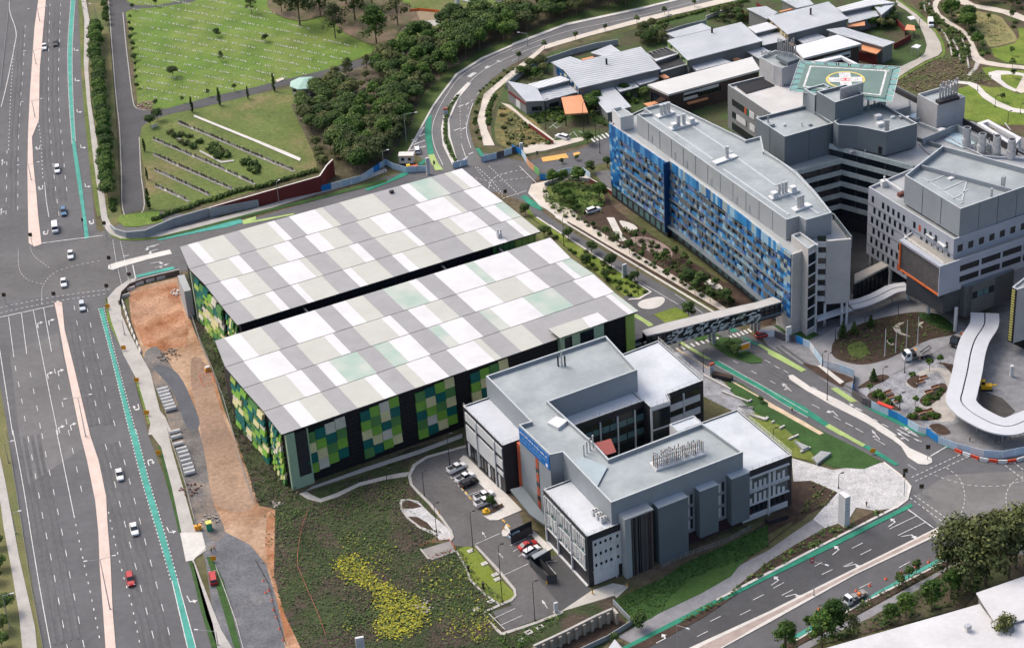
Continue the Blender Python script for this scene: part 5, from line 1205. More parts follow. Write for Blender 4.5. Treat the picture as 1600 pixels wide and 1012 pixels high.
for i in range(len(bot)-1):
    A,B=Vector(bot[i][:2]),Vector(bot[i+1][:2]);L=seg(A,B);gl.wbox(A,B,0,L,ZS-3.4,ZS-.35,-.5,-.4);gi.wbox(A,B,0,L,ZS-4.0,ZS-3.4,-.4,-.1)
    for k in range(int(L/1.6)+1): mb.wbox(A,B,k*1.6,k*1.6+.14,ZS-4.0,ZS-.3,-.35,-.2)
    mb.wbox(A,B,0,L,ZS-2.2,ZS-2.05,-.35,-.2)
    if i in (1,2):
        for k in range(75 if i==1 else 55):
            u=random.random()*L;z=ZS-3.9+random.random()*3.6;a=random.uniform(-.2,.9);e=(B-A).normalized();nn=Vector((e.y,-e.x));d=.25+random.random()*.5;c=A+e*u+nn*d
            w,h=random.uniform(.5,1.1),random.uniform(.14,.3);P=[]
            for s_,t_ in ((-1,0),(0,-1),(1,0),(0,1)):
                x=s_*w*math.cos(a)-t_*h*math.sin(a);y=s_*w*math.sin(a)+t_*h*math.cos(a);P.append((c.x+e.x*x,c.y+e.y*x,z+y))
            lf.face(P);
    A,B=Vector(top[i][:2]),Vector(top[i+1][:2]);gl.wbox(B,A,0,seg(A,B),ZS-3.4,ZS-.35,-.5,-.4)
gl.build('glazing',GLASS,sb);gi.build('fascia',CLAD_D,sb);mb.build('frame',BLACKM,sb);lf.build('leaf_screen',M('leaf_white',(.62,.66,.67),.4,.1,1,metal=.2),sb)
for x,y in ((750,360),(785,395),(1085,265),(1110,285),(1140,300)):
    p=G1('b7',x,y);mb=MB();mb.tube(p,(p.x,p.y,ZS-4.4),.5,n=10);mb.build('pillar',CLAD_L,sb)
mb=MB();q=GG('b7','0,375 210,290 255,325 60,400',7.4);mb.prism(q,7.0,7.4);mb.prism(inset(ccw(q),.6),0,7.0,1);mb.build('landing',[M('landing_roof',(.12,.12,.125),.6),SHADOWC],sb)
mb=MB();mb.prism(GG('b7','100,370 180,352 220,385 110,420',6.0),5.7,6.0);mb.build('landing_roof',ROOF_G,sb)

# ------------------------------------------------------------------ white ribbon canopies
CANW=M('canopy_white',(.47,.485,.51),.5,.05,.3)
def canopy(label,ctr_px,w,z,loc,hm=.35,gap=True,closed=False,posts=True):
    t=thing('canopy',label,'canopy',loc);pts=[Vector(G(q,z)[:2]) for q in smooth(ctr_px,6)]
    mb=MB()
    for (a,b) in (((-w/2,-.18),(.18,w/2)) if gap else ((-w/2,w/2),)):
        band(mb,pts,a,b,z-hm,hm);band(mb,pts,a,b,z-hm-.001)
    mb.build('roof',CANW,t)
    if gap: mb=MB();band(mb,pts,-.2,.2,z-hm-.25,.2);mb.build('gutter',CHAR,t)
    if posts:
        for p,d in march(pts,7.5)[1:]:
            mb=MB();mb.tube((p.x,p.y,0),(p.x,p.y,z-hm),.14,n=7);mb.build('post',STEEL,t)
    return t
canopy('long white ribbon canopy winding over the plaza from the hospital to the street corner',Q('b6','400,35 395,110 340,200 310,290 290,400 262,520 250,590 300,650 380,700 470,740 560,750 660,715 800,660'),7.6,5.0,Vector(G(Q('b6','290,400')[0])))
canopy('short white arched canopy at the foot of the concrete stair tower',Q('z8','380,405 440,392 510,365 580,330 648,318'),4.6,4.2,Vector(G(Q('z8','500,380')[0])))
tr=thing('timber_deck_frame','low steel frame with slats under the corner of the white ribbon canopy','frame',Vector(G(Q('b6','420,800')[0])))
mb=MB()
A,B,C=(Vector(G(q,0)[:2]) for q in Q('b6','240,690 470,860 650,800'))
for z in (.8,1.6,2.4,3.2):
    mb.wbox(A,B,0,seg(A,B),z,z+.18,-.1,.1);mb.wbox(B,C,0,seg(B,C),z,z+.18,-.1,.1)
for P0,P1 in ((A,B),(B,C)):
    for k in range(7): q=P0.lerp(P1,k/6);mb.tube((q.x,q.y,0),(q.x,q.y,4.4),.09,n=5)
mb.build('rail_frame',M('dark_frame',(.09,.10,.12),.5),tr)
# ------------------------------------------------------------------ low pavilions behind the ward block
MROOF=M('metal_roof',(.40,.425,.45),.45,.07,.12,spec=.5,col2=(.44,.46,.48))
MROOF_W=M('metal_roof_white',(.56,.57,.58),.5,.05,.12,spec=.4)
WALL_G=M('pavilion_grey',(.19,.195,.19),.7,.1,.4)
WALL_P=M('pavilion_plum',(.06,.042,.04),.6,.15,.4)
COPPER=M('copper_roof',(.56,.255,.125),.55,.08,.3)
REDW=M('red_wall',(.15,.025,.025),.7,.12,.3)
def ribbed(mb,p,z,mi,step=1.6,h=.09):
    """standing seams across a flat metal roof, running square to its first edge"""
    a,b=Vector(p[0][:2]),Vector(p[1][:2]);l=seg(a,b);e=(b-a).normalized();n=Vector((-e.y,e.x))
    ys=[Vector(q[:2]) for q in p]
    u=min((y-a).dot(e) for y in ys)+step
    while u<max((y-a).dot(e) for y in ys):
        ts=[];o=a+e*u
        for i in range(len(ys)):
            q,r=ys[i-1],ys[i];den=n.x*(r-q).y-n.y*(r-q).x
            if abs(den)<1e-6: continue
            d=q-o;t=(d.x*(r-q).y-d.y*(r-q).x)/den;s=(d.x*n.y-d.y*n.x)/den
            if 0 <= s <= 1: ts.append(t)
        if len(ts) >= 2 and max(ts)-min(ts)>.5:
            c,d=o+n*min(ts),o+n*max(ts);mb.wbox(c,d,.05,(d-c).length-.05,z,z+h,-.05,.05,mi)
        u+=step
def roofslab(name,fr,s,z,parent,m=None,wall=None,z0=0,over=.5,th=.3,ribs=True,fall=0):
    p=[Vector(v) for v in ccw(GG(fr,s,z))];mb=MB();mb.prism(p,z-th,z,0,0)
    if ribs: ribbed(mb,p,z,1)
    o=mb.build(name,[m or MROOF,MROOF if (m or MROOF) is not MROOF_W else MROOF_W],parent)
    if wall:
        w=MB();w.sides(inset(p,over),z0,z-th+.01,0);w.build('wall',wall,parent)
    return p
def checker(parent,fr,s,z0,z1,cols,rows=3,name='checker_panels'):
    p=GG(fr,s,z1);A,B=Vector(p[0][:2]),Vector(p[1][:2]);L=seg(A,B);n=int(L/1.1);mb=MB()
    for i in range(n):
        for r in range(rows):
            h=(z1-z0)/rows;mb.wbox(A,B,i*L/n+.01,(i+1)*L/n-.01,z0+r*h+.01,z0+(r+1)*h-.01,-.3,-.1,random.randrange(len(cols)))
    mb.build(name,cols,parent)
def pav(label,fr,x,y): return thing('pavilion',label,'building',Vector(G(Q(fr,'%f,%f' % (x,y))[0])),'low metal-roofed hospital pavilions')
BLC=[M('facade_deep_blue',()),M('tile_navy',(.01,.07,.17),.5),M('facade_royal_blue',()),M('tile_bone',(.45,.45,.36),.5),GLASS]
GRC=[M('tile_leaf',(.16,.28,.04),.5),M('tile_forest',(.03,.11,.03),.5),M('tile_bone',()),M('tile_grass',(.09,.2,.03),.5),GLASS]
YEC=[M('tile_ochre',(.36,.25,.07),.5),M('tile_brown',(.17,.1,.04),.5),M('tile_bone',()),M('tile_sand',(.40,.33,.17),.5),GLASS]
b=pav('pavilion with a blue-chequered wall under a big pale metal roof','z3',480,330)
roofslab('roof','z3','312,410 235,320 325,283 600,218 692,320',7.0,b,wall=WALL_G);roofslab('roof','z3','182,290 270,263 335,285 238,325',6.6,b,wall=WALL_G);roofslab('roof','z3','365,245 460,208 505,240 425,262',6.6,b,wall=WALL_G)
checker(b,'z3','312,410 692,320',4.2,6.7,BLC);checker(b,'z3','205,310 312,410',3.8,6.7,BLC)
roofslab('porch_roof','z3','320,275 405,255 415,262 335,285',5.0,b,COPPER,ribs=False)
p=G1('z3',440,300,7);part('vent_pipe',BLACKM,b,lambda mb: mb.tube(p,p+Vector((0,0,2.2)),.35,n=8))
b=pav('wedge-ended pavilion with a hipped pale roof beside the drop-off canopy','b1',260,480)
hz=6.2
V={k: G1('b1',x,y,z) for k,(x,y,z) in dict(a=(70,375,7.5),b=(240,405,6.5),c=(335,440,6.0),d=(395,548,4.6),e=(235,555,4.8)).items()}
part('roof',MROOF,b,lambda mb: (mb.face([V['a'],V['e'],V['c'],V['b']][::1]),mb.face([V['e'],V['d'],V['c']])))
part('wall',WALL_G,b,lambda mb: [mb.face([(q[0],q[1],0),(r[0],r[1],0),tuple(r),tuple(q)]) for q,r in ((V['a'],V['e']),(V['e'],V['d']),(V['d'],V['c']),(V['c'],V['b']),(V['b'],V['a']))])
A,B=Vector(V['a'][:2]),Vector(V['e'][:2]);part('red_trim',REDW,b,lambda mb: mb.wbox(A,B,.5,seg(A,B)-.3,3.4,4.2,.02,.2));win(b,A,B,seg(A,B)*.45,seg(A,B)*.68,.3,3.2,PANEL_W,.1)
A,B=Vector(V['e'][:2]),Vector(V['d'][:2]);win(b,A,B,seg(A,B)*.3,seg(A,B)*.85,1.2,2.6)
roofslab('roof','b1','245,405 340,440 625,365 540,330',6.2,b,MROOF_W,WALL_G);roofslab('lower_roof','b1','340,452 395,550 712,466 640,375',4.4,b,MROOF,WALL_G)
A,B=V2(Q('b1','395,550')[0],4.4),V2(Q('b1','712,466')[0],4.4);win(b,A,B,seg(A,B)*.15,seg(A,B)*.4,1.2,2.6,d=-.4,d0=-.6)
c=thing('drop_off_canopy','flat orange copper canopy over the pavilion drop-off','canopy',Vector(G(Q('b1','660,690')[0])))
p=roofslab('roof','b1','580,665 780,652 722,495 545,520',4.4,c,COPPER,ribs=False,th=.5)
for v in p: part('post',BLACKM,c,lambda mb: mb.tube((v.x*.97+c.location.x*.03,v.y*.97+c.location.y*.03,0),(v.x*.97+c.location.x*.03,v.y*.97+c.location.y*.03,4),.2,n=6))
b=pav('plain pale roof running out from under the blue-chequered pavilion','b1',970,520)
roofslab('roof','b1','945,655 1160,600 985,405 790,470',4.2,b,MROOF,WALL_G)
b=pav('small stepped pale roof between garden courts and the brown hall','b1',1250,380)
roofslab('roof','b1','1060,470 1230,425 1150,350 1000,410',4.0,b,MROOF,WALL_G);roofslab('roof','b1','1235,410 1349,378 1405,350 1330,305 1155,355',4.2,b,MROOF,WALL_G)
b=pav('white-topped link with a lower grey roof east of the blue-chequered pavilion','z3',720,280)
roofslab('roof','z3','670,285 775,250 715,220 625,248',6.0,b,MROOF_W,WALL_G);roofslab('lower_roof','z3','690,336 820,298 775,256 660,285',4.4,b,MROOF,WALL_G)
b=pav('pavilion with a green-chequered wall under a wide pale metal roof','b2',680,380)
roofslab('roof','b2','420,530 1075,360 890,195 640,255 310,335 240,355',7.0,b,wall=WALL_G);roofslab('roof','b2','310,332 640,252 545,205 235,295',6.6,b,wall=WALL_G)
checker(b,'b2','420,530 1075,360',4.2,6.7,GRC);checker(b,'b2','240,355 420,530',4.2,6.7,GRC)
p2_=G1('b2',632,290,7);part('vent_pipe',BLACKM,b,lambda mb: mb.tube(p2_,p2_+Vector((0,0,2.2)),.35,n=8))
b=pav('white-topped link with a lower grey roof west of the green-chequered pavilion','b2',230,480)
roofslab('roof','b2','130,520 345,465 225,415 60,465',6.0,b,MROOF_W,WALL_G);roofslab('lower_roof','b2','185,622 412,560 350,480 130,540',4.4,b,MROOF,WALL_G)
b=pav('low flat roof in front of the green-chequered wall','b2',620,560);roofslab('roof','b2','500,622 805,545 700,505 430,565',4.2,b,MROOF,WALL_G)
b=pav('small pale roof behind the white service tower','b2',1050,455);roofslab('roof','b2','1055,520 1165,465 1060,405 940,455',4.2,b,MROOF,WALL_G)
b=thing('brown_hall','long dark brown hall with a flat white roof and a strip of upper windows','building',Vector(G(Q('b2','560,800')[0])))
p=roofslab('roof','b2','65,745 250,830 1055,610 985,500',8.5,b,M('hall_roof',(.50,.50,.485),.6,.06,.15),WALL_P,ribs=False,th=.7)
A,B=V2(Q('b2','250,830')[0],8.5),V2(Q('b2','1055,610')[0],8.5);L=seg(A,B)
part('white_cladding',PANEL_W,b,lambda mb: mb.wbox(A,B,L*.17,L*.55,4.4,7.2,-.5,-.35));win(b,A,B,L*.17,L*.33,5.7,6.4,GLASS,-.3)
for i in range(6): win(b,A,B,L*(.32+i*.042),L*(.32+i*.042)+1.4,4.6,6.2,GLASS,-.3)
part('copper_strip',COPPER,b,lambda mb: mb.wbox(A,B,L*.2,L*.42,3.0,3.5,-.5,.6))
A,B=V2(Q('b2','65,745')[0],8.5),V2(Q('b2','250,830')[0],8.5);win(b,A,B,1.5,seg(A,B)-1.5,.3,6.5,GLASS,-.3)
b=pav('pavilion with an ochre-chequered wall under a large grey roof','b3',700,160)
roofslab('roof','b3','510,302 1045,165 870,15 330,150',7.0,b,wall=WALL_G);roofslab('roof','b3','330,168 425,112 320,55 150,75',6.5,b,wall=WALL_G);roofslab('roof','b3','590,72 742,40 690,-10 440,-10',6.5,b,wall=WALL_G)
checker(b,'b3','510,302 1045,165',4.2,6.7,YEC);checker(b,'b3','330,150 510,302',4.2,6.7,YEC);roofslab('porch_roof','b3','435,100 445,108 580,75 575,65',5,b,COPPER,ribs=False)
p3_=G1('b3',712,130,7);part('vent_pipe',WALL_P,b,lambda mb: mb.tube(p3_,p3_+Vector((0,0,2.4)),.35,n=8))
b=pav('white-topped link with a lower grey roof west of the ochre-chequered pavilion','b3',330,280)
roofslab('roof','b3','230,292 430,242 330,195 158,240',6,b,MROOF_W,WALL_G);roofslab('lower_roof','b3','290,402 510,350 430,252 240,310',4.4,b,MROOF,WALL_G)
b=pav('small pale roof below the ochre-chequered wall','b3',720,340);roofslab('roof','b3','650,382 850,330 750,285 598,350',4.2,b,MROOF,WALL_G)
b=thing('brown_hall','second brown hall with a bright white roof behind the helipad','building',Vector(G(Q('b3','880,450')[0])),None)
roofslab('roof','b3','560,410 650,512 1160,385 950,305',8.5,b,MROOF_W,WALL_P,ribs=False,th=.7)
A,B=V2(Q('b3','650,512')[0],8.5),V2(Q('b3','1160,385')[0],8.5);L=seg(A,B);part('white_cladding',PANEL_W,b,lambda mb: mb.wbox(A,B,L*.35,L*.82,4.4,6.6,-.5,-.35));win(b,A,B,L*.37,L*.8,5.0,5.6,GLASS,-.3)
b=pav('long narrow grey-roofed range with timber fences beside the curving road','b3',1150,330)
roofslab('roof','b3','1350,412 1452,372 1000,240 850,260 960,302 1140,355',6.5,b,MROOF,WALL_G);roofslab('porch_roof','b3','1160,385 1160,440 1290,475 1338,435',5,b,COPPER,ribs=False)
A,B=V2(Q('b3','1160,440')[0],4.5),V2(Q('b3','1290,475')[0],4.5);part('timber_screen',REDW,b,lambda mb: mb.wbox(A,B,-2,seg(A,B),0,3.6,-.6,-.4))
b=pav('far pavilion with a white roof and a hipped grey end','b3',1180,60)
roofslab('roof','b3','935,70 990,105 1262,45 1455,25 1300,-10 1200,0',6.2,b,MROOF_W,WALL_G);roofslab('lower_roof','b3','1050,205 1312,140 1260,50 1000,118',4.4,b,MROOF,WALL_G);roofslab('hip_roof','b3','1262,46 1335,132 1455,35',5.6,b,MROOF,WALL_G,ribs=False)
roofslab('porch_roof','b3','1025,240 1190,225 1187,185 1050,215',3.8,b,COPPER,ribs=False)
for lab,fr,s,z in (('small copper roof in the court by the green-chequered wall','b2','740,492 885,472 880,452 738,470',3.4),('tiny copper roof between the green-chequered wall and brown hall','b2','820,530 885,520 850,506 818,515',3.4),
    ('copper awning west of the brown hall','b2','165,665 215,695 260,680 215,650',3.4),('copper awning beneath the near end of the brown hall','b2','30,910 75,935 175,900 160,882',3.4),
    ('square copper shelter roof beside the curving pale road','b4','245,262 340,270 330,225 265,215',3.2),('small copper roof near the white tower','b2','1310,395 1349,400 1349,370 1320,372',3.4)):
    t=thing('copper_shelter',lab,'shelter',Vector(G(Q(fr,s)[0])),'small copper-roofed shelters');p=roofslab('roof',fr,s,z,t,COPPER,ribs=False)
    for v in inset(p,.3): part('post',BLACKM,t,lambda mb: mb.tube((v.x,v.y,0),(v.x,v.y,z-.25),.09,n=5))
for lab,s in (('white square shade sail roof by the curving pale road','300,415 345,388 390,400 365,425'),('white shade roof near the top of the curving pale road','265,150 320,138 345,165 300,175')):
    t=thing('white_shelter',lab,'shelter',Vector(G(Q('b4',s)[0])),'white garden shelters');p=roofslab('roof','b4',s,3.2,t,MROOF_W,ribs=False)
    for v in inset(p,.3): part('post',STEEL,t,lambda mb: mb.tube((v.x,v.y,0),(v.x,v.y,3),.09,n=5))
# white pergola frame at the far right
t=thing('pergola','white rectangular pergola frame on the lawn behind the hospital roof','pergola',Vector(G(Q('b5','1000,420')[0])))
q=[Vector(v) for v in ccw(GG('b5','800,330 910,295 1240,475 1160,560',4.5))];q2=inset(q,1.3)
mb=MB()
for i in range(4):
    j=(i+1) % 4;mb.face([(q[i].x,q[i].y,4.5),(q[j].x,q[j].y,4.5),(q2[j].x,q2[j].y,4.5),(q2[i].x,q2[i].y,4.5)])
    mb.face([(q[i].x,q[i].y,3.4),(q[j].x,q[j].y,3.4),(q[j].x,q[j].y,4.5),(q[i].x,q[i].y,4.5)]);mb.face([(q2[j].x,q2[j].y,3.4),(q2[i].x,q2[i].y,3.4),(q2[i].x,q2[i].y,4.5),(q2[j].x,q2[j].y,4.5)])
mb.build('frame',PANEL_W,t)
for v in inset(q,.6): part('post',PANEL_W,t,lambda mb: mb.box((v.x,v.y,0),(.9,.9,3.4),.5))
# ------------------------------------------------------------------ warehouse roofs at the lower right
WHR=M('weathered_roof',(.50,.50,.505),.6,.12,.10,fine=.05,col2=(.42,.42,.42),thr=(.55,.75))
wh=thing('warehouse','big low warehouse with a stained white roof in the lower right corner','warehouse',Vector(G(Q('z12','800,960')[0])))
p=roofslab('roof','z12','100,1060 985,806 1068,915 700,1120 300,1160',7,wh,WHR,WALL_G,ribs=False);roofslab('roof','z12','968,755 1068,912 1300,850 1300,640',8.2,wh,WHR,WALL_G,ribs=False)
roofslab('roof','z12','690,1035 1068,920 1300,855 1300,1100 700,1100',7.6,wh,WHR,None,ribs=False)
c=G1('z12',930,920,7.6);part('roof_vent',STEEL,wh,lambda mb: (mb.box(c,(1.3,1.0,.9),.4)))
t=thing('small_roof','white pointed gable roof poking up at the bottom edge of the photo','roof',Vector(G(Q('z11','470,1012')[0])))
V={k: G1('z11',x,y,z) for k,(x,y,z) in dict(a=(478,970,5.5),b=(435,1030,4),c=(535,1040,4),d=(560,1060,5.0)).items()}
part('roof',PANEL_W,t,lambda mb: (mb.face([V['a'],V['b'],V['c']]),mb.face([V['a'],V['c'],V['d']])))
part('wall',CLAD,t,lambda mb: [mb.face([(q[0],q[1],0),(r[0],r[1],0),tuple(r),tuple(q)]) for q,r in ((V['b'],V['c']),(V['c'],V['d']))])

# ------------------------------------------------------------------ walls and retaining structures
def wall_thing(name,label,cat,fr,s,z,m,t=.4,cap=None,zs=None,group=None,top=True):
    """a free-standing wall; s is its top line (top=True) or foot line"""
    px=Q(fr,s);zs=zs or [z]*len(px);pts=[Vector(G(q,zz if top else 0)) for q,zz in zip(px,zs)]
    o=thing(name,label,cat,Vector((pts[0].x,pts[0].y,0)),group);mb=MB()
    for i in range(len(pts)-1):
        a,b=pts[i],pts[i+1];e=Vector((b.x-a.x,b.y-a.y)).normalized();n=Vector((e.y,-e.x))*(t/2)
        A0,B0,A1,B1=(a.x+n.x,a.y+n.y),(b.x+n.x,b.y+n.y),(a.x-n.x,a.y-n.y),(b.x-n.x,b.y-n.y)
        za,zb=zs[i],zs[i+1]
        mb.face([(*A0,0),(*B0,0),(*B0,zb),(*A0,za)]);mb.face([(*B1,0),(*A1,0),(*A1,za),(*B1,zb)]);mb.face([(*A0,za),(*B0,zb),(*B1,zb),(*A1,za)],1)
        mb.face([(*A1,0),(*A0,0),(*A0,za),(*A1,za)]);mb.face([(*B0,0),(*B1,0),(*B1,zb),(*B0,zb)])
    mb.build('wall_panel',[m,cap or m],o);return o
wall_thing('retaining_wall','grey concrete retaining wall below the old cemetery hedge','wall','a1','-520,480 -480,520 -390,545 -230,530 0,430 300,343',2.6,M('wall_grey',(.30,.32,.335),.8,.1,.3),zs=[1.5,1.8,2.2,2.6,3,3])
wall_thing('retaining_wall','grey concrete wall in front of the dark red cemetery wall','wall','a1','300,352 705,278 710,318',2.6,M('wall_grey',()),zs=[3,2.4,1.0])
wall_thing('red_wall','dark red rendered cemetery wall stepping up to a white-capped end','wall','a1','300,343 870,180 1220,80 1280,-10 1330,-60',5,M('render_red',(.175,.035,.03),.8,.08,.3),.5,CONC_W,zs=[3.2,4.6,5.6,5.6,5.6])
wall_thing('red_wall','low dark red wall below the footpath by the drop-off','wall','b1','262,742 370,820 472,895',1.6,M('render_red',()),.3,CONC_W)
wall_thing('red_wall','short dark red wall at the garden by the ward block end','wall','z3','362,828 400,850 470,890',1.4,M('render_red',()),.3,CONC_W)
wall_thing('red_wall','red timber fence behind the copper square shelter','fence','b4','170,165 250,240 250,262',2.2,REDW,.2)
wall_thing('red_wall','red timber fence under the pale timber deck','fence','b4','150,385 240,340 300,300',2.2,REDW,.2)
wall_thing('red_wall','dark red fence at the top of the pavilion gardens','fence','b2','870,62 950,130',2.4,REDW,.2);wall_thing('red_wall','dark red fence beside the far garden corner','fence','b2','1025,20 1080,60',2.4,REDW,.2)
wall_thing('garden_wall','curved grey garden wall round the west pavilion courts','wall','b1','60,395 130,330 250,245 420,170 640,95 850,40 1040,10',2.2,M('wall_grey',()),.25)
wall_thing('garden_wall','long grey garden wall north of the green-chequered pavilion','wall','b2','215,275 400,215 580,175',2.4,M('wall_grey',()),.25);wall_thing('garden_wall','white-capped sloping wall above the pavilion garden','wall','b2','580,140 800,62',1.5,CONC_W,.3)
wall_thing('low_wall','pale curved kerb wall round the sunken bed by the junction','wall','z3','150,850 250,815 360,830',1.2,CONC_W,.25)
# timber bridge abutment by the loading dock
o=wall_thing('sheet_pile_wall','tan concrete retaining wall with vertical piers below the loading apron','wall','z11','100,1000 240,935 390,860 470,825 490,850',3.4,M('tan_concrete',(.30,.26,.21),.85,.2,.5),.6,CONC)
pts=[Vector(G(q,3.4)) for q in Q('z11','100,1000 240,935 390,860 470,825')]
mb=MB()
for p,d in march([Vector(q[:2]) for q in pts],2.2): mb.box((p.x+d.y*.5,p.y-d.x*.5,0),(.7,.7,3.1),math.atan2(d.y,d.x))
tag(mb.build('pier_row',M('tan_concrete',()),o))
sheet('pit_floor',Q('z11','150,1012 300,950 420,890 490,850 530,895 430,960 330,1012'),MULCH,z=.13)
o=wall_thing('footbridge_parapet','grey railing wall along the path beside the pit','railing','z11','470,785 560,880 440,955 300,1020',1.4,CLAD,.2);
for lab,fr,s in (('first pale seat wall stepping down the plaza lawn','r4','90,8 215,38'),('long pale seat wall with a hooked end on the plaza lawn','r4','120,75 330,135 355,120'),('short pale seat wall midway down the lawn','r4','390,170 415,158'),('pale seat wall crossing the lawn edge','r4','465,225 510,200'),('longer pale seat wall below the middle of the lawn','r4','548,325 640,285'),('pale seat wall beside the grey triangular deck','r4','658,445 750,400'),('pale seat wall at the foot of the lawn','r4','770,500 805,520'),('pale seat wall beside the paved lane above the lawn','b7','850,760 1060,840 1085,825'),('pale seat wall by the dark planter boxes','b7','705,630 920,745'),('pale stepped seat wall near the office plaza','b7','980,870 1095,890'),('pale seat wall furthest down the office plaza bed','b7','1015,925 1195,985 1215,965')):
    wall_thing('seat_wall',lab,'seat wall',fr,s,.6,CONC_W,.4,group='pale seat walls on the plaza lawns')
for lab,s in (('grey triangular deck on the plaza lawn','600,340 740,400 680,425'),('tilted grey lounger-like deck at the lawn foot','775,500 850,440 945,455 815,555')):
    t=thing('lawn_deck',lab,'deck',Vector(G(Q('r4',s)[0])));part('deck',CLAD_L,t,lambda mb: mb.prism(GG('r4',s,.9),.1,.9));p=GG('r4',s,.93);part('deck_boards',M('deck_boards',(.30,.31,.31),.7),t,lambda mb: mb.flat(inset(ccw(p),.4),.93))
# ------------------------------------------------------------------ vegetation
def LM(name,col,rnd=.34): return M(name,col,.7,.28,.35,rnd=rnd,spec=.15)
LF_D=[LM('leaf_dark',(.034,.064,.018)),LM('leaf_mid',(.062,.108,.026)),LM('leaf_light',(.115,.16,.036))]
LF_O=[LM('leaf_olive_dark',(.052,.066,.024)),LM('leaf_olive',(.095,.112,.036)),LM('leaf_olive_light',(.155,.168,.06))]
LF_B=[LM('leaf_bright_dark',(.032,.07,.014)),LM('leaf_bright',(.062,.122,.02)),LM('leaf_lime',(.12,.18,.028))]
BARK=M('bark',(.16,.12,.09),.9,.2,1.0)
def leafy(mb,c,r,n,size,wts=(5,4,1.6),flat=.75,up=.25,rs=random):
    """n small leaf clusters over a clump of radius r round c"""
    for _ in range(n):
        while True:
            d=Vector((rs.uniform(-1,1),rs.uniform(-1,1),rs.uniform(-1,1)))
            if .1<d.length<1: break
        d.normalize();k=r*(.55+.5*rs.random()**.6)
        p=Vector((c[0]+d.x*k,c[1]+d.y*k,c[2]+d.z*k*flat))
        nrm=(d+Vector((rs.uniform(-.7,.7),rs.uniform(-.7,.7),rs.uniform(-.3,.7)+up))).normalized()
        t=nrm.cross(Vector((rs.uniform(-1,1),rs.uniform(-1,1),rs.uniform(-1,1)))).normalized();b=nrm.cross(t)
        s=size*rs.uniform(.55,1.3);t *= s;b *= s*rs.uniform(.5,.9)
        mb.face([p-t,p-b*.9,p+t,p+b*.9],rs.choices((0,1,2),wts)[0])
def tree_proto(key,name,h,cr,clumps,n,leaf,mats,trunk=.16,z0=.35,flat=.75,seed=1,wts=(5,4,1.6),limbs=True,spread=.42):
    rs=random.Random(seed);t=link(name,None);t.empty_display_size=.5
    cl=[]
    for i in range(clumps):
        a=i*2.4+rs.random();f=(i+.5)/clumps;rr=cr*.66*math.sqrt(f)*rs.uniform(.7,1.15)
        zz=h*(z0+(1-z0)*(.88-spread*(f**1.5)*rs.uniform(.5,1.15)))+rs.uniform(-.06,.06)*h
        cl.append((Vector((math.cos(a)*rr,math.sin(a)*rr,zz)),cr*(rs.uniform(.34,.52) if spread<.5 else rs.uniform(.2,.38))))
    tr=MB();tr.tube((0,0,0),(rs.uniform(-.1,.1),rs.uniform(-.1,.1),h*z0),trunk,trunk*.75,7)
    tr.tube((0,0,h*z0),(0,0,h*.72),trunk*.75,trunk*.3,6)
    if limbs:
        for c,r in cl[:9]: tr.tube((0,0,h*(z0*.8+rs.random()*.15)),c,trunk*.42,trunk*.12,5)
    tr.build('trunk',BARK,t)
    mb=MB()
    for c,r in cl:
        if z0<.3 and c.z-r*flat<.1: c.z=r*flat+.1
        leafy(mb,c,r,n,leaf,wts,flat,rs=rs)
    mb.build('crown',mats,t);PROTO[key]=(t,False);return t
tree_proto('bush1','tree',6.4,3.4,16,150,.31,LF_D,seed=1,z0=.22);tree_proto('bush2','tree',6.0,3.2,15,150,.31,LF_O,seed=2,z0=.22);tree_proto('bush3','tree',6.8,3.0,15,150,.3,LF_B,seed=3,z0=.22,wts=(5,4,.8))
tree_proto('gum1','gum_tree',13,5.8,44,58,.34,LF_O,.3,.3,.75,4,(5,4,2),spread=.8);tree_proto('gum2','gum_tree',12,4.6,26,58,.32,LF_O,.22,.3,.8,5,(5,4,1.2),spread=.9);tree_proto('gum3','gum_tree',12,4.8,32,75,.33,LF_B,.28,.14,.8,6,(6,3,1),spread=.7)
tree_proto('street1','street_tree',3.6,1.35,7,75,.2,LF_D,.07,.38,.9,7);tree_proto('street2','street_tree',2.6,.95,5,50,.2,LF_B,.05,.38,.9,8)
tree_proto('round','round_tree',3.4,2.0,9,110,.22,LF_D,.1,.28,.85,9,(6,3,.5))
def cyp(key,name,h,r,mats,seed,cone=False):
    rs=random.Random(seed);t=link(name,None);tr=MB();tr.tube((0,0,0),(0,0,h*.8),.12,.04,6);tr.build('trunk',BARK,t);mb=MB();N=14
    for i in range(N):
        f=(i+.3)/N;z=h*(.06+.92*f);rr=r*((1-f)*1.0+.08 if cone else math.sin(math.pi*(f*.8+.17)))
        for k in range(3 if not cone else 6):
            a=rs.random()*6.28;leafy(mb,(math.cos(a)*rr*.5,math.sin(a)*rr*.5,z),max(.15,rr*.55),16,.2,(6,3,.6),1.2,rs=rs)
    mb.build('crown',mats,t);PROTO[key]=(t,False)
cyp('cypress','cypress',5.6,.62,LF_D,11);cyp('conifer','conifer',4.6,1.5,LF_D,12,True)
def shrub_proto(key,name,r,n,mats,seed,wts=(5,4,1.6)):
    rs=random.Random(seed);mb=MB()
    for k in range(5):
        a=k*1.3+rs.random();leafy(mb,(math.cos(a)*r*.5,math.sin(a)*r*.5,r*.5*rs.uniform(.8,1.2)),r*.55,n,r*.2,wts,.85,rs=rs)
    o=mb.build(name,mats);PROTO[key]=(o,False);return o
shrub_proto('shrub1','shrub',1.0,40,LF_D,21);shrub_proto('shrub2','shrub',1.0,40,LF_O,22);shrub_proto('shrub3','shrub',1.0,40,LF_B,23)
def pick(keys): return random.choice(keys.split())
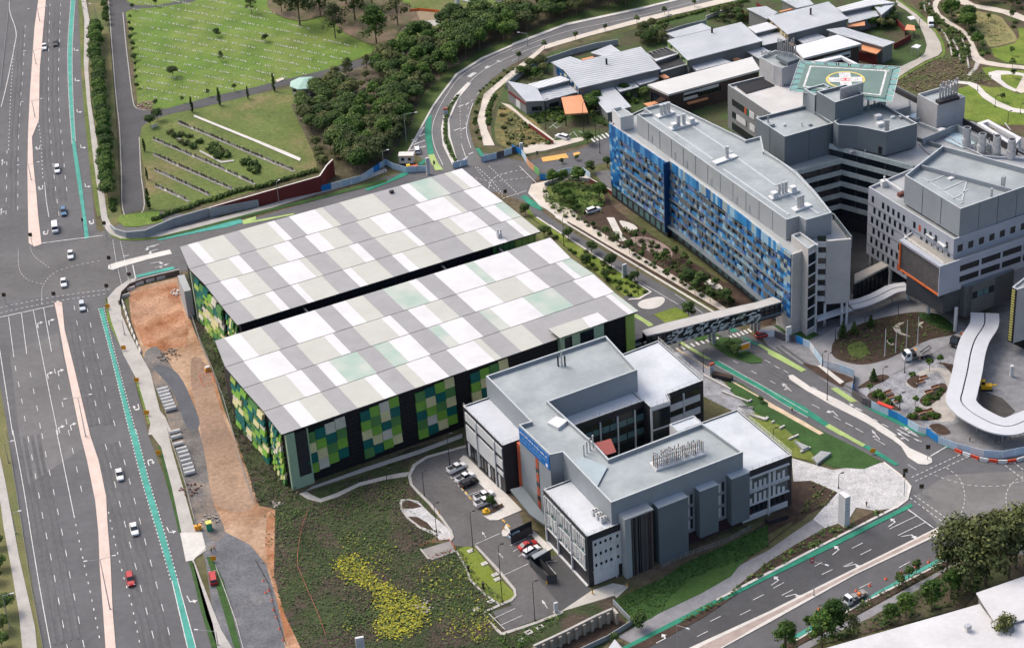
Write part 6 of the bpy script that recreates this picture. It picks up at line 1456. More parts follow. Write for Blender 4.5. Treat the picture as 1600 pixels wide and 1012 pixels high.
def plant(keys,p,sc,label,cat,group,px=True,fr='p'):
    q=G(Q(fr,'%f,%f' % p)[0]) if px else p
    return place(pick(keys),Vector((q.x,q.y,0)),random.random()*6.28,sc if isinstance(sc,tuple) else sc*random.uniform(.88,1.12),label,cat,group)
def row(keys,fr,s,step,sc,label,cat,group,jit=.3):
    for p,d in march(wpath(Q(fr,s)),step): plant(keys,Vector((p.x+random.uniform(-jit,jit),p.y+random.uniform(-jit,jit),0)),sc,label,cat,group,px=False)
def scatter(keys,fr,s,dist,sc,label,cat,group,limit=400,avoid=None):
    poly=[Vector(G(q)[:2]) for q in Q(fr,s)];xs=[p.x for p in poly];ys=[p.y for p in poly];pts=[]
    for _ in range(limit*30):
        p=Vector((random.uniform(min(xs),max(xs)),random.uniform(min(ys),max(ys))))
        if not inside(p,poly) or any((p-q).length<dist for q in pts): continue
        pts.append(p);plant(keys,Vector((p.x,p.y,0)),sc*random.uniform(.8,1.2),label,cat,group,px=False)
        if len(pts) >= limit: break
    return pts
def cover(name,fr,s,per_m2,h,mats,size,wts=(5,4,1.6),avoid=None,maxn=30000,clump=0,soft=0):
    """low growth too dense to count: one object"""
    poly=[Vector(G(q)[:2]) for q in Q(fr,s)];av=[[Vector(G(q)[:2]) for q in Q(f,t)] for f,t in (avoid or [])]
    xs=[p.x for p in poly];ys=[p.y for p in poly];n=min(maxn,int(abs(area(poly))*per_m2));mb=MB();k=0;tries=0;hubs=[]
    while k<n and tries<n*12:
        tries+=1
        if clump and hubs and random.random()<.85:
            c=random.choice(hubs[-400:]);p=Vector((c.x+random.gauss(0,clump),c.y+random.gauss(0,clump)))
        else: p=Vector((random.uniform(min(xs),max(xs)),random.uniform(min(ys),max(ys))));hubs.append(p)
        if not inside(p,poly) or any(inside(p,a) for a in av): continue
        if soft: p=p+Vector((random.gauss(0,soft),random.gauss(0,soft)))
        k+=1;z=random.random()*h+.15;a=random.random()*6.28;s_=size*random.uniform(.5,1.4)
        t=Vector((math.cos(a),math.sin(a),random.uniform(-.4,.4)))*s_;b=Vector((-math.sin(a),math.cos(a),random.uniform(-.6,.6)))*s_*.8;c=Vector((p.x,p.y,z))
        mb.face([c-t,c-b,c+t,c+b],random.choices(range(len(mats)),wts)[0])
    return tag(mb.build(name,mats),kind='stuff')
# trees between highway and cemetery road
row('bush3 bush1 bush3','z1','445,160 450,230 450,290 460,340 465,400 470,460 478,520 485,580 490,640 495,700 495,770 500,850 510,930',3.4,.92,'dense green tree in the single row between highway footpath and cemetery road','tree','row of trees between the highway and the cemetery road',.5)
row('shrub1 shrub3','z1','525,940 530,985',2,1.3,'shrub at the near end of the row by the cemetery road','shrub','shrubs at the near end of the tree row')
row('bush3','z1','488,0 492,60 496,120',5,.5,'small tree beside the cemetery road near the top edge','tree','small trees by the cemetery road')
# the thicket
FORG='trees of the thicket between cemetery and ring road';FORL='bushy tree packed into the thicket between cemetery and ring road'
scatter('bush1 bush2 bush3 bush1 bush2','z2','370,690 420,640 470,600 560,560 700,540 700,600 640,690 590,760 470,830 420,780',3.6,1.08,FORL,'tree',FORG,42)
scatter('bush1 bush2 bush1','z2','185,490 260,440 400,400 470,440 440,560 400,600 300,640 225,600',4.0,.95,FORL,'tree',FORG,34)
scatter('bush1 bush2 bush3','z2','560,300 680,235 800,180 870,230 930,290 860,380 780,450 700,540 560,560 480,540 480,480 580,420',4.0,1.0,FORL,'tree',FORG,52)
scatter('bush1 bush3 bush1','z2','870,140 1000,80 1191,60 1191,180 1080,215 960,280 880,230',4.2,1.1,FORL,'tree',FORG,40)
scatter('bush1 bush2 bush1','z3','0,60 120,10 300,-60 560,-80 600,0 540,30 380,50 200,95 60,150 0,195',4.4,1.05,FORL,'tree',FORG,60)
scatter('bush2 gum2','z2','330,370 400,330 520,320 560,380 480,430 400,400',5,.55,'sparse grey-green bush on bare soil at the thicket edge','bush','sparse bushes at the thicket edge',10)
scatter('bush2','z2','270,690 360,620 370,740 300,790',4,.6,'sparse brownish bush behind the red cemetery wall','bush','sparse bushes behind the red wall',8)
# cemetery trees
for k,x,y,s,lab in (('gum1',205,120,1.25,'tall gum left of the clump at the cemetery edge'),('gum3',300,75,1.3,'gum in the middle of the clump above the cemetery lawn'),('gum2',370,180,1.2,'gum with a pale bare trunk on the mulch ring'),('gum3',460,95,1.3,'dense gum behind the leaning green one'),('gum3',560,205,1.35,'rounded bright green gum at the right of the clump'),('gum2',660,118,1.1,'tall bare-trunked gum by the sandy patch'),('gum1',120,60,.7,'dark gum on the far left of the clump'),('gum1',420,20,1.2,'gum at the top edge over the lawn'),('gum3',230,30,1.2,'gum in the back of the clump near the top edge'),('gum3',540,30,1.2,'gum behind the clump near the sandy patch')): plant(k,(x,y),s,lab,'tree','gum trees at the cemetery',fr='z2')
for k,x,y,s,lab in (('round',1010,170,.9,'round dark tree standing alone on the cemetery lawn'),('gum2',1030,285,.32,'thin broken tree on the cemetery lawn'),('bush2',805,360,.7,'wide brown-green tree near the cemetery corner'),('gum2',1170,60,.6,'slim tree at the right of the cemetery lawn'),('bush1',700,590,.72,'large dark bush at the cemetery road junction'),('bush1',735,560,.6,'smaller dark bush joined to the large one at the junction'),('round',45,195,.1,'')):
    if lab: plant(k,(x,y),s,lab,'tree','cemetery trees',fr='z1')
plant('round',(45,195),.75,'low dark bush left of the gum clump on the lawn','bush','cemetery trees',fr='z2')
row('street1 round','z1','605,95 610,160 620,240 628,300 632,370 640,430',6.5,.62,'small round shrub along the east kerb of the cemetery road','shrub','small shrubs along the cemetery road')
row('street1','z1','618,50 683,38 752,28 820,18',9,.9,'small clipped tree along the upper cemetery drive','tree','small trees along the upper cemetery drive',.1)
row('street1','z1','725,500 808,490 880,468 960,450 1040,435 1118,418 1185,395',9.5,.75,'small tree along the lawn side of the cemetery drive','tree','small trees along the cemetery drive',.2)
for fr,x,y,s,lab in (('z1',895,522,1.15,'slim dark cypress nearest the cemetery crossroads'),('z1',1022,490,1.25,'second slim cypress along the cemetery drive'),('z1',1155,460,1.0,'third slim cypress along the cemetery drive'),('z2',85,425,1.2,'slim cypress beside the green-roofed rotunda'),('z1',673,705,.8,'short cypress at the bend of the cemetery road'),('z1',685,835,.95,'cypress halfway down the dead-end cemetery road'),('z1',695,970,1.3,'tallest cypress near the end of the cemetery road'),('z1',683,985,.0,'')):
    if lab: plant('cypress',(x,y),s,lab,'cypress','cypresses at the cemetery',fr=fr)
scatter('shrub1 shrub2','z1','790,620 870,620 940,670 900,690 820,650',1.1,1.25,'dark bush in the planted strip between headstone rows','bush','bushes between the headstone rows',12)
scatter('shrub1 shrub1 shrub2','z1','940,690 1000,665 1085,735 1060,755 980,720',1.2,1.5,'dark bush in the planted strip between headstone rows','bush','bushes between the headstone rows',12)
scatter('shrub1','z1','1110,750 1191,760 1230,800 1190,810',1.2,1.5,'dark bush in the planted strip between headstone rows','bush','bushes between the headstone rows',9)
row('shrub1','a1','-150,450 0,385 150,345 230,305 330,285 450,240 600,195 720,180 850,140 950,110 1070,75 1200,40',1.5,1.15,'clipped dark hedge bush along the top of the cemetery wall','bush','hedge bushes along the cemetery wall',.15)
sheet('clump_mulch',Q('z2','80,60 200,100 330,80 420,160 600,220 680,130 760,100 700,20 500,-40 200,-40 60,0'),M('clump_soil',(.10,.10,.045),.95,.3,.2,fine=.3,col2=(.14,.10,.07)),sm=True)
# ring road and avenue planting
row('street1','z3','35,285 100,255 170,222 245,200 325,182 405,155 480,140 558,118 615,110 700,75 775,55 850,32 920,12',13,.9,'small dark street tree beside the curving ring road','street tree','street trees along the ring road',.2)
row('shrub1 shrub3 street2','z2','1191,325 1090,405 1045,450 1025,530 1020,600 1045,660',2.6,.8,'low shrub in the strip between ring road and paved path','shrub','shrubs along the paved path of the ring road')
row('shrub1 shrub3','z2','1110,450 1085,510 1080,590',2,1,'low shrub on the outer side of the paved path','shrub','shrubs outside the paved path')
row('shrub1 shrub3','z2','935,450 900,500 880,570 880,640 905,710 930,750',1.7,.75,'low shrub in the planted median of the ring road','shrub','shrubs in the ring road median')
row('street1 street2 street1','z7','375,60 420,85 472,120 515,145 567,180 615,210 668,245 718,275 770,305 830,345 885,375 940,410',6.2,1.15,'young street tree on the paved strip beside the ward garden','street tree','young trees along the ward garden path',.2)
row('shrub1 shrub3 shrub2','z7','310,10 400,75 500,130 600,190 700,250 800,310 900,370',2.6,.75,'low shrub beside the ward garden path','shrub','shrubs beside the ward garden path',.8)
for x,y,s,lab in ((262,100,1.1,'round tree on the verge nearest the car park corner'),(370,165,1.0,'round tree second along the avenue verge'),(462,235,1.1,'round tree third along the avenue verge'),(348,225,.9,'round tree set back behind the second verge tree'),(440,290,1.0,'round tree set back behind the third verge tree'),(570,300,1.0,'round tree beside the white totem sign'),(150,92,1.0,'round tree at the corner of the back car park roof'),(822,460,1.2,'round tree on the lawn island by the footbridge'),(1045,640,1.0,'round tree beside the orange billboard'),(1010,625,.85,'smaller round tree left of the billboard'),(1155,860,.55,'small round tree on the kerb bed by the green lane')): plant('round',(x,y),s,lab,'tree','round trees along the avenue',fr='z7')
plant('round',(63,1000),1.15,'round tree at the car park corner by the junction','tree','round trees along the avenue',fr='z3')
for x,y,s in ((350,670,1.1),(365,800,1.1),(445,780,1.0),(232,760,.5),(303,745,.5),(185,810,.5)): plant('round',(x,y),s,'round dark tree on the beds by the hospital entry road','tree','round trees by the hospital entry road',fr='z3')
scatter('shrub2 shrub3 shrub1','z7','140,60 260,110 420,200 560,290 640,350 560,375 480,320 330,200',1.7,.8,'low shrub on the avenue verge','shrub','shrubs on the avenue verge',30)
scatter('shrub1 shrub3 bush3','z3','150,880 220,830 320,840 400,900 430,960 360,1010 230,1010 170,960',2.4,.75,'shrub in the raised garden at the avenue corner','shrub','shrubs of the corner garden',24)
scatter('shrub1 shrub2 street1 shrub1','z7','500,50 640,110 760,180 900,290 1030,390 1000,420 900,350 740,240 600,140',1.8,1.0,'shrub in the dark garden below the ward block','shrub','shrubs of the ward garden',45)
scatter('street1 round','z7','780,260 860,300 960,360 1010,400 960,405 860,350',3,1.1,'small tree in the dark garden below the ward block','tree','trees of the ward garden',9)
scatter('shrub2 shrub1','b1','10,600 110,640 250,770 380,880 480,940 260,970 60,930',2.4,.9,'shrub on the dry bed beside the sloping footpath','shrub','shrubs on the dry bed by the drop-off',16)
scatter('shrub1 shrub3 street2','b1','260,690 400,640 530,620 590,720 540,750 460,720 380,760',1.8,.9,'shrub in the bed before the wedge-ended pavilion','shrub','shrubs before the wedge-ended pavilion',24)
scatter('street1 shrub1 bush3','b1','760,480 900,620 980,680 960,790 820,740 780,600',2.4,.75,'shrub between the copper canopy and the pale roof','shrub','shrubs by the copper canopy',16)
scatter('bush3 bush1 street1','b1','1060,490 1240,430 1300,540 1160,590',3,.6,'tree in the court between pavilions and the brown hall','tree','trees in the pavilion courts',12)
scatter('bush3 bush2','b1','160,330 300,230 430,240 420,310 260,380',3.2,.62,'tree in the western pavilion court','tree','trees in the western pavilion court',8)
scatter('bush2 bush1','b2','20,270 120,240 220,270 230,380 60,420 0,380',3.2,.62,'grey-green tree in the northern pavilion garden','tree','trees in the northern pavilion garden',11)
scatter('bush1 bush2 shrub1','b2','600,180 760,100 900,140 960,190 760,210',3.2,.6,'tree in the garden above the green-chequered pavilion','tree','trees above the green-chequered pavilion',12)
scatter('bush1 shrub3','b2','250,620 400,570 490,615 320,660',2.4,.55,'tree in the court left of the green-chequered wall','tree','trees left of the green-chequered wall',8)
scatter('bush3 shrub1','b2','860,430 960,440 980,490 900,520',2.4,.5,'bush by the green-chequered wall','bush','bushes by the green-chequered wall',5)
scatter('shrub1 bush3','b2','1090,400 1250,350 1300,360 1180,430',2.4,.6,'bush in front of the lower grey link roof','bush','bushes in front of the link roof',8)
scatter('bush3 bush2 bush2','b3','1220,150 1440,90 1462,240 1400,260 1240,260',3,.68,'bright tree in the court by the far white-roofed pavilion','tree','trees by the far pavilion',12)
scatter('bush3 shrub1','b4','100,170 230,200 230,260 110,240',3,.55,'tree behind the red timber fence by the curving road','tree','trees behind the red timber fence',6)
row('shrub3','b2','160,215 330,160 480,120 640,80 830,40 960,10',1.6,.95,'hedge shrub along the northern footpath','shrub','hedge shrubs along the northern footpath',.5)
# park on the right
scatter('shrub1 shrub3 shrub2 street2','b4','400,0 500,100 600,210 720,280 800,380 820,500 740,560 660,490 600,330 510,240 380,110',2.4,1.0,'shrub on the terraced park slope','shrub','shrubs on the terraced park slope',60)
scatter('shrub3 bush3 shrub1','b4','540,40 680,20 720,100 800,200 900,300 980,470 930,500 860,380 760,240 600,140',2.6,.85,'shrub between the park path and the dry meadow','shrub','shrubs beside the park path',30)
scatter('bush1 bush2 shrub1','b4','800,-20 1293,-20 1293,90 1100,40 900,30',3.4,.8,'tree on the bank above the upper park path','tree','trees above the upper park path',36)
scatter('street1 shrub1','b4','1180,170 1240,200 1230,260 1190,250',2.4,1.1,'small tree at the edge of the dry meadow','tree','small trees by the dry meadow',6)
for x,y in ((1100,900),(1195,690),(980,190),(1190,600),(1185,490)): plant('street1',(x,y),.9,'small staked tree on the bright park lawn','tree','staked trees on the park lawn',fr='b4')
for s in ('800,480 900,620 980,690 960,790 820,740 780,600','1060,490 1240,430 1300,540 1160,590','160,330 300,230 430,240 420,310 260,380','270,690 400,640 540,620 590,720 540,750 460,720 380,760','20,440 110,350 250,250 170,360 100,420'): cover('court_planting','b1',s,2.2,1.0,LF_B,.35,(4,5,1.5),None,1500,.8)
for s in ('20,270 120,240 220,270 230,380 60,420 0,380','600,180 760,100 900,140 960,190 760,210','250,620 400,570 490,615 320,660','1090,400 1250,350 1300,360 1180,430','160,225 330,170 480,130 640,88 640,75 480,112 330,150 150,205'): cover('court_planting','b2',s,2.2,1.0,LF_D,.35,(4,5,2),None,1500,.8)
cover('court_planting','b3','1220,150 1440,90 1462,240 1400,260 1240,260',2,.9,LF_B,.35,(3,5,2),None,1500,.8)
cover('park_ground_cover','b4','170,720 420,560 580,500 700,540 840,600 1000,680 1050,760 860,730 700,710 600,740 480,830 340,830',1.2,.5,LF_O,.35)
cover('park_slope_planting','b4','400,0 500,100 600,210 720,280 800,380 820,500 740,560 660,490 600,330 510,240 380,110',2.2,.9,LF_D,.35,(5,4,1.5),None,6000,1.0)
cover('park_slope_planting','b4','540,40 680,20 720,100 800,200 900,300 980,470 930,500 860,380 760,240 600,140',2.2,.9,LF_B,.35,(5,4,1),None,5000,1.0)
cover('park_meadow_grass','b4','740,120 900,110 1060,150 1120,220 1200,340 1000,400 950,330 850,240',1.5,.3,[M('straw',(.27,.23,.11),.9),M('straw_green',(.17,.19,.06),.9),LF_O[1]],.3)
# slope below the car park
SLOPE='286,470 296,430 440,745 470,772 480,790 560,745 640,700 640,720 636,745 640,765 622,790 640,815 690,830 655,860 660,870 715,855 745,900 790,940 752,965 770,1000 780,1060 490,1060 465,1000 440,950 428,900 432,795 405,790 330,570 305,520'
YEL='360,640 420,575 500,620 560,700 640,740 700,770 790,800 800,870 740,950 620,970 560,940 560,780 530,740 480,720 420,690'
BARE='z10|250,290 420,300 600,260 640,330 560,420 400,470 260,480 240,380'
GREY_T=M('grey_stalks',(.085,.08,.055),.9,.2,.5)
LF_S=[M('slope_leaf_dark',(.024,.038,.015),.8,.3,.3),M('slope_leaf',(.048,.088,.022),.8,.3,.3),M('slope_leaf_light',(.085,.125,.03),.8,.3,.3),M('dead_stalks',(.10,.075,.055),.9),GREY_T]
PATHS=[('z10','195,285 235,283 300,313 380,286 480,240 600,208 700,193 720,215 600,235 480,265 380,315 300,340 235,325'),('z10','200,262 260,258 500,170 760,85 965,10 965,40 760,115 500,200 225,290')]
STRIP=('p','280,440 296,430 446,740 470,775 440,790 400,785 330,570 300,500')
cover('slope_ground_cover','p',SLOPE,2.6,.3,LF_S,.22,(3.6,3.6,1,2,.8),PATHS+[STRIP],30000,1.5)
for q in ('90,370 240,372 200,480 190,640 230,760 150,720 100,560','380,470 480,480 560,470 630,560 620,640 540,620 470,580 400,570 350,620','380,640 430,700 520,740 560,800 555,950 420,930 400,800','550,250 700,220 700,330 650,400 570,350','800,640 960,600 1000,720 1090,790 1060,860 860,900 800,830'):
    cover('slope_ground_cover','z10',q,4.5,.4,LF_S,.22,(2,5,3,.3,.2),None,8000,.9,soft=1.8)
cover('hedge_bank',*STRIP,4,.8,LF_S,.26,(6,2,.3,3,.5),None,5000,.8)
cover('bare_slope_weeds','z10','250,300 420,310 600,280 620,330 560,420 400,450 300,470',.7,.3,LF_S,.25,(3,3,.5,3,1),None,2000,1.2)
YM=[M('yellow_flowers',(.36,.33,.025),.8,.25,.4),M('yellow_green',(.22,.235,.03),.8,.25,.4),M('yellow_leaf',(.11,.14,.025),.8,.25,.4)]
cover('yellow_ground_cover','z10',YEL,12,.4,YM,.27,(4,4,2.4),None,16000,.8,soft=.9)
cover('yellow_ground_cover','z10','760,610 960,600 990,700 1080,780 1090,900 900,930 820,880 810,800 760,760',1.1,.4,YM,.24,(2,4,4),None,3500,.7,soft=1)
cover('yellow_ground_cover','z10','900,880 1060,870 1100,940 1040,990 880,960',3,.4,YM,.24,(3,4,3),None,2500,.7,soft=1)
cover('yellow_ground_cover','z10','420,500 600,540 640,640 560,680 470,600',2.2,.4,YM,.24,(1,3,5),None,1500,.9,soft=1.4)
cover('yellow_ground_cover','z10','415,860 440,880 430,950 410,930',3,.4,YM,.24,(3,4,4),None,300,.4,soft=.6)
cover('dock_bed_planting','b8','540,985 690,935 800,880 822,900 700,1000 600,1060 500,1060 500,1000',3.5,.5,LF_B,.3,(5,4,1.5),None,4000,.8)
cover('hedge_strip','p','296,470 306,470 445,735 440,745 425,730',5,1.4,LF_D,.32,(7,3,.5),None,5000)
cover('bank_planting','z11','475,790 700,690 800,620 1000,530 1191,440 1191,540 1100,590 1045,612 940,645 830,690 730,780 690,850 620,890 560,920 530,870',5,.22,LF_B,.22,(5,5,.4),None,11000)
cover('island_planting','z8','310,580 420,505 560,465 700,445 800,465 860,520 840,545 745,565 620,622 540,655 440,675 350,660',1.2,.35,LF_D,.28,(5,4,.6),None,3000)
cover('bed_planting','z12','200,240 320,290 270,350 160,400 100,440 180,330',2.5,.45,LF_O,.3,(5,4,1),None,2500,.7)
cover('bed_planting','z12','590,368 500,380 370,445 265,460 130,535 0,617 -200,775 -440,905 -300,860 0,660 300,508',4,.6,LF_D,.32,(5,4,1.4),None,7000,.7)
cover('bed_planting','z3','140,880 200,830 330,840 420,910 430,990 330,1010 200,1000 150,930',2.5,.5,LF_B+[YM[2]],.35,(4,4,2,2),None,4000,.8)
cover('bed_planting','b1','10,600 110,640 250,770 380,880 480,930 260,960 60,930',2,.5,LF_O+[M('straw',())],.35,(4,4,2,1.5),None,3000,.8)
cover('garden_planting','z7','250,-20 480,60 600,140 760,200 900,290 1040,390 1000,420 850,320 640,190 420,60',1.8,.6,LF_D+[LF_O[1]],.32,(5,4,1,2),None,6000,.8)
cover('wayside_bushes','z1','378,10 400,10 400,300 392,330',.5,.3,LF_O,.25,maxn=500)
cover('lower_bank_weeds','z12','-60,1080 110,978 400,820 640,690 820,600 860,610 700,700 440,845 230,955 30,1060',2.5,.5,LF_D+[M('dead_stalks',())],.3,(4,3,1,3),None,4000,.7)
cover('lower_bank_weeds','z12','240,1000 480,880 700,750 860,640 1000,620 970,760 900,800 550,915',2.5,.7,LF_D,.35,(5,4,1),None,6000,.8)
# plaza planting
for x,y,s in ((478,505,.9),(400,540,1.0),(348,555,.95),(490,755,.75)): plant('conifer',(x,y),s,'young conifer on the oval drop-off island','tree','young conifers on the drop-off island',fr='z8')
scatter('shrub1 street2 shrub3','z8','470,820 520,800 560,860 620,890 540,870',1.6,1.2,'shrub in the plaza bed by the street hoarding','shrub','shrubs in the street-side plaza bed',10)
scatter('shrub1 shrub3','z8','715,855 780,820 825,790 800,835 740,875',1.5,1.0,'shrub in the curved bed between the benches','shrub','shrubs in the curved plaza bed',9)
scatter('shrub3 street2','z8','650,930 790,915 785,935 690,940',1.6,1.1,'shrub in the low bed by the plaza corner','shrub','shrubs in the low plaza bed',8)
for x,y in ((750,715),(670,770),(800,690),(685,880),(570,610)): plant('street2',(x,y),1.3,'little bright tree on the paved plaza','tree','little trees on the paved plaza',fr='z8')
# big trees at the lower right, far left bushes
for k,x,y,s,lab in (('gum1',1010,720,1.6,'big gum standing in front of the warehouse at the lower right'),('gum1',880,690,1.25,'gum left of the big gum over the green lane'),('gum1',1150,640,1.3,'gum at the right edge above the warehouse'),('gum2',1060,600,1.1,'gum behind the big gum near the junction'),('gum3',760,840,.75,'dense dark tree by the path left of the big gum'),('gum3',640,870,.62,'dark tree before the long white roof'),('gum3',850,780,.72,'dark round tree touching the warehouse corner'),('gum3',300,960,.85,'tall dark tree at the lower road edge, second from the left'),('gum3',250,1010,.9,'tall dark tree in front of the second one at the bottom edge'),('gum2',395,965,.5,'open grey-green tree beside the ute'),('gum3',570,905,.5,'bushy tree between ute and warehouse'),('gum3',80,1040,.7,'dark tree at the bottom edge by the lower road'),('gum2',1090,1040,1.0,'thin-crowned tree in the bottom right corner'),('gum2',1180,520,.9,'slim gum at the right edge near the junction'),('gum2',940,760,1.1,'dense dark gum low against the warehouse wall'),('gum2',1120,690,1.3,'dense gum between the big gum and the right edge'),('gum2',830,700,.8,'slender gum overhanging the green lane')): plant(k,(x,y),s,lab,'tree','trees at the lower right',fr='z12')
for x,y,s in ((610,720,.9),(655,700,.85),(690,670,.9),(185,930,.85),(620,735,.8)): plant('street1',(x,y),s*1.2,'young street tree beside the lower green lane','street tree','young trees beside the lower green lane',fr='z12')
for x,y,s in ((480,985,.7),(595,920,1.0)): plant('round',(x,y),s,'round tree beside the path by the retaining wall pit','tree','round trees beside the pit path',fr='z11')
for x,y,s in ((-10,540,.8),(5,640,.7),(30,850,1.0),(15,930,.9),(10,1010,.9),(-20,700,.8)): plant('bush1',(x,y),s*.75,'dark bush at the left edge beside the highway footpath','bush','bushes at the left edge',fr='z9')
# ------------------------------------------------------------------ vehicles
def CARP(name,col,metal=.25): return M(name,col,.28,.04,.5,metal=metal,spec=.5)
TYRE=M('tyre',(.015,.015,.016),.8,0);RIM=M('rim',(.35,.35,.36),.4,0,metal=.6);LAMP_R=M('tail_lamp',(.35,.02,.02),.3,0);LAMP_W=M('head_lamp',(.7,.7,.68),.2,0)
PAINT={'white': CARP('car_white',(.70,.71,.72),0),'silver': CARP('car_silver',(.42,.46,.50)),'dark': CARP('car_dark',(.03,.032,.038)),'red': CARP('car_red',(.38,.02,.022),.1),'blue': CARP('car_blue',(.05,.13,.24)),'pale_blue': CARP('car_pale_blue',(.22,.36,.46)),'black': CARP('car_black',(.012,.012,.014),.1),'grey': CARP('car_grey',(.16,.165,.17))}
def loft(mb,secs,mi=0,caps=True):
    """secs: list of closed sections (same count) along the length"""
    n=len(secs[0])
    for a,b in zip(secs,secs[1:]):
        for i in range(n): mb.face([a[i-1],a[i],b[i],b[i-1]],mi)
    if caps: mb.face(secs[0],mi);mb.face(secs[-1][::-1],mi)
def sec(x,w,z0,z1,k=.82):
    """rounded cross-section at x"""
    return [(x,-w,z0),(x,-w*1.0,z0+(z1-z0)*.6),(x,-w*k,z1),(x,w*k,z1),(x,w,z0+(z1-z0)*.6),(x,w,z0)]
def wheels(t,xs,w,r=.33):
    for x in xs:
        for s in (-1,1):
            mb=MB();mb.tube((x,s*(w-.02),r),(x,s*(w-.24),r),r,n=12);o=mb.build('wheel',TYRE,t)
            mb=MB();mb.tube((x,s*(w+.0),r),(x,s*(w-.05),r),r*.58,n=10);mb.build('rim',RIM,o)
def lamps(t,xf,xr,w,z):
    for s in (-1,1):
        mb=MB();mb.box((xf,s*w*.72,z),(.1,.32,.16));mb.build('headlight',LAMP_W,t)
        mb=MB();mb.box((xr,s*w*.76,z+.06),(.1,.26,.2));mb.build('tail_light',LAMP_R,t)
def car_proto(key,name,prof,cab,w=.88,glass_back=True,wheel_x=(-1.35,1.38)):
    t=link(name,None);mb=MB();loft(mb,[sec(x,w*ww,z0,z1) for x,ww,z0,z1 in prof]);mb.build('body',PAINT['white'],t)
    if cab:
        mb=MB();loft(mb,[[(x,-w*a,z0),(x,-w*b,z1),(x,w*b,z1),(x,w*a,z0)] for x,a,b,z0,z1 in cab]);mb.build('window',GLASS,t)
        mb=MB();xs=cab[1:-1];loft(mb,[[(x,-w*(b+.02),z1-.02),(x,-w*(b-.05),z1+.04),(x,w*(b-.05),z1+.04),(x,w*(b+.02),z1-.02)] for x,a,b,z0,z1 in xs]);mb.build('roof',PAINT['white'],t)
    wheels(t,wheel_x,w);lamps(t,prof[-1][0]-.02,prof[0][0]+.02,w,.62);PROTO[key]=(t,False);return t
SED=[(-2.3,.86,.32,.78),(-2.1,.97,.24,.96),(-1.5,1,.2,1.0),(0,1,.2,.98),(1.2,1,.2,.96),(1.9,.96,.22,.84),(2.28,.82,.3,.68)]
car_proto('sedan','car',SED,[(-1.75,.84,.80,.95,.98),(-1.05,.9,.70,.96,1.42),(.25,.9,.70,.96,1.45),(1.15,.86,.80,.94,.98)])
car_proto('wagon','car',SED,[(-2.2,.86,.80,.95,1.0),(-1.95,.9,.72,.96,1.42),(.3,.9,.70,.96,1.5),(1.15,.86,.80,.94,.98)])
car_proto('ute','ute',[(-2.5,.95,.4,.95),(-2.4,1,.3,1.0),(-.6,1,.3,1.0),(.1,1,.3,1.02),(1.5,1,.3,1.02),(2.2,.97,.3,.95),(2.5,.85,.36,.8)],[(-.75,.88,.82,1.0,1.05),(-.55,.9,.74,1.0,1.68),(.55,.9,.74,1.0,1.7),(1.3,.88,.8,1.0,1.05)],.92,wheel_x=(-1.5,1.55))
t=PROTO['ute'][0];mb=MB();mb.box((-1.6,0,1.0),(1.55,1.5,.05));mb.build('tray_liner',BLACKM,t);mb=MB()
for s in (-1,1): mb.box((-1.6,s*.84,1.0),(1.7,.1,.3))
mb.box((-2.42,0,1.0),(.1,1.7,.3));mb.build('tray_side',PAINT['white'],t)
car_proto('van','van',[(-2.4,.96,.3,1.7),(-2.3,1,.25,2.05),(0,1,.25,2.1),(1.3,1,.25,2.0),(1.9,.98,.25,1.2),(2.4,.88,.3,.95)],[(1.2,.97,.84,1.15,1.2),(1.3,.98,.86,1.2,1.96),(1.5,.98,.84,1.2,1.9),(1.98,.92,.9,1.15,1.22)],.92,wheel_x=(-1.5,1.5))
def truck_proto(key,name,tray_stuff):
    t=link(name,None)
    mb=MB();loft(mb,[sec(x,w,z0,z1,.9) for x,w,z0,z1 in ((1.7,1.1,.6,2.6),(1.9,1.15,.5,2.75),(3.0,1.15,.5,2.7),(3.5,1.1,.5,1.6))]);mb.build('cab',PAINT['white'],t)
    mb=MB();mb.face([(3.06,-.98,2.62),(3.06,.98,2.62),(3.52,.98,1.66),(3.52,-.98,1.66)][::-1]);
    for s in (-1,1): mb.box((2.6,s*1.14,1.6),(.9,.05,.8))
    mb.build('window',GLASS,t)
    mb=MB();mb.box((-1.0,0,.85),(5.4,1.0,.25));mb.build('chassis',BLACKM,t);mb=MB();mb.box((-1.2,0,1.1),(5.2,2.3,.18));mb.build('tray',M('tray_grey',(.20,.2,.2),.6),t)
    tray_stuff(t);wheels(t,(-2.6,-1.6,2.5),1.12,.45);lamps(t,3.5,-3.7,1.1,.75);PROTO[key]=(t,False)
def tow(t):
    mb=MB();mb.tube((-1.2,.6,1.3),(-3.6,.6,2.6),.12,n=6);mb.tube((-1.2,-.6,1.3),(-3.6,-.6,2.6),.12,n=6);mb.box((.9,0,1.28),(.8,2.1,1.0));mb.tube((-3.6,-.7,2.6),(-3.6,.7,2.6),.1,n=6);mb.build('boom',BLACKM,t)
    mb=MB();mb.box((.4,0,2.75),(.3,1.2,.12));mb.build('light_bar',M('amber',(.7,.3,.03),.4),t)
def work(t):
    mb=MB();mb.box((.4,0,1.28),(1.0,1.7,.7));mb.box((-2.6,0,1.28),(1.2,1.9,.4));mb.build('load',M('gear_grey',(.25,.24,.23),.6,.3,2),t);mb=MB();mb.box((-1.1,.3,1.28),(.8,.8,.8));mb.build('cone_stack',M('orange_gear',(.6,.16,.04),.6),t)
truck_proto('tow_truck','tow_truck',tow);truck_proto('work_truck','work_truck',work)
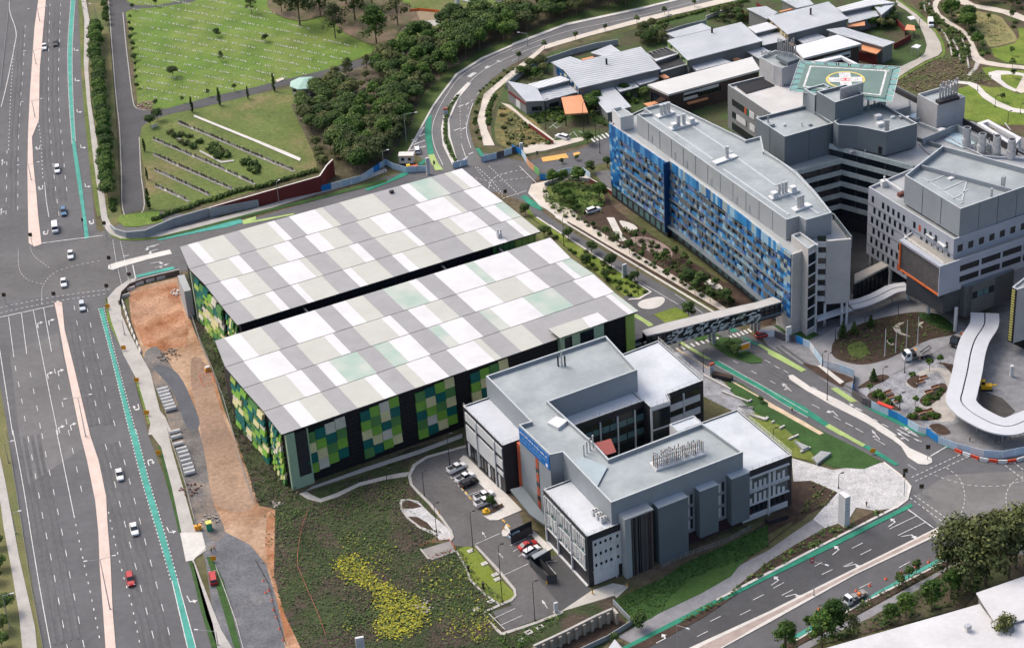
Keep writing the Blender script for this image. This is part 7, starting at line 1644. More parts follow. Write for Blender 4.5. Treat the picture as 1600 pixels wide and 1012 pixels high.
def car(key,col,fr,x,y,x2,y2,lab,cat='car',group=None,sc=1.08):
    a,b=G1(fr,x,y),G1(fr,x2,y2);o=place(key,Vector((a.x,a.y,.03)),math.atan2(b.y-a.y,b.x-a.x),sc,lab,cat,group)
    for part_ in ('body','roof','tray_side','cab'): paint(o,part_,PAINT[col])
    return o
GH='cars on the highway';GP='vehicles parked beside the office block'
for k,c,fr,x,y,x2,y2,lab in (
    ('sedan','white','z1',208,225,207,265,'white car nearest the median at the far end of the highway'),('sedan','dark','z1',259,208,258,240,'dark car beside a white one at the far end of the highway'),
    ('wagon','white','z1',268,795,272,850,'lone white car approaching the junction in the middle lane'),('wagon','blue','z1',297,992,302,1040,'dark blue car waiting behind the junction stop line'),
    ('van','white','z5',258,58,262,100,'white van behind the stop line at the highway junction'),('sedan','white','z5',330,180,332,220,'white car just entering the highway junction'),
    ('sedan','white','z5',298,310,302,350,'white car leaving the junction beside the median nose'),('wagon','silver','z5',384,420,390,460,'silver-blue car past the crossing beside the green lane'),
    ('sedan','white','z9',558,215,575,290,'white car level with the stacked concrete pipes'),('sedan','white','z9',626,468,645,545,'white car level with the pale site entry'),
    ('wagon','red','z9',608,702,622,770,'dark red car in the lane next to the pink median')): car(k,c,fr,x,y,x2,y2,lab,'car' if k != 'van' else 'van',GH)
car('wagon','red','z9',993,695,985,650,'red hatchback parked on the grass beside the footpath and gravel works','car')
for k,c,x,y,x2,y2,lab in (('ute','white',297,170,340,150,'white ute parked furthest from the entry beside a tree bed'),('ute','white',338,218,380,198,'white ute with an empty tray in the second bay'),('wagon','black',358,242,395,225,'black car squeezed next to the white tray ute'),
    ('ute','white',432,308,475,290,'white ute in front of the palm bed, far one of two'),('ute','white',434,338,478,320,'white ute in front of the palm bed, near one of two'),('wagon','pale_blue',600,497,640,480,'pale blue wagon under the dark canopy screen'),
    ('sedan','red',648,552,690,535,'bright red car among the near parking bays'),('wagon','white',665,580,700,560,'white car half hidden beside the black bin screen')): car(k,c,'b8',x,y,x2,y2,lab,'ute' if k=='ute' else 'car',GP)
car('wagon','white','b1',555,878,520,868,'white car in the drop-off bays by the sloping footpath');car('wagon','white','z3',378,985,410,975,'white car on the garden edge by the corner bed')
car('wagon','red','b7',1180,330,1220,320,'red car behind the hoarding at the bridge end');car('van','white','z4',757,118,765,150,'white van on the pale service road in the park','van')
car('wagon','white','z2',750,705,745,680,'white car on the striped paint beside the site hut')
car('tow_truck','white','z8',690,655,640,665,'white tow truck with a black boom on the oval drive','truck');car('work_truck','dark','z8',890,578,868,600,'dark truck half under the white ribbon canopy','truck')
car('work_truck','white','z12',405,790,375,806,'white work truck with orange gear stopped in the lower lane','truck',sc=.85)
car('wagon','white','z12',1000,560,1050,530,'white car glimpsed between the gums near the junction')
# ------------------------------------------------------------------ lamps, poles, signals
POLE=M('pole_grey',(.33,.34,.34),.5,.05,1,metal=.3);POLE_K=M('pole_black',(.02,.02,.022),.5,0)
def pole_h(base,top):
    g=G(base);b=None
    for i in range(20,260):
        z=i*.1;v=Vector((g.x,g.y,z))-CAM;y=H/2-FPX*v.dot(UP)/v.dot(FW)
        if y <= top: return z
    return 10
def lamp(fr,bx,by,ty,lab,arm=None,m=None,head=True,group=None,r=.1,two=False):
    q=Q(fr,'%f,%f %f,%f' % (bx,by,bx,ty));h=max(2.5,pole_h(q[0],q[1][1]));g=G(q[0])
    t=thing('street_lamp',lab,'street lamp',Vector((g.x,g.y,0)),group);m=m or POLE
    part('pole',m,t,lambda mb: mb.tube(g,g+Vector((0,0,h)),r*1.25,r*.7,8));part('base',m,t,lambda mb: mb.tube(g,g+Vector((0,0,.5)),r*2,r*2,8))
    arms=[arm] if arm and not two else ([arm,(-arm[0],-arm[1])] if two else [(.9,.2)])
    for ax_,ay_ in arms:
        e=g+Vector((ax_,ay_,h+.25));part('arm',m,t,lambda mb: mb.tube(g+Vector((0,0,h-.05)),e,r*.55,n=6))
        part('lamp_head',PANEL_W if m is POLE else POLE_K,t,lambda mb: mb.box((e.x,e.y,e.z-.08),(.85,.34,.16),math.atan2(ay_,ax_)))
    return t
MG='double-armed lamps along the highway median'
for fr,bx,by,ty,w in (('z9',512,832,600,'nearest the bottom of the photo'),('p',134,682,621,'level with the stacked pipes'),('z1',163,545,470,'where the far median widens'),('z1',146,838,765,'beside the upper turning bay'),('z1',168,300,235,'beside the far white and dark cars'),('z1',185,100,40,'closest to the top edge')):
    lamp(fr,bx,by,ty,'double-armed median lamp '+w,(3.2,.7),group=MG,two=True)
for fr,bx,by,ty,lab,arm in (('z2',700,660,532,'tall lamp reaching over the striped paint by the ring road',(4,.3)),('z2',598,810,705,'lamp behind the blue hoarding near the site hut',(1.8,.2)),('a1',886,312,132,'lamp standing in front of the dark red wall',(.8,.9)),('z3',73,212,158,'lamp on the outer side of the ring road bend',(-3,1)),
    ('z9',1015,1000,935,'lamp reaching over the highway beside the red parked car',(-4.5,.8)),('z9',45,915,770,'lamp in the bushes at the left edge',(2.2,.4)),('z1',452,108,20,'lamp on the grass above the highway hedge',(-1.5,0)),('z12',213,768,612,'lamp with a red banner on the lower road median',(2.5,-1.8)),('z11',770,1050,905,'lamp on the median at the bottom edge',(2.2,-1.8)),
    ('z5',580,545,480,'short lamp on the footpath beside the clay lot',(-2,.3)),('z3',728,95,55,'lamp above the northern footpath',(1.5,.4)),('z9',75,480,385,'lamp on the left verge of the highway',(2,.3)),('z9',40,150,60,'second lamp on the left verge near the top of the straight',(2,.3))): lamp(fr,bx,by,ty,lab,arm)
KG='black lamp poles'
for fr,bx,by,ty,lab in (('b8',262,148,0,'black pole by the tree bed at the top of the car park'),('b8',137,302,180,'black pole on the curved kerb of the car park'),('b8',200,515,340,'black pole on the paved terrace'),('b8',378,572,380,'black pole at the corner of the stump lawn'),('b8',522,828,545,'tallest black pole on the stump lawn'),('b8',683,915,725,'black pole at the near edge of the car park'),('b8',650,612,500,'black pole beside the bin screen'),
    ('z7',242,132,0,'black pole on the avenue verge nearest the junction'),('z7',587,358,232,'black pole at the end of the avenue verge'),('z7',890,718,620,'black pole on the office plaza'),('b7',908,385,210,'black pole on the dark lawn island'),('z8',275,850,635,'black pole on the white traffic island'),('z8',605,462,400,'short black pole behind the oval island'),('z8',450,522,460,'short black pole left of the oval island'),('z8',313,572,510,'short black pole at the west end of the oval island'),('z8',252,692,630,'short black pole by the hoarding bend'),('z8',533,762,700,'short black pole in the triangular bed'),('z8',635,722,655,'short black pole beside the tow truck'),('z8',612,890,820,'short black pole among the street-side benches'),
    ('b1',410,800,545,'black pole before the wedge-ended pavilion'),('b1',742,822,570,'black pole in front of the copper canopy'),('b1',848,880,650,'black pole beside the zebra crossing'),('b1',885,1010,790,'black pole at the corner of the ward block'),('b2',250,215,140,'black pole on the northern footpath'),('b4',1038,945,850,'black pole on the lower park path'),('b4',885,800,650,'black pole at the head of the lower park path'),('b4',372,245,170,'black pole beside the pale service road'),('b4',1175,140,60,'black pole on the upper park path'),('b4',1260,1000,920,'black pole at the right edge of the park lawn'),('b5',1105,330,225,'dark post beside the white pergola'),('r4',405,315,255,'small black pole on the olive lawn'),('z12',328,270,205,'black pole behind the white totem on the corner plaza'),('z10',610,245,185,'short black pole on the slope path')):
    lamp(fr,bx,by,ty,lab,(.9,.25),POLE_K,group=KG,r=.085)
for i,(x,y0,y1) in enumerate(((543,645,520),(593,630,535),(643,605,480),(695,592,465))):
    g=G1('z8',x,y0);h=pole_h(Q('z8','%f,%f' % (x,y0))[0],Q('z8','%f,%f' % (x,y1))[0][1]);t=thing('flagpole',('first','second','third','fourth')[i]+' bare flagpole from the left on the oval island','flagpole',Vector((g.x,g.y,0)),'flagpoles on the oval island')
    part('pole',PANEL_W,t,lambda mb: mb.tube(g,g+Vector((0,0,h)),.13,.07,8));part('base',CONC,t,lambda mb: mb.tube(g,g+Vector((0,0,.3)),.3,.3,8));part('finial',STEEL,t,lambda mb: mb.tube(g+Vector((0,0,h)),g+Vector((0,0,h+.25)),.12,.04,8))
def signal(fr,bx,by,ty,lab,heads=1,mast=None):
    q=Q(fr,'%f,%f %f,%f' % (bx,by,bx,ty));g=G(q[0]);h=max(3.2,pole_h(q[0],q[1][1]));t=thing('traffic_light',lab,'traffic light',Vector((g.x,g.y,0)),'traffic lights')
    part('pole',POLE,t,lambda mb: mb.tube(g,g+Vector((0,0,h)),.08,n=7))
    for k in range(heads):
        c=g+Vector((.28 if k==0 else -.3,-.12,h-1.1-(k==2)*1.4));o=part('signal_head',BLACKM,t,lambda mb: mb.box(c,(.5,.3,1.15)))
        for z,m in ((.85,M('lens_red',(.25,.02,.02),.3,0)),(.5,M('lens_amber',(.3,.15,.01),.3,0)),(.15,M('lens_green',(.02,.2,.08),.3,0))): part('lens',m,o,lambda mb: mb.tube((c.x,c.y-.14,c.z+z+.1),(c.x,c.y-.17,c.z+z+.1),.11,n=8))
for fr,bx,by,ty,lab,n in (('z5',152,132,72,'traffic light on the end of the upper median',2),('z5',497,95,18,'traffic light on the corner footpath below the cemetery wall',2),('z5',515,235,178,'traffic light on the white splitter island nose',2),('z5',607,298,255,'traffic light at the stop line of the side road',2),('z5',503,358,308,'traffic light at the corner of the clay lot',2),('z5',258,395,345,'traffic light on the lower median nose',2),('z5',27,400,350,'traffic light at the left edge of the junction',2),('z5',388,60,3,'traffic light by the green lane stop line',1),
    ('z12',633,305,178,'tall traffic light on the kerb of the corner plaza',3),('z12',741,138,68,'traffic light on the end of the white island',2),('z12',712,300,262,'pair of signal heads before the lower road stop line',2),('a2',1226,268,222,'traffic light at the car park corner of the upper junction',2),('z2',828,790,765,'traffic light beside the white totem by the hoarding',1),('z3',115,745,715,'traffic light behind the hoarding at the entry road',1)): signal(fr,bx,by,ty,lab,n)
# ------------------------------------------------------------------ hoardings and barriers
HB=M('hoarding_pale_blue',(.42,.55,.66),.6,.1,.6);HBL=M('hoarding_blue',(.02,.20,.50),.6,.08,.6);HDK=M('hoarding_picture',(.10,.09,.10),.6,.6,2.0);HO=M('hoarding_orange',(.60,.32,.18),.6,.15,.8);HGN=M('hoarding_green',(.16,.42,.14),.6,.2,1.0);HW=M('hoarding_white',(.60,.63,.66),.6,.08,.6)
def hoarding(lab,fr,s,pat,h=2.2,step=3.2):
    pts=wpath(Q(fr,s),False);t=thing('hoarding',lab,'hoarding',Vector((pts[0].x,pts[0].y,0)),'construction hoardings')
    HM=dict(p=HB,b=HBL,d=HDK,o=HO,g=HGN,w=HW);i=0
    for a,b in zip(pts,pts[1:]):
        L=seg(a,b);n=max(1,round(L/step))
        for k in range(n):
            part('panel',HM[pat[i % len(pat)]],t,lambda mb: mb.wbox(a,b,k*L/n+.04,(k+1)*L/n-.04,.05,h,-.05,.05));i+=1
    for p,d in march(pts,6.4): part('brace',POLE_K,t,lambda mb: mb.tube((p.x-d.y*.15,p.y+d.x*.15,0),(p.x-d.y*.15,p.y+d.x*.15,h+.1),.07,n=5))
hoarding('blue and white hoarding running from the red wall to the site hut','z2','305,893 490,845 605,768 640,788 700,805 800,797','bwppwpbpppppppb');hoarding('short pale hoarding across the foot of the planted median','z2','918,785 985,768','pp');hoarding('pale hoarding with dark picture panels crossing the paved path','z2','1050,755 1120,738 1191,715 1230,700','ppdpddp')
hoarding('blue-ended hoarding dropping to the junction below the entry road','z3','0,700 45,722 80,778 128,818','bbppoog');hoarding('pale hoarding curving in front of the corner garden','z3','130,838 165,838 250,812 330,808 365,832','bwppwpp')
hoarding('long hoarding with blue and picture panels along the avenue and plaza','z8','-45,555 30,555 75,575 130,578 195,608 255,692 330,712 400,740 398,775 390,830 440,868 480,885 600,940 700,1000 760,1015','wddbpwppwppddbddppbbpwoppgoppwpbpp');hoarding('pale hoarding bending round the junction corner under the canopy','z12','735,20 790,60 880,95 1000,125 1090,130 1200,108','bpppwppppwpp')
for i,(fr,s) in enumerate((('z12','885,105 940,125 1000,143 1085,153 1150,147 1200,132'),)):
    pts=wpath(Q(fr,s))
    for k,(p,d) in enumerate(march(pts,2.3)):
        t=thing('water_barrier',('red' if k % 2==0 else 'white')+' plastic barrier in the chain round the junction corner','barrier',Vector((p.x,p.y,0)),'plastic barriers round the junction corner')
        a=math.atan2(d.y,d.x);mb=MB();mb.box((p.x,p.y,.2),(2.1,.55,.25),a);mb.box((p.x,p.y,.45),(2.1,.34,.5),a);mb.build('body',M('barrier_red',(.55,.07,.03),.5,.1,1) if k % 2==0 else PANEL_W,t);mb=MB();mb.box((p.x,p.y,.0),(1.8,.6,.2),a);mb.build('foot',PANEL_W,t)
ORC=M('cone_orange',(.75,.12,.03),.5,.05)
mb=MB();mb.tube((0,0,.05),(0,0,.75),.2,.04,8);mb.tube((0,0,.35),(0,0,.5),.145,.11,8,1);mb.box((0,0,0),(.5,.5,.06));o=mb.build('traffic_cone',[ORC,WHITE]);PROTO['cone']=(o,False)
for x,y in ((748,614),(688,636),(620,662),(548,692),(473,722),(237,832),(107,901),(465,792),(425,760),(410,748)):
    p=G1('z12',x,y);place('cone',Vector((p.x,p.y,.02)),0,1.25,'orange traffic cone in the line along the lower green lane','traffic cone','traffic cones along the lower road')
for x,y in ((720,760),(735,752),(700,770)):
    p=G1('z2',x,y);place('cone',Vector((p.x,p.y,.02)),0,1.4,'orange traffic cone beside the site hut','traffic cone','traffic cones by the site hut')
for x,y in ((35,700),(60,745),(80,835),(95,870),(110,925),(125,975),(45,755),(75,790)):
    p=G1('z10',x,y);place('cone',Vector((p.x,p.y,.02)),0,1.0,'orange traffic cone at the edge of the gravel track','traffic cone','traffic cones along the gravel track')
# mesh and tape fences
def fence(name,lab,fr,s,h,m,step=2.5,mesh=None,tape=None):
    pts=wpath(Q(fr,s),False);t=thing(name,lab,'fence',Vector((pts[0].x,pts[0].y,0)))
    for p,d in march(pts,step): part('post',m,t,lambda mb: mb.tube((p.x,p.y,0),(p.x,p.y,h),.05,n=5))
    mb=MB()
    for a,b in zip(pts,pts[1:]):
        for z in ((h,h*.5,.15) if not tape else (h*.9,)): mb.tube((a.x,a.y,z),(b.x,b.y,z),.03 if not tape else .035,n=4,cap=False)
    mb.build('rail',tape or m,t)
    if mesh:
        mb=MB()
        for p,d in march(pts,.35): mb.tube((p.x,p.y,.1),(p.x,p.y,h),.012,n=3,cap=False)
        mb.build('mesh',m,t)
fence('site_fence','steel mesh fence between the clay lot and the car park hedge','z5','835,255 870,400 930,580 990,720 1040,850 1085,1010 1130,1180 1180,1330',1.9,POLE,mesh=True)
fence('site_fence','low rail fence along the footpath beside the works lot','z9','780,0 830,150 870,280 905,425',1.2,CONC,2.2);fence('site_fence','pale fence beside the parked red hatchback','z9','1005,640 1050,760 1100,900 1135,1030',1.1,CONC_W,2.2)
fence('tape_fence','orange and white tape fence crossing the planted slope','z10','240,385 210,480 195,580 195,640 240,750 290,860 325,960',.9,M('tape_red',(.5,.16,.11),.6),1.6,tape=M('tape_red',()))
fence('tape_fence','orange barrier mesh round the ramp pit','b8','120,552 255,515 292,570 160,618',.9,ORC,1.5,tape=ORC);fence('tape_fence','black string fence at the edge of the gravel track','z10','0,610 60,720 90,850 140,1000',.6,POLE_K,3)
fence('tape_fence','orange mesh round the hole in the lower works lot','z5','930,745 985,730 1000,770 945,788 930,745',1.0,ORC,1.0,tape=ORC);fence('tape_fence','orange mesh round the pit by the white side hall','z5','785,375 845,360 850,340',1.0,ORC,1.0,tape=ORC)
fence('guard_rail','steel guard rail along the left footpath of the highway','z9','25,0 55,150 95,400 140,700 200,1010',.8,POLE,2.4);fence('guard_rail','steel guard rail beside the far left carriageway','z1','45,0 30,150 0,420',.8,POLE,2.4)
fence('cemetery_fence','thin dark fence between the tree row and cemetery road','z1','495,0 515,200 535,450 550,700 565,990',1.4,POLE_K,3);fence('path_railing','steel railing above the retaining wall pit','z11','475,760 540,725',1.1,POLE,1.5);fence('path_railing','steel railing along the loading bank','z11','700,640 800,590 1000,520 1110,460',1.1,POLE,1.8)
o=wall_thing('orange_barrier','long orange mesh barrier on the lawn beside the sculpture','barrier','z2','715,45 760,38 830,45 912,62',1.0,M('barrier_mesh_orange',(.75,.17,.04),.6,.1,1),.08)
wall_thing('retaining_wall','brown block wall curving round the head of the clay lot','wall','z5','552,385 560,345 600,305 660,282 740,262 835,240',1.6,M('block_brown',(.16,.125,.10),.85,.2,.6),.4,CONC)
for i,(x,y) in enumerate(((572,400),(580,425),(588,452),(597,480),(606,508),(616,535),(627,562),(640,592),(652,620),(585,368),(610,335),(650,312),(700,297),(750,285))):
    p,q=G1('z5',x,y),G1('z5',x+(9 if i<9 else 40),y+(27 if i<9 else -14));a=math.atan2(q.y-p.y,q.x-p.x);t=thing('jersey_barrier','white jersey barrier in the chain '+('along the west edge of the clay lot' if i<9 else 'round the head of the clay lot'),'barrier',Vector((p.x,p.y,0)),'white jersey barriers along the clay lot' if i<9 else 'white jersey barriers at the head of the clay lot')
    mb=MB();mb.box(p,(2.6,.6,.3),a);mb.box(p+Vector((0,0,.3)),(2.6,.3,.6),a);mb.build('body',CONC_W,t)
# ------------------------------------------------------------------ works lot
PIPE=M('pipe_concrete',(.47,.47,.46),.8,.12,.5)
t=link('concrete_pipe',None);mb=MB();n=16
for i in range(n):
    a,b=6.2832*i/n,6.2832*(i+1)/n
    for r,f in ((.5,1),(.4,-1)):
        q=[(-1.2,math.cos(a)*r,.5+math.sin(a)*r),(-1.2,math.cos(b)*r,.5+math.sin(b)*r),(1.2,math.cos(b)*r,.5+math.sin(b)*r),(1.2,math.cos(a)*r,.5+math.sin(a)*r)];mb.face(q[::f])
    for x,f in ((-1.2,1),(1.2,-1)): mb.face([(x,math.cos(u)*r,.5+math.sin(u)*r) for u,r in ((a,.4),(b,.4),(b,.5),(a,.5))][::f])
mb.build('barrel',PIPE,t);mb=MB();mb.tube((1.05,0,.5),(1.2,0,.5),.56,n=16,cap=False);mb.build('collar',PIPE,t);PROTO['pipe']=(t,False)
a0=G1('z5',740,815);b0=G1('z5',800,800);ra=math.atan2(b0.y-a0.y,b0.x-a0.x)
for i in range(7):
    p=G1('z5',757+i*6.5,808+i*15);place('pipe',Vector((p.x,p.y,.02)),ra,1.25,'pale concrete pipe lying in the far row of stacked pipes','concrete pipe','concrete pipes stacked in the far row')
for i,(x,y) in enumerate(((815,15),(822,38),(830,72),(845,95),(853,112),(860,130),(866,150),(873,170),(879,188),(884,205))):
    p=G1('z9',x,y);place('pipe',Vector((p.x,p.y,.02)),ra,1.15,'pale concrete pipe lying in the near row of stacked pipes','concrete pipe','concrete pipes stacked in the near row')
SGO=M('sign_orange',(.75,.30,.02),.5,.05)
def post_sign(lab,fr,x,y,h,w,hh,m,name='road_sign',rz=0,group=None):
    p=G1(fr,x,y);t=thing(name,lab,'sign',Vector((p.x,p.y,0)),group);part('post',POLE,t,lambda mb: mb.tube(p,p+Vector((0,0,h)),.05,n=6));part('panel',m,t,lambda mb: mb.box((p.x,p.y-.06,h-hh),(w,.06,hh),rz));return t
for fr,x,y,lab in (('z5',503,425,'orange roadworks sign at the corner of the footpath'),('z5',577,618,'orange roadworks sign at the foot of the first grass strip'),('z5',638,768,'orange roadworks sign at the head of the second grass strip'),('z5',685,920,'orange roadworks sign level with the far pipes'),('z9',740,118,'orange roadworks sign level with the near pipes'),('z9',995,610,'orange roadworks sign beside the two workers'),('z12',487,110,'orange sign on the corner of the dark lawn')): post_sign(lab,fr,x,y,1.7,1.3,1.3,SGO,group='orange roadworks signs')
p=G1('z9',922,462);t=thing('warning_box','orange signal box at the site entry','sign box',Vector((p.x,p.y,0)));part('box',SGO,t,lambda mb: mb.box(p,(1.6,.9,1.4),.3));part('lamp',BLACKM,t,lambda mb: mb.tube(p+Vector((0,0,1.4)),p+Vector((0,0,1.75)),.15,n=7))
p=G1('z9',975,462);t=thing('portable_toilet','yellow-roofed green portable toilet at the site entry','portable toilet',Vector((p.x,p.y,0)));part('cabin',M('toilet_green',(.02,.24,.15),.5),t,lambda mb: mb.box(p,(1.3,1.3,2.1),.3));part('roof',M('toilet_yellow',(.65,.58,.12),.5),t,lambda mb: mb.box(p+Vector((0,0,2.1)),(1.4,1.4,.25),.3));part('door',M('toilet_door',(.03,.3,.19),.5),t,lambda mb: mb.box((p.x+.2,p.y-.66,.1),(.8,.08,1.9),.3))
def rock_pile(lab,fr,x,y,n,r,m,name='rubble_pile',h=.5):
    c=G1(fr,x,y);t=thing(name,lab,'rubble',Vector((c.x,c.y,0)));mb=MB()
    for _ in range(n):
        a,d=random.random()*6.28,r*math.sqrt(random.random());s=random.uniform(.2,.55);mb.box((c.x+math.cos(a)*d,c.y+math.sin(a)*d,random.random()*h*(1-d/r)),(s,s*random.uniform(.5,1.2),s*.6),random.random()*3)
    mb.build('stones',m,t)
RUB=M('rubble',(.30,.27,.24),.9,.3,1)
rock_pile('grey stone pile on the yellow-flowered slope','z10',775,820,60,2.6,RUB);rock_pile('pale rubble at the works lot edge beside the slope fence','z10',100,342,30,1.6,RUB);rock_pile('rubble heap near the site entry','z9',980,415,40,2.5,RUB);rock_pile('dark rubble patch in the clay lot','z5',790,640,50,3.5,M('dark_rubble',(.13,.11,.1),.9,.3,1),h=.3);rock_pile('pale stones in the clay pit by the side hall','z5',822,350,30,2.0,CONC_W);rock_pile('timber and pipe offcuts at the lot edge by the pipes','z9',890,280,30,3.0,M('rust_debris',(.12,.06,.05),.9,.3,1),h=.3)
p=G1('z5',967,712);t=thing('yellow_machine','small orange and white machine by the lot fence','machine',Vector((p.x,p.y,0)));part('body',M('machine_orange',(.65,.30,.05),.5),t,lambda mb: mb.box(p,(1.6,1.2,1.0),.4));part('cover',PANEL_W,t,lambda mb: mb.box(p+Vector((0,0,1.0)),(1.2,.9,.4),.4))
# site hut by the ring road
p=G1('z2',703,765);t=thing('site_hut','white site hut on legs with an orange skirt beside the hoarding','site hut',Vector((p.x,p.y,0)));part('cabin',PANEL_W,t,lambda mb: mb.box(p+Vector((0,0,1.0)),(4.6,2.6,2.6),-.1));part('roof',M('hut_roof',(.55,.54,.50),.6),t,lambda mb: mb.box(p+Vector((0,0,3.6)),(5.0,3.0,.25),-.1));part('trim',SGO,t,lambda mb: mb.box(p+Vector((0,0,3.3)),(4.75,2.75,.3),-.1));part('skirt',CHAR,t,lambda mb: mb.box(p,(4.4,2.4,1.0),-.1))
for k in (-1.2,1.0): win(t,(p.x-2.3,p.y-1.3+.23),(p.x+2.3,p.y-1.3-.23),2.3+k-.5,2.3+k+.5,2.0,3.0,GLASS,.08)
p=G1('z2',705,775);t=thing('plant_trailer','red and yellow plant trailer in front of the site hut','trailer',Vector((p.x+2,p.y-3,0)));p=t.location;part('body',M('plant_red',(.45,.08,.03),.5),t,lambda mb: mb.box((p.x,p.y,.5),(3,1.6,1.1),.2));part('hopper',M('plant_yellow',(.65,.45,.04),.5),t,lambda mb: mb.box((p.x-1.6,p.y,.5),(1.2,1.4,1.6),.2));part('wheel',TYRE,t,lambda mb: mb.tube((p.x,p.y-.9,.4),(p.x,p.y-.7,.4),.4,n=10))
# totem signs
def totem(lab,fr,x,y,ty,w,d,rz,cap=None,m=None,name='totem_sign',text=True):
    q=Q(fr,'%f,%f %f,%f' % (x,y,x,ty));p=G(q[0]);h=pole_h(q[0],q[1][1]);t=thing(name,lab,'sign',Vector((p.x,p.y,0)),'totem signs')
    body=part('slab',m or PANEL_W,t,lambda mb: mb.box(p,(w,d,h),rz))
    if cap: part('cap',cap,t,lambda mb: mb.box(p+Vector((0,0,h)),(w+.04,d+.04,.6),rz))
    e=Vector((math.cos(rz),math.sin(rz)));A=Vector((p.x,p.y))-e*(w/2)-Vector((-e.y,e.x))*(d/2);B=A+e*w
    if text:
        for k in range(4): scrawl(A,B,w*.15,w*.8,h*(.75-.12*k),.22,M('sign_grey_blue',(.14,.22,.30),.6,0),body,.03)
    part('base',CONC,t,lambda mb: mb.box((p.x,p.y,0),(w+.5,d+.4,.2),rz));return t
totem('tall white wedge-shaped totem on the corner plaza','z12',352,435,298,1.5,2.6,.47);totem('white totem standing on the avenue verge','z7',524,275,218,1.4,.5,.5);totem('white totem behind the hoarding at the bridge end','z8',95,575,508,1.5,.5,.3);totem('red-topped white totem in the ring road median','z2',883,540,512,1.5,.5,0,REDP);totem('red-topped white totem on the office plaza','b7',770,635,560,1.4,.5,.4,REDP)
totem('tall white banner totem at the corner of the car park roof','z2',803,812,735,1.1,.5,.3,text=False);totem('pale grey totem at the bottom edge of the slope','z10',490,1040,962,1.9,.6,.2);totem('yellow and blue banner totem at the foot of the stair tower','b7',1303,240,205,.8,.4,.3,M('banner_yellow',(.6,.5,.05),.6),HBL,text=False);totem('white and blue totem beside the entry hoarding','z3',45,715,665,1.2,.5,.2,None,None);totem('small white totem at the edge of the car park','b8',787,872,825,.9,.4,.4,text=False)
p=G1('b7',1027,460);t=thing('billboard','orange and white billboard on the dark lawn island','billboard',Vector((p.x,p.y,0)))
for k in (-1.3,1.3): part('post',POLE,t,lambda mb: mb.tube((p.x+k*.9,p.y+k*.4,0),(p.x+k*.9,p.y+k*.4,2),.08,n=6))
part('panel',PANEL_W,t,lambda mb: mb.box((p.x,p.y,.8),(3.6,.15,2.2),.42));part('poster',SGO,t,lambda mb: mb.box((p.x+.12,p.y-.14,1.2),(2.9,.1,1.5),.42))
p=G1('z12',205,665);t=thing('street_banner','red and white banner on the lower road lamp','banner',p);part('cloth',M('banner_red',(.5,.04,.05),.6),t,lambda mb: mb.box((p.x,p.y,3.0),(.9,.06,1.6),.2));part('emblem',WHITE,t,lambda mb: mb.box((p.x,p.y-.05,3.6),(.5,.04,.5),.2));part('bracket',POLE,t,lambda mb: mb.tube((p.x,p.y,0),(p.x,p.y,4.7),.05,n=5))
# ------------------------------------------------------------------ cemetery
MARB=M('marker_white',(.58,.56,.50),.7,.2,1.5);STONE_D=M('headstone_dark',(.10,.085,.08),.6,.3,1.5);STONE_P=M('headstone_pale',(.34,.31,.27),.7,.3,1.5)
rows=[]
LAWNP=[Vector(G(q)[:2]) for q in Q('p','208,20 212,60 222,150 240,163 300,156 400,132 485,116 540,92 560,70 500,60 470,30 440,0 425,-20 208,-20')]
for i in range(18):
    x0,y0=205,-22+i*12.0
    line_=wpath([(x0-12,y0-2),(x0+110,y0+20),(x0+240,y0+47),(x0+360,y0+74)],False)
    for p,d in march(line_,.95):
        if inside(p,LAWNP) and random.random()<.78 and (p.x*.09+i*.37) % 1>.14: rows.append((p+Vector((random.gauss(0,.12),random.gauss(0,.12))),d))
rows.sort(key=lambda r: r[0].y);nearest_,rest=rows[:300],rows[300:]
mb=MB();mb.box((0,0,0),(.46,.36,.14));mb.box((0,.08,.14),(.24,.12,.2));o=mb.build('grave_marker',MARB);PROTO['marker']=(o,False)
for p,d in nearest_: place('marker',Vector((p.x,p.y,.02)),math.atan2(d.y,d.x)+random.uniform(-.1,.1),random.uniform(.9,1.3),'low pale grave marker in a row on the nearer cemetery lawn','grave marker','grave markers on the cemetery lawn')
mb=MB()
for p,d in rest: s=random.uniform(.9,1.3);mb.box((p.x,p.y,0),(.46*s,.36*s,.16),math.atan2(d.y,d.x));mb.box((p.x,p.y+.1,.2),(.3*s,.14,.2),math.atan2(d.y,d.x))
tag(mb.build('grave_marker_field',MARB),kind='stuff')
for k,m in (('stone_d',STONE_D),('stone_p',STONE_P)):
    t=link('headstone',None);part('slab',m,t,lambda mb: (mb.box((0,0,.15),(.75,.18,.75)),mb.tube((-.0,-.09,.88),(0,.09,.88),.37,n=12)));part('plinth',CONC,t,lambda mb: mb.box((0,-.1,0),(.95,.6,.16)));PROTO[k]=(t,False)
bm_=MB()
for j,s in enumerate(('835,575 940,618 1050,665 1191,725 1300,770 1370,798','718,652 860,712 1000,772 1185,858','718,722 850,782 970,835 1085,885','725,795 850,852 975,910','728,868 800,900 880,938')):
    w=('the row furthest up the lower lawn','the second row of the lower lawn','the middle row of the lower lawn','the fourth row of the lower lawn','the short row nearest the wall')[j]
    pts=wpath(Q('z1',s));band(bm_,pts,-.5,.5,.01,.1)
    for p,d in march(pts,1.15):
        if random.random()<.93: place('stone_d' if random.random()<.55 else 'stone_p',Vector((p.x,p.y,.1)),math.atan2(d.y,d.x),random.uniform(.8,1.15),'small rounded headstone in '+w,'headstone','headstones in '+w)
tag(bm_.build('grave_beam',CONC),kind='structure')
sheet('lawn_path',Q('z1','900,545 905,537 1191,652 1310,700 1400,738 1395,752 1300,712 1191,664'),CONC_W)
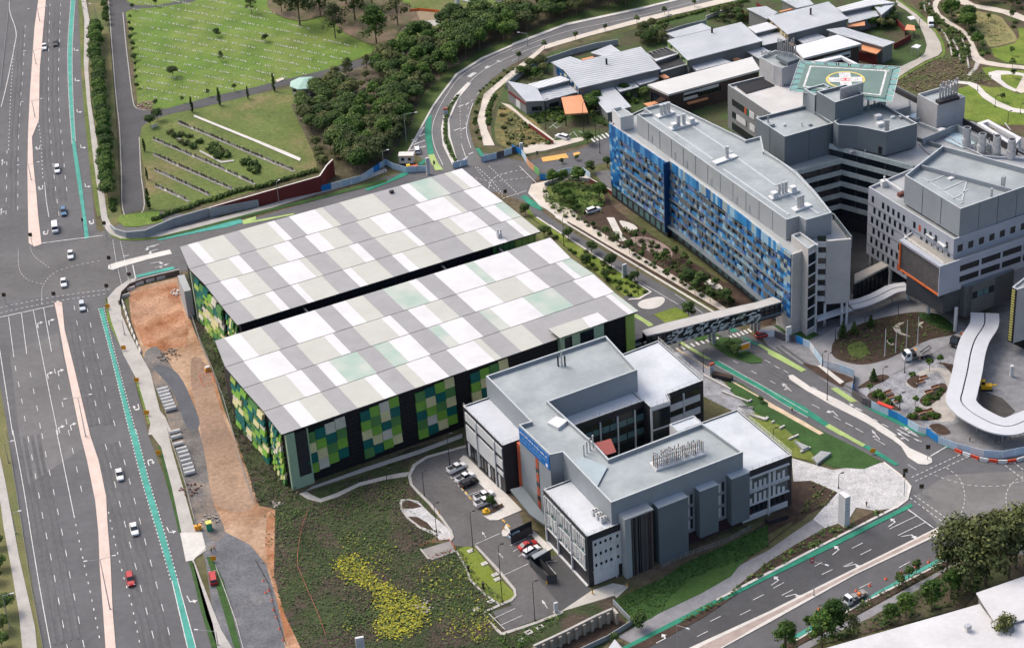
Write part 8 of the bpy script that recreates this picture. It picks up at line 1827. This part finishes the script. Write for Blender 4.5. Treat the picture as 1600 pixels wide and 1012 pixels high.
sheet('lawn_path',Q('z1','810,640 905,690 910,684 815,633'),CONC);sheet('lawn_path',Q('z1','930,700 1030,752 1090,745 1090,752 1030,762 928,708'),CONC)
p=G1('z1',720,595);t=thing('white_bench','white bench beside the large dark bush at the crossroads','bench',Vector((p.x,p.y,0)));part('seat',WHITE,t,lambda mb: mb.box(p+Vector((0,0,.42)),(2.2,.5,.08),.6));part('backrest',WHITE,t,lambda mb: mb.box(p+Vector((-.15,.22,.6)),(2.2,.08,.5),.6))
for k in (-.8,.8): part('leg',STEEL,t,lambda mb: mb.box((p.x+k*.82,p.y+k*.56,0),(.1,.45,.42),.6))
rock_pile('pinkish rockery with flowers at the lawn corner','z1',680,488,70,3.2,M('rockery',(.34,.24,.2),.9,.3,1),'rockery')
# rotunda
c=G1('z2',230,425);t=thing('rotunda','octagonal rotunda with a pale green roof beside the cemetery drive','rotunda',Vector((c.x,c.y,0)))
oc=[Vector((c.x+math.cos(R(45*i+22))*5.4,c.y+math.sin(R(45*i+22))*5.4,3.2)) for i in range(8)];top=[c+(v-c)*.32+Vector((0,0,0)) for v in oc]
ap=Vector((c.x,c.y,4.7))
part('roof',M('rotunda_green',(.27,.42,.36),.55,.08,.5),t,lambda mb: [mb.face([oc[i-1],oc[i],ap]) for i in range(8)]+[mb.face([oc[i-1]-Vector((0,0,.3)),oc[i]-Vector((0,0,.3)),oc[i],oc[i-1]]) for i in range(8)])
part('wall',CONC_W,t,lambda mb: mb.sides([Vector((c.x+math.cos(R(45*i+22))*4.6,c.y+math.sin(R(45*i+22))*4.6)) for i in range(8)],0,1.1))
for v in oc: part('post',STEEL,t,lambda mb: mb.tube((c.x+(v.x-c.x)*.88,c.y+(v.y-c.y)*.88,0),(c.x+(v.x-c.x)*.88,c.y+(v.y-c.y)*.88,3.1),.12,n=6))
# sculpture
c=G1('z2',945,78);t=thing('monument','tall white angular monument on a spreading base above the cemetery drive','monument',Vector((c.x,c.y,0)))
MW=M('monument_white',(.52,.55,.54),.6,.06,.5)
part('base',MW,t,lambda mb: mb.prism(GG('z2','890,80 940,92 1005,50 960,45',.6),0,.6));
sp=[G1('z2',x,y,z) for x,y,z in ((915,82,.6),(955,62,.6),(948,45,3.6),(935,50,3.6))]
part('column',MW,t,lambda mb: (mb.tube(G1('z2',940,72,.6),G1('z2',940,72,.6)+Vector((0,0,11)),1.0,.8,4)))
part('fin',MW,t,lambda mb: [mb.face([G1('z2',905,82,.62),G1('z2',990,52,.62),G1('z2',942,70,4.5)]),mb.face([G1('z2',900,80,.62),G1('z2',942,70,4.5),G1('z2',960,60,.62)])])
t=thing('white_beam','long white beam lying on the lawn beside the monument','beam',G1('z2',1030,20));a,b=G1('z2',945,0),G1('z2',1105,38);part('beam',MW,t,lambda mb: mb.wbox(a,b,0,seg(a,b),0,.4,-.25,.25));part('footing',CONC,t,lambda mb: mb.box(b,(1,1,.2)))
sheet('concrete_pad',Q('z2','780,100 840,95 870,108 830,125 790,118'),CONC);sheet('concrete_pad',Q('z2','865,125 915,108 925,115 880,133'),CONC_W);sheet('concrete_pad',Q('z2','90,375 125,362 132,372 100,385'),BEIGE)
# ------------------------------------------------------------------ plaza furniture, people
TIMB=M('bench_timber',(.24,.115,.065),.6,.15,1)
t=link('plaza_bench',None);part('seat',TIMB,t,lambda mb: mb.box((0,0,.4),(2.4,.9,.08)));part('base',CONC_W,t,lambda mb: mb.box((0,0,0),(2.6,.8,.38)));part('backrest',TIMB,t,lambda mb: mb.box((0,.4,.48),(2.4,.08,.4)));PROTO['bench']=(t,False)
for x,y,w in ((725,750,'far one of the pair by the first planter'),(710,770,'near one of the pair by the first planter'),(778,795,'upper one beside the curved bed'),(748,817,'lower one beside the curved bed'),(558,820,'upper one by the street-side bed'),(572,840,'lower one by the street-side bed'),(718,912,'left one of the low pair by the corner bed'),(750,905,'right one of the low pair by the corner bed'),(605,858,'small one beside the short black pole')):
    p=G1('z8',x,y);place('bench',Vector((p.x,p.y,.1)),.4,.95,'timber plaza bench, '+w,'bench','timber benches on the plaza')
p=G1('z8',1015,800);t=thing('yellow_excavator','yellow digger beside the pit under the white ribbon canopy','digger',Vector((p.x,p.y,0)));YEX=M('digger_yellow',(.65,.38,.02),.5,.08,1)
part('body',YEX,t,lambda mb: mb.box(p+Vector((0,0,.6)),(2.6,1.6,1.0),-.15));part('cab',YEX,t,lambda mb: mb.box(p+Vector((-1,0,1.6)),(1.1,1.2,1.4),-.15));part('boom',YEX,t,lambda mb: mb.tube(p+Vector((1.0,0,1.2)),p+Vector((2.6,-.3,1.6)),.22,n=6));part('window',GLASS,t,lambda mb: mb.box(p+Vector((-1,-.62,2.0)),(.9,.06,.8),-.15))
for k in (-.7,.7): part('track',TYRE,t,lambda mb: mb.box((p.x,p.y+k,0),(2.8,.4,.6),-.15))
t=thing('red_awning','bright red awning over the green hoarding panel on the avenue','awning',G1('z8',540,880));p=G1('z8',540,875,2.6);part('cover',M('awning_red',(.6,.05,.03),.5),t,lambda mb: mb.wbox(G1('z8',510,858,2.6),G1('z8',570,882,2.6),0,4.5,2.5,2.75,-.5,.5));
for k in (0,1): q=G1('z8',512+k*56,872+k*22);part('post',POLE,t,lambda mb: mb.tube(q,(q.x,q.y,2.6),.06,n=5))
t=thing('skip_cover','yellow round-topped machine at the end of the parking bays','machine',G1('b8',443,385));p=t.location;part('body',M('machine_yellow',(.62,.36,.02),.5,.1,1),t,lambda mb: (mb.box(p,(1.6,1.4,.9),.3),mb.tube(p+Vector((0,0,.8)),p+Vector((0,0,1.5)),.7,.4,8)));part('wheel',TYRE,t,lambda mb: mb.tube((p.x-.6,p.y-.8,.3),(p.x-.6,p.y-.6,.3),.3,n=8))
plant('bush3',(465,350),.42,'small palm-like tree in the bed beside the white utes','tree',None,fr='b8');sheet('palm_bed',Q('b8','470,365 520,340 530,355 480,385 440,392'),MULCH,z=.36)
for i,(x,y) in enumerate(((355,672),(427,757))):
    p=G1('b8',x,y);t=thing('bollard_light',('upper' if i==0 else 'lower')+' short black stump on the yellow-green lawn','bollard',Vector((p.x,p.y,0)),'black stumps on the lawn');part('stem',POLE_K,t,lambda mb: mb.tube(p,p+Vector((0,0,1.5)),.28,.22,8));part('cap',POLE_K,t,lambda mb: mb.tube(p+Vector((0,0,1.5)),p+Vector((0,0,1.75)),.34,.3,8))
for fr,x,y,lab in (('b8',433,635,'pale lid on the stump lawn near the kerb'),('b8',485,690,'first pale pit lid beside the tall black pole'),('b8',497,712,'second pale pit lid beside the tall black pole'),('b8',465,822,'square pale pad at the lawn foot'),('b8',655,975,'square pale pad in the bed below the dock'),('b8',705,950,'square pale pad in the bed nearer the dock'),('b8',365,572,'pale lid at the lawn corner'),('z10',1025,835,'tipped white board on the slope'),('z11',75,940,'pale square pad in the dock bed'),('z11',130,915,'second pale square pad in the dock bed'),('z11',45,977,'third pale square pad in the dock bed')):
    p=G1(fr,x,y);t=thing('pit_lid',lab,'pit lid',Vector((p.x,p.y,0)),'pale pit lids');part('slab',CONC_W,t,lambda mb: mb.box(p,(1.5,1.1,.25),.5));part('cover',CONC,t,lambda mb: mb.box(p+Vector((0,0,.25)),(1.0,.7,.04),.5))
for fr,x,y,lab in (('b7',855,665,'dark planter box beside the green lane'),('z12',40,420,'dark planter box by the right wing corner')):
    p=G1(fr,x,y);t=thing('planter_box',lab,'planter',Vector((p.x,p.y,0)),'dark planter boxes');part('box',CHAR,t,lambda mb: mb.box(p,(5.5,1.6,1.3),-.55 if fr=='b7' else .4));part('soil',MULCH,t,lambda mb: mb.box(p+Vector((0,0,1.3)),(5.2,1.3,.05),-.55 if fr=='b7' else .4))
# people: one skinned body each, with clothing as its own mesh
SKIN=M('skin',(.42,.26,.18),.6,0);HAIR=M('hair_dark',(.03,.02,.015),.7,0)
def person(lab,fr,x,y,top,legs,rz=0,hat=None,arm=.25,step=.16,group=None):
    p=G1(fr,x,y);t=thing('person',lab,'person',Vector((p.x,p.y,.03)),group);t.rotation_euler=(0,0,rz)
    def skinned(name,V,E,rad,m):
        me=bpy.data.meshes.new(name);me.from_pydata(V,E,[]);o=link(name,me,t);me.materials.append(m)
        o.modifiers.new('Skin','SKIN')
        for i,r in enumerate(rad): me.skin_vertices[0].data[i].radius=(r,r)
        me.skin_vertices[0].data[0].use_root=True
        s=o.modifiers.new('Subsurf','SUBSURF');s.levels=s.render_levels=1;return o
    s=step
    V=[(0,0,.95),(0,0,1.2),(0,0,1.42),(0,0,1.52),(0,.01,1.62),(0,.02,1.72)];E=[(i,i+1) for i in range(5)];rad=[.14,.13,.15,.06,.1,.085]
    for k in (-1,1):
        b=len(V);V+=[(k*.19,0,1.40),(k*(.24+arm*.1),.02,1.13),(k*(.24+arm*.2),.12+arm*.2,.92),(k*(.24+arm*.2),.15+arm*.25,.83)];E+=[(2,b),(b,b+1),(b+1,b+2),(b+2,b+3)];rad+=[.07,.05,.038,.035]
        b=len(V);V+=[(k*.1,k*s*.2,.86),(k*.11,k*s*.7,.48),(k*.11,k*s,.09),(k*.11,k*s+.14,.05)];E+=[(0,b),(b,b+1),(b+1,b+2),(b+2,b+3)];rad+=[.1,.07,.05,.045]
    skinned('body',V,E,rad,SKIN)
    skinned('shirt',[(0,0,.98),(0,0,1.2),(0,0,1.42),(-.19,0,1.40),(-.24,.02,1.16),(.19,0,1.40),(.24,.02,1.16)],[(0,1),(1,2),(2,3),(3,4),(2,5),(5,6)],[.165,.155,.17,.09,.07,.09,.07],top)
    skinned('trousers',[(0,0,.97),(-.1,-s*.2,.86),(-.11,-s*.7,.48),(-.11,-s,.14),(.1,s*.2,.86),(.11,s*.7,.48),(.11,s,.14)],[(0,1),(1,2),(2,3),(0,4),(4,5),(5,6)],[.155,.12,.09,.07,.12,.09,.07],legs)
    mb=MB();mb.tube((0,0,1.70),(0,-.01,1.83),.125,.07,10);mb.build('hat' if hat else 'hair',hat or HAIR,t);return t
HV=M('hi_vis_yellow',(.65,.70,.04),.6,0);HVO=M('hi_vis_orange',(.75,.20,.03),.6,0);NAVY=M('navy_cloth',(.02,.025,.05),.8,0);GREYC=M('grey_cloth',(.2,.2,.21),.8,0);HATW=M('hard_hat_white',(.7,.7,.68),.4,0)
person('worker in a yellow hi-vis vest standing on the gravel by the site entry','z9',984,568,HV,NAVY,.6,HATW);person('worker in an orange hi-vis vest beside the yellow-vested one','z9',999,560,HVO,NAVY,2.2,HATW)
person('worker in yellow hi-vis standing behind the work truck','z12',425,772,HV,NAVY,.4,HATW);person('worker in orange hi-vis on the kerb beside the work truck','z12',448,778,HVO,NAVY,2.0,HATW)
person('person in dark clothes walking on the corner plaza by the garden bed','z12',458,355,NAVY,NAVY,.5);person('person in grey clothes standing on the plaza under the white canopy','z12',938,52,GREYC,NAVY,1.0);person('person in dark clothes beside the tow truck','z8',706,672,NAVY,GREYC,2.5)
person('worker in yellow hi-vis crossing at the bridge pillars','b7',775,372,HV,NAVY,1.2);person('worker in yellow hi-vis on the lane below the bridge','b7',518,412,HV,NAVY,.2);person('worker in yellow hi-vis on the verge beside the green lane','b7',1405,928,HV,NAVY,2.6)
person('person in white shirt by the entrance canopy of the stair tower','z8',265,512,WHITE,NAVY,.6)
# the dock fittings
for fr,x,y,lab in (('b8',742,735,'yellow bollard at the corner of the bin screen'),('b8',530,465,'yellow bollard at the canopy end'),('r3',542,930,'orange bollard at the corner of the loading dock'),('r3',883,860,'orange bollard at the louvre shaft foot'),('b8',210,388,'yellow bollard on the terrace kerb')):
    p=G1(fr,x,y);t=thing('bollard',lab,'bollard',Vector((p.x,p.y,0)),'yellow bollards');part('post',M('bollard_yellow',(.7,.38,.03),.5),t,lambda mb: mb.tube(p,p+Vector((0,0,1.1)),.17,n=8));part('cap',BLACKM,t,lambda mb: mb.tube(p+Vector((0,0,1.1)),p+Vector((0,0,1.18)),.18,.1,8))
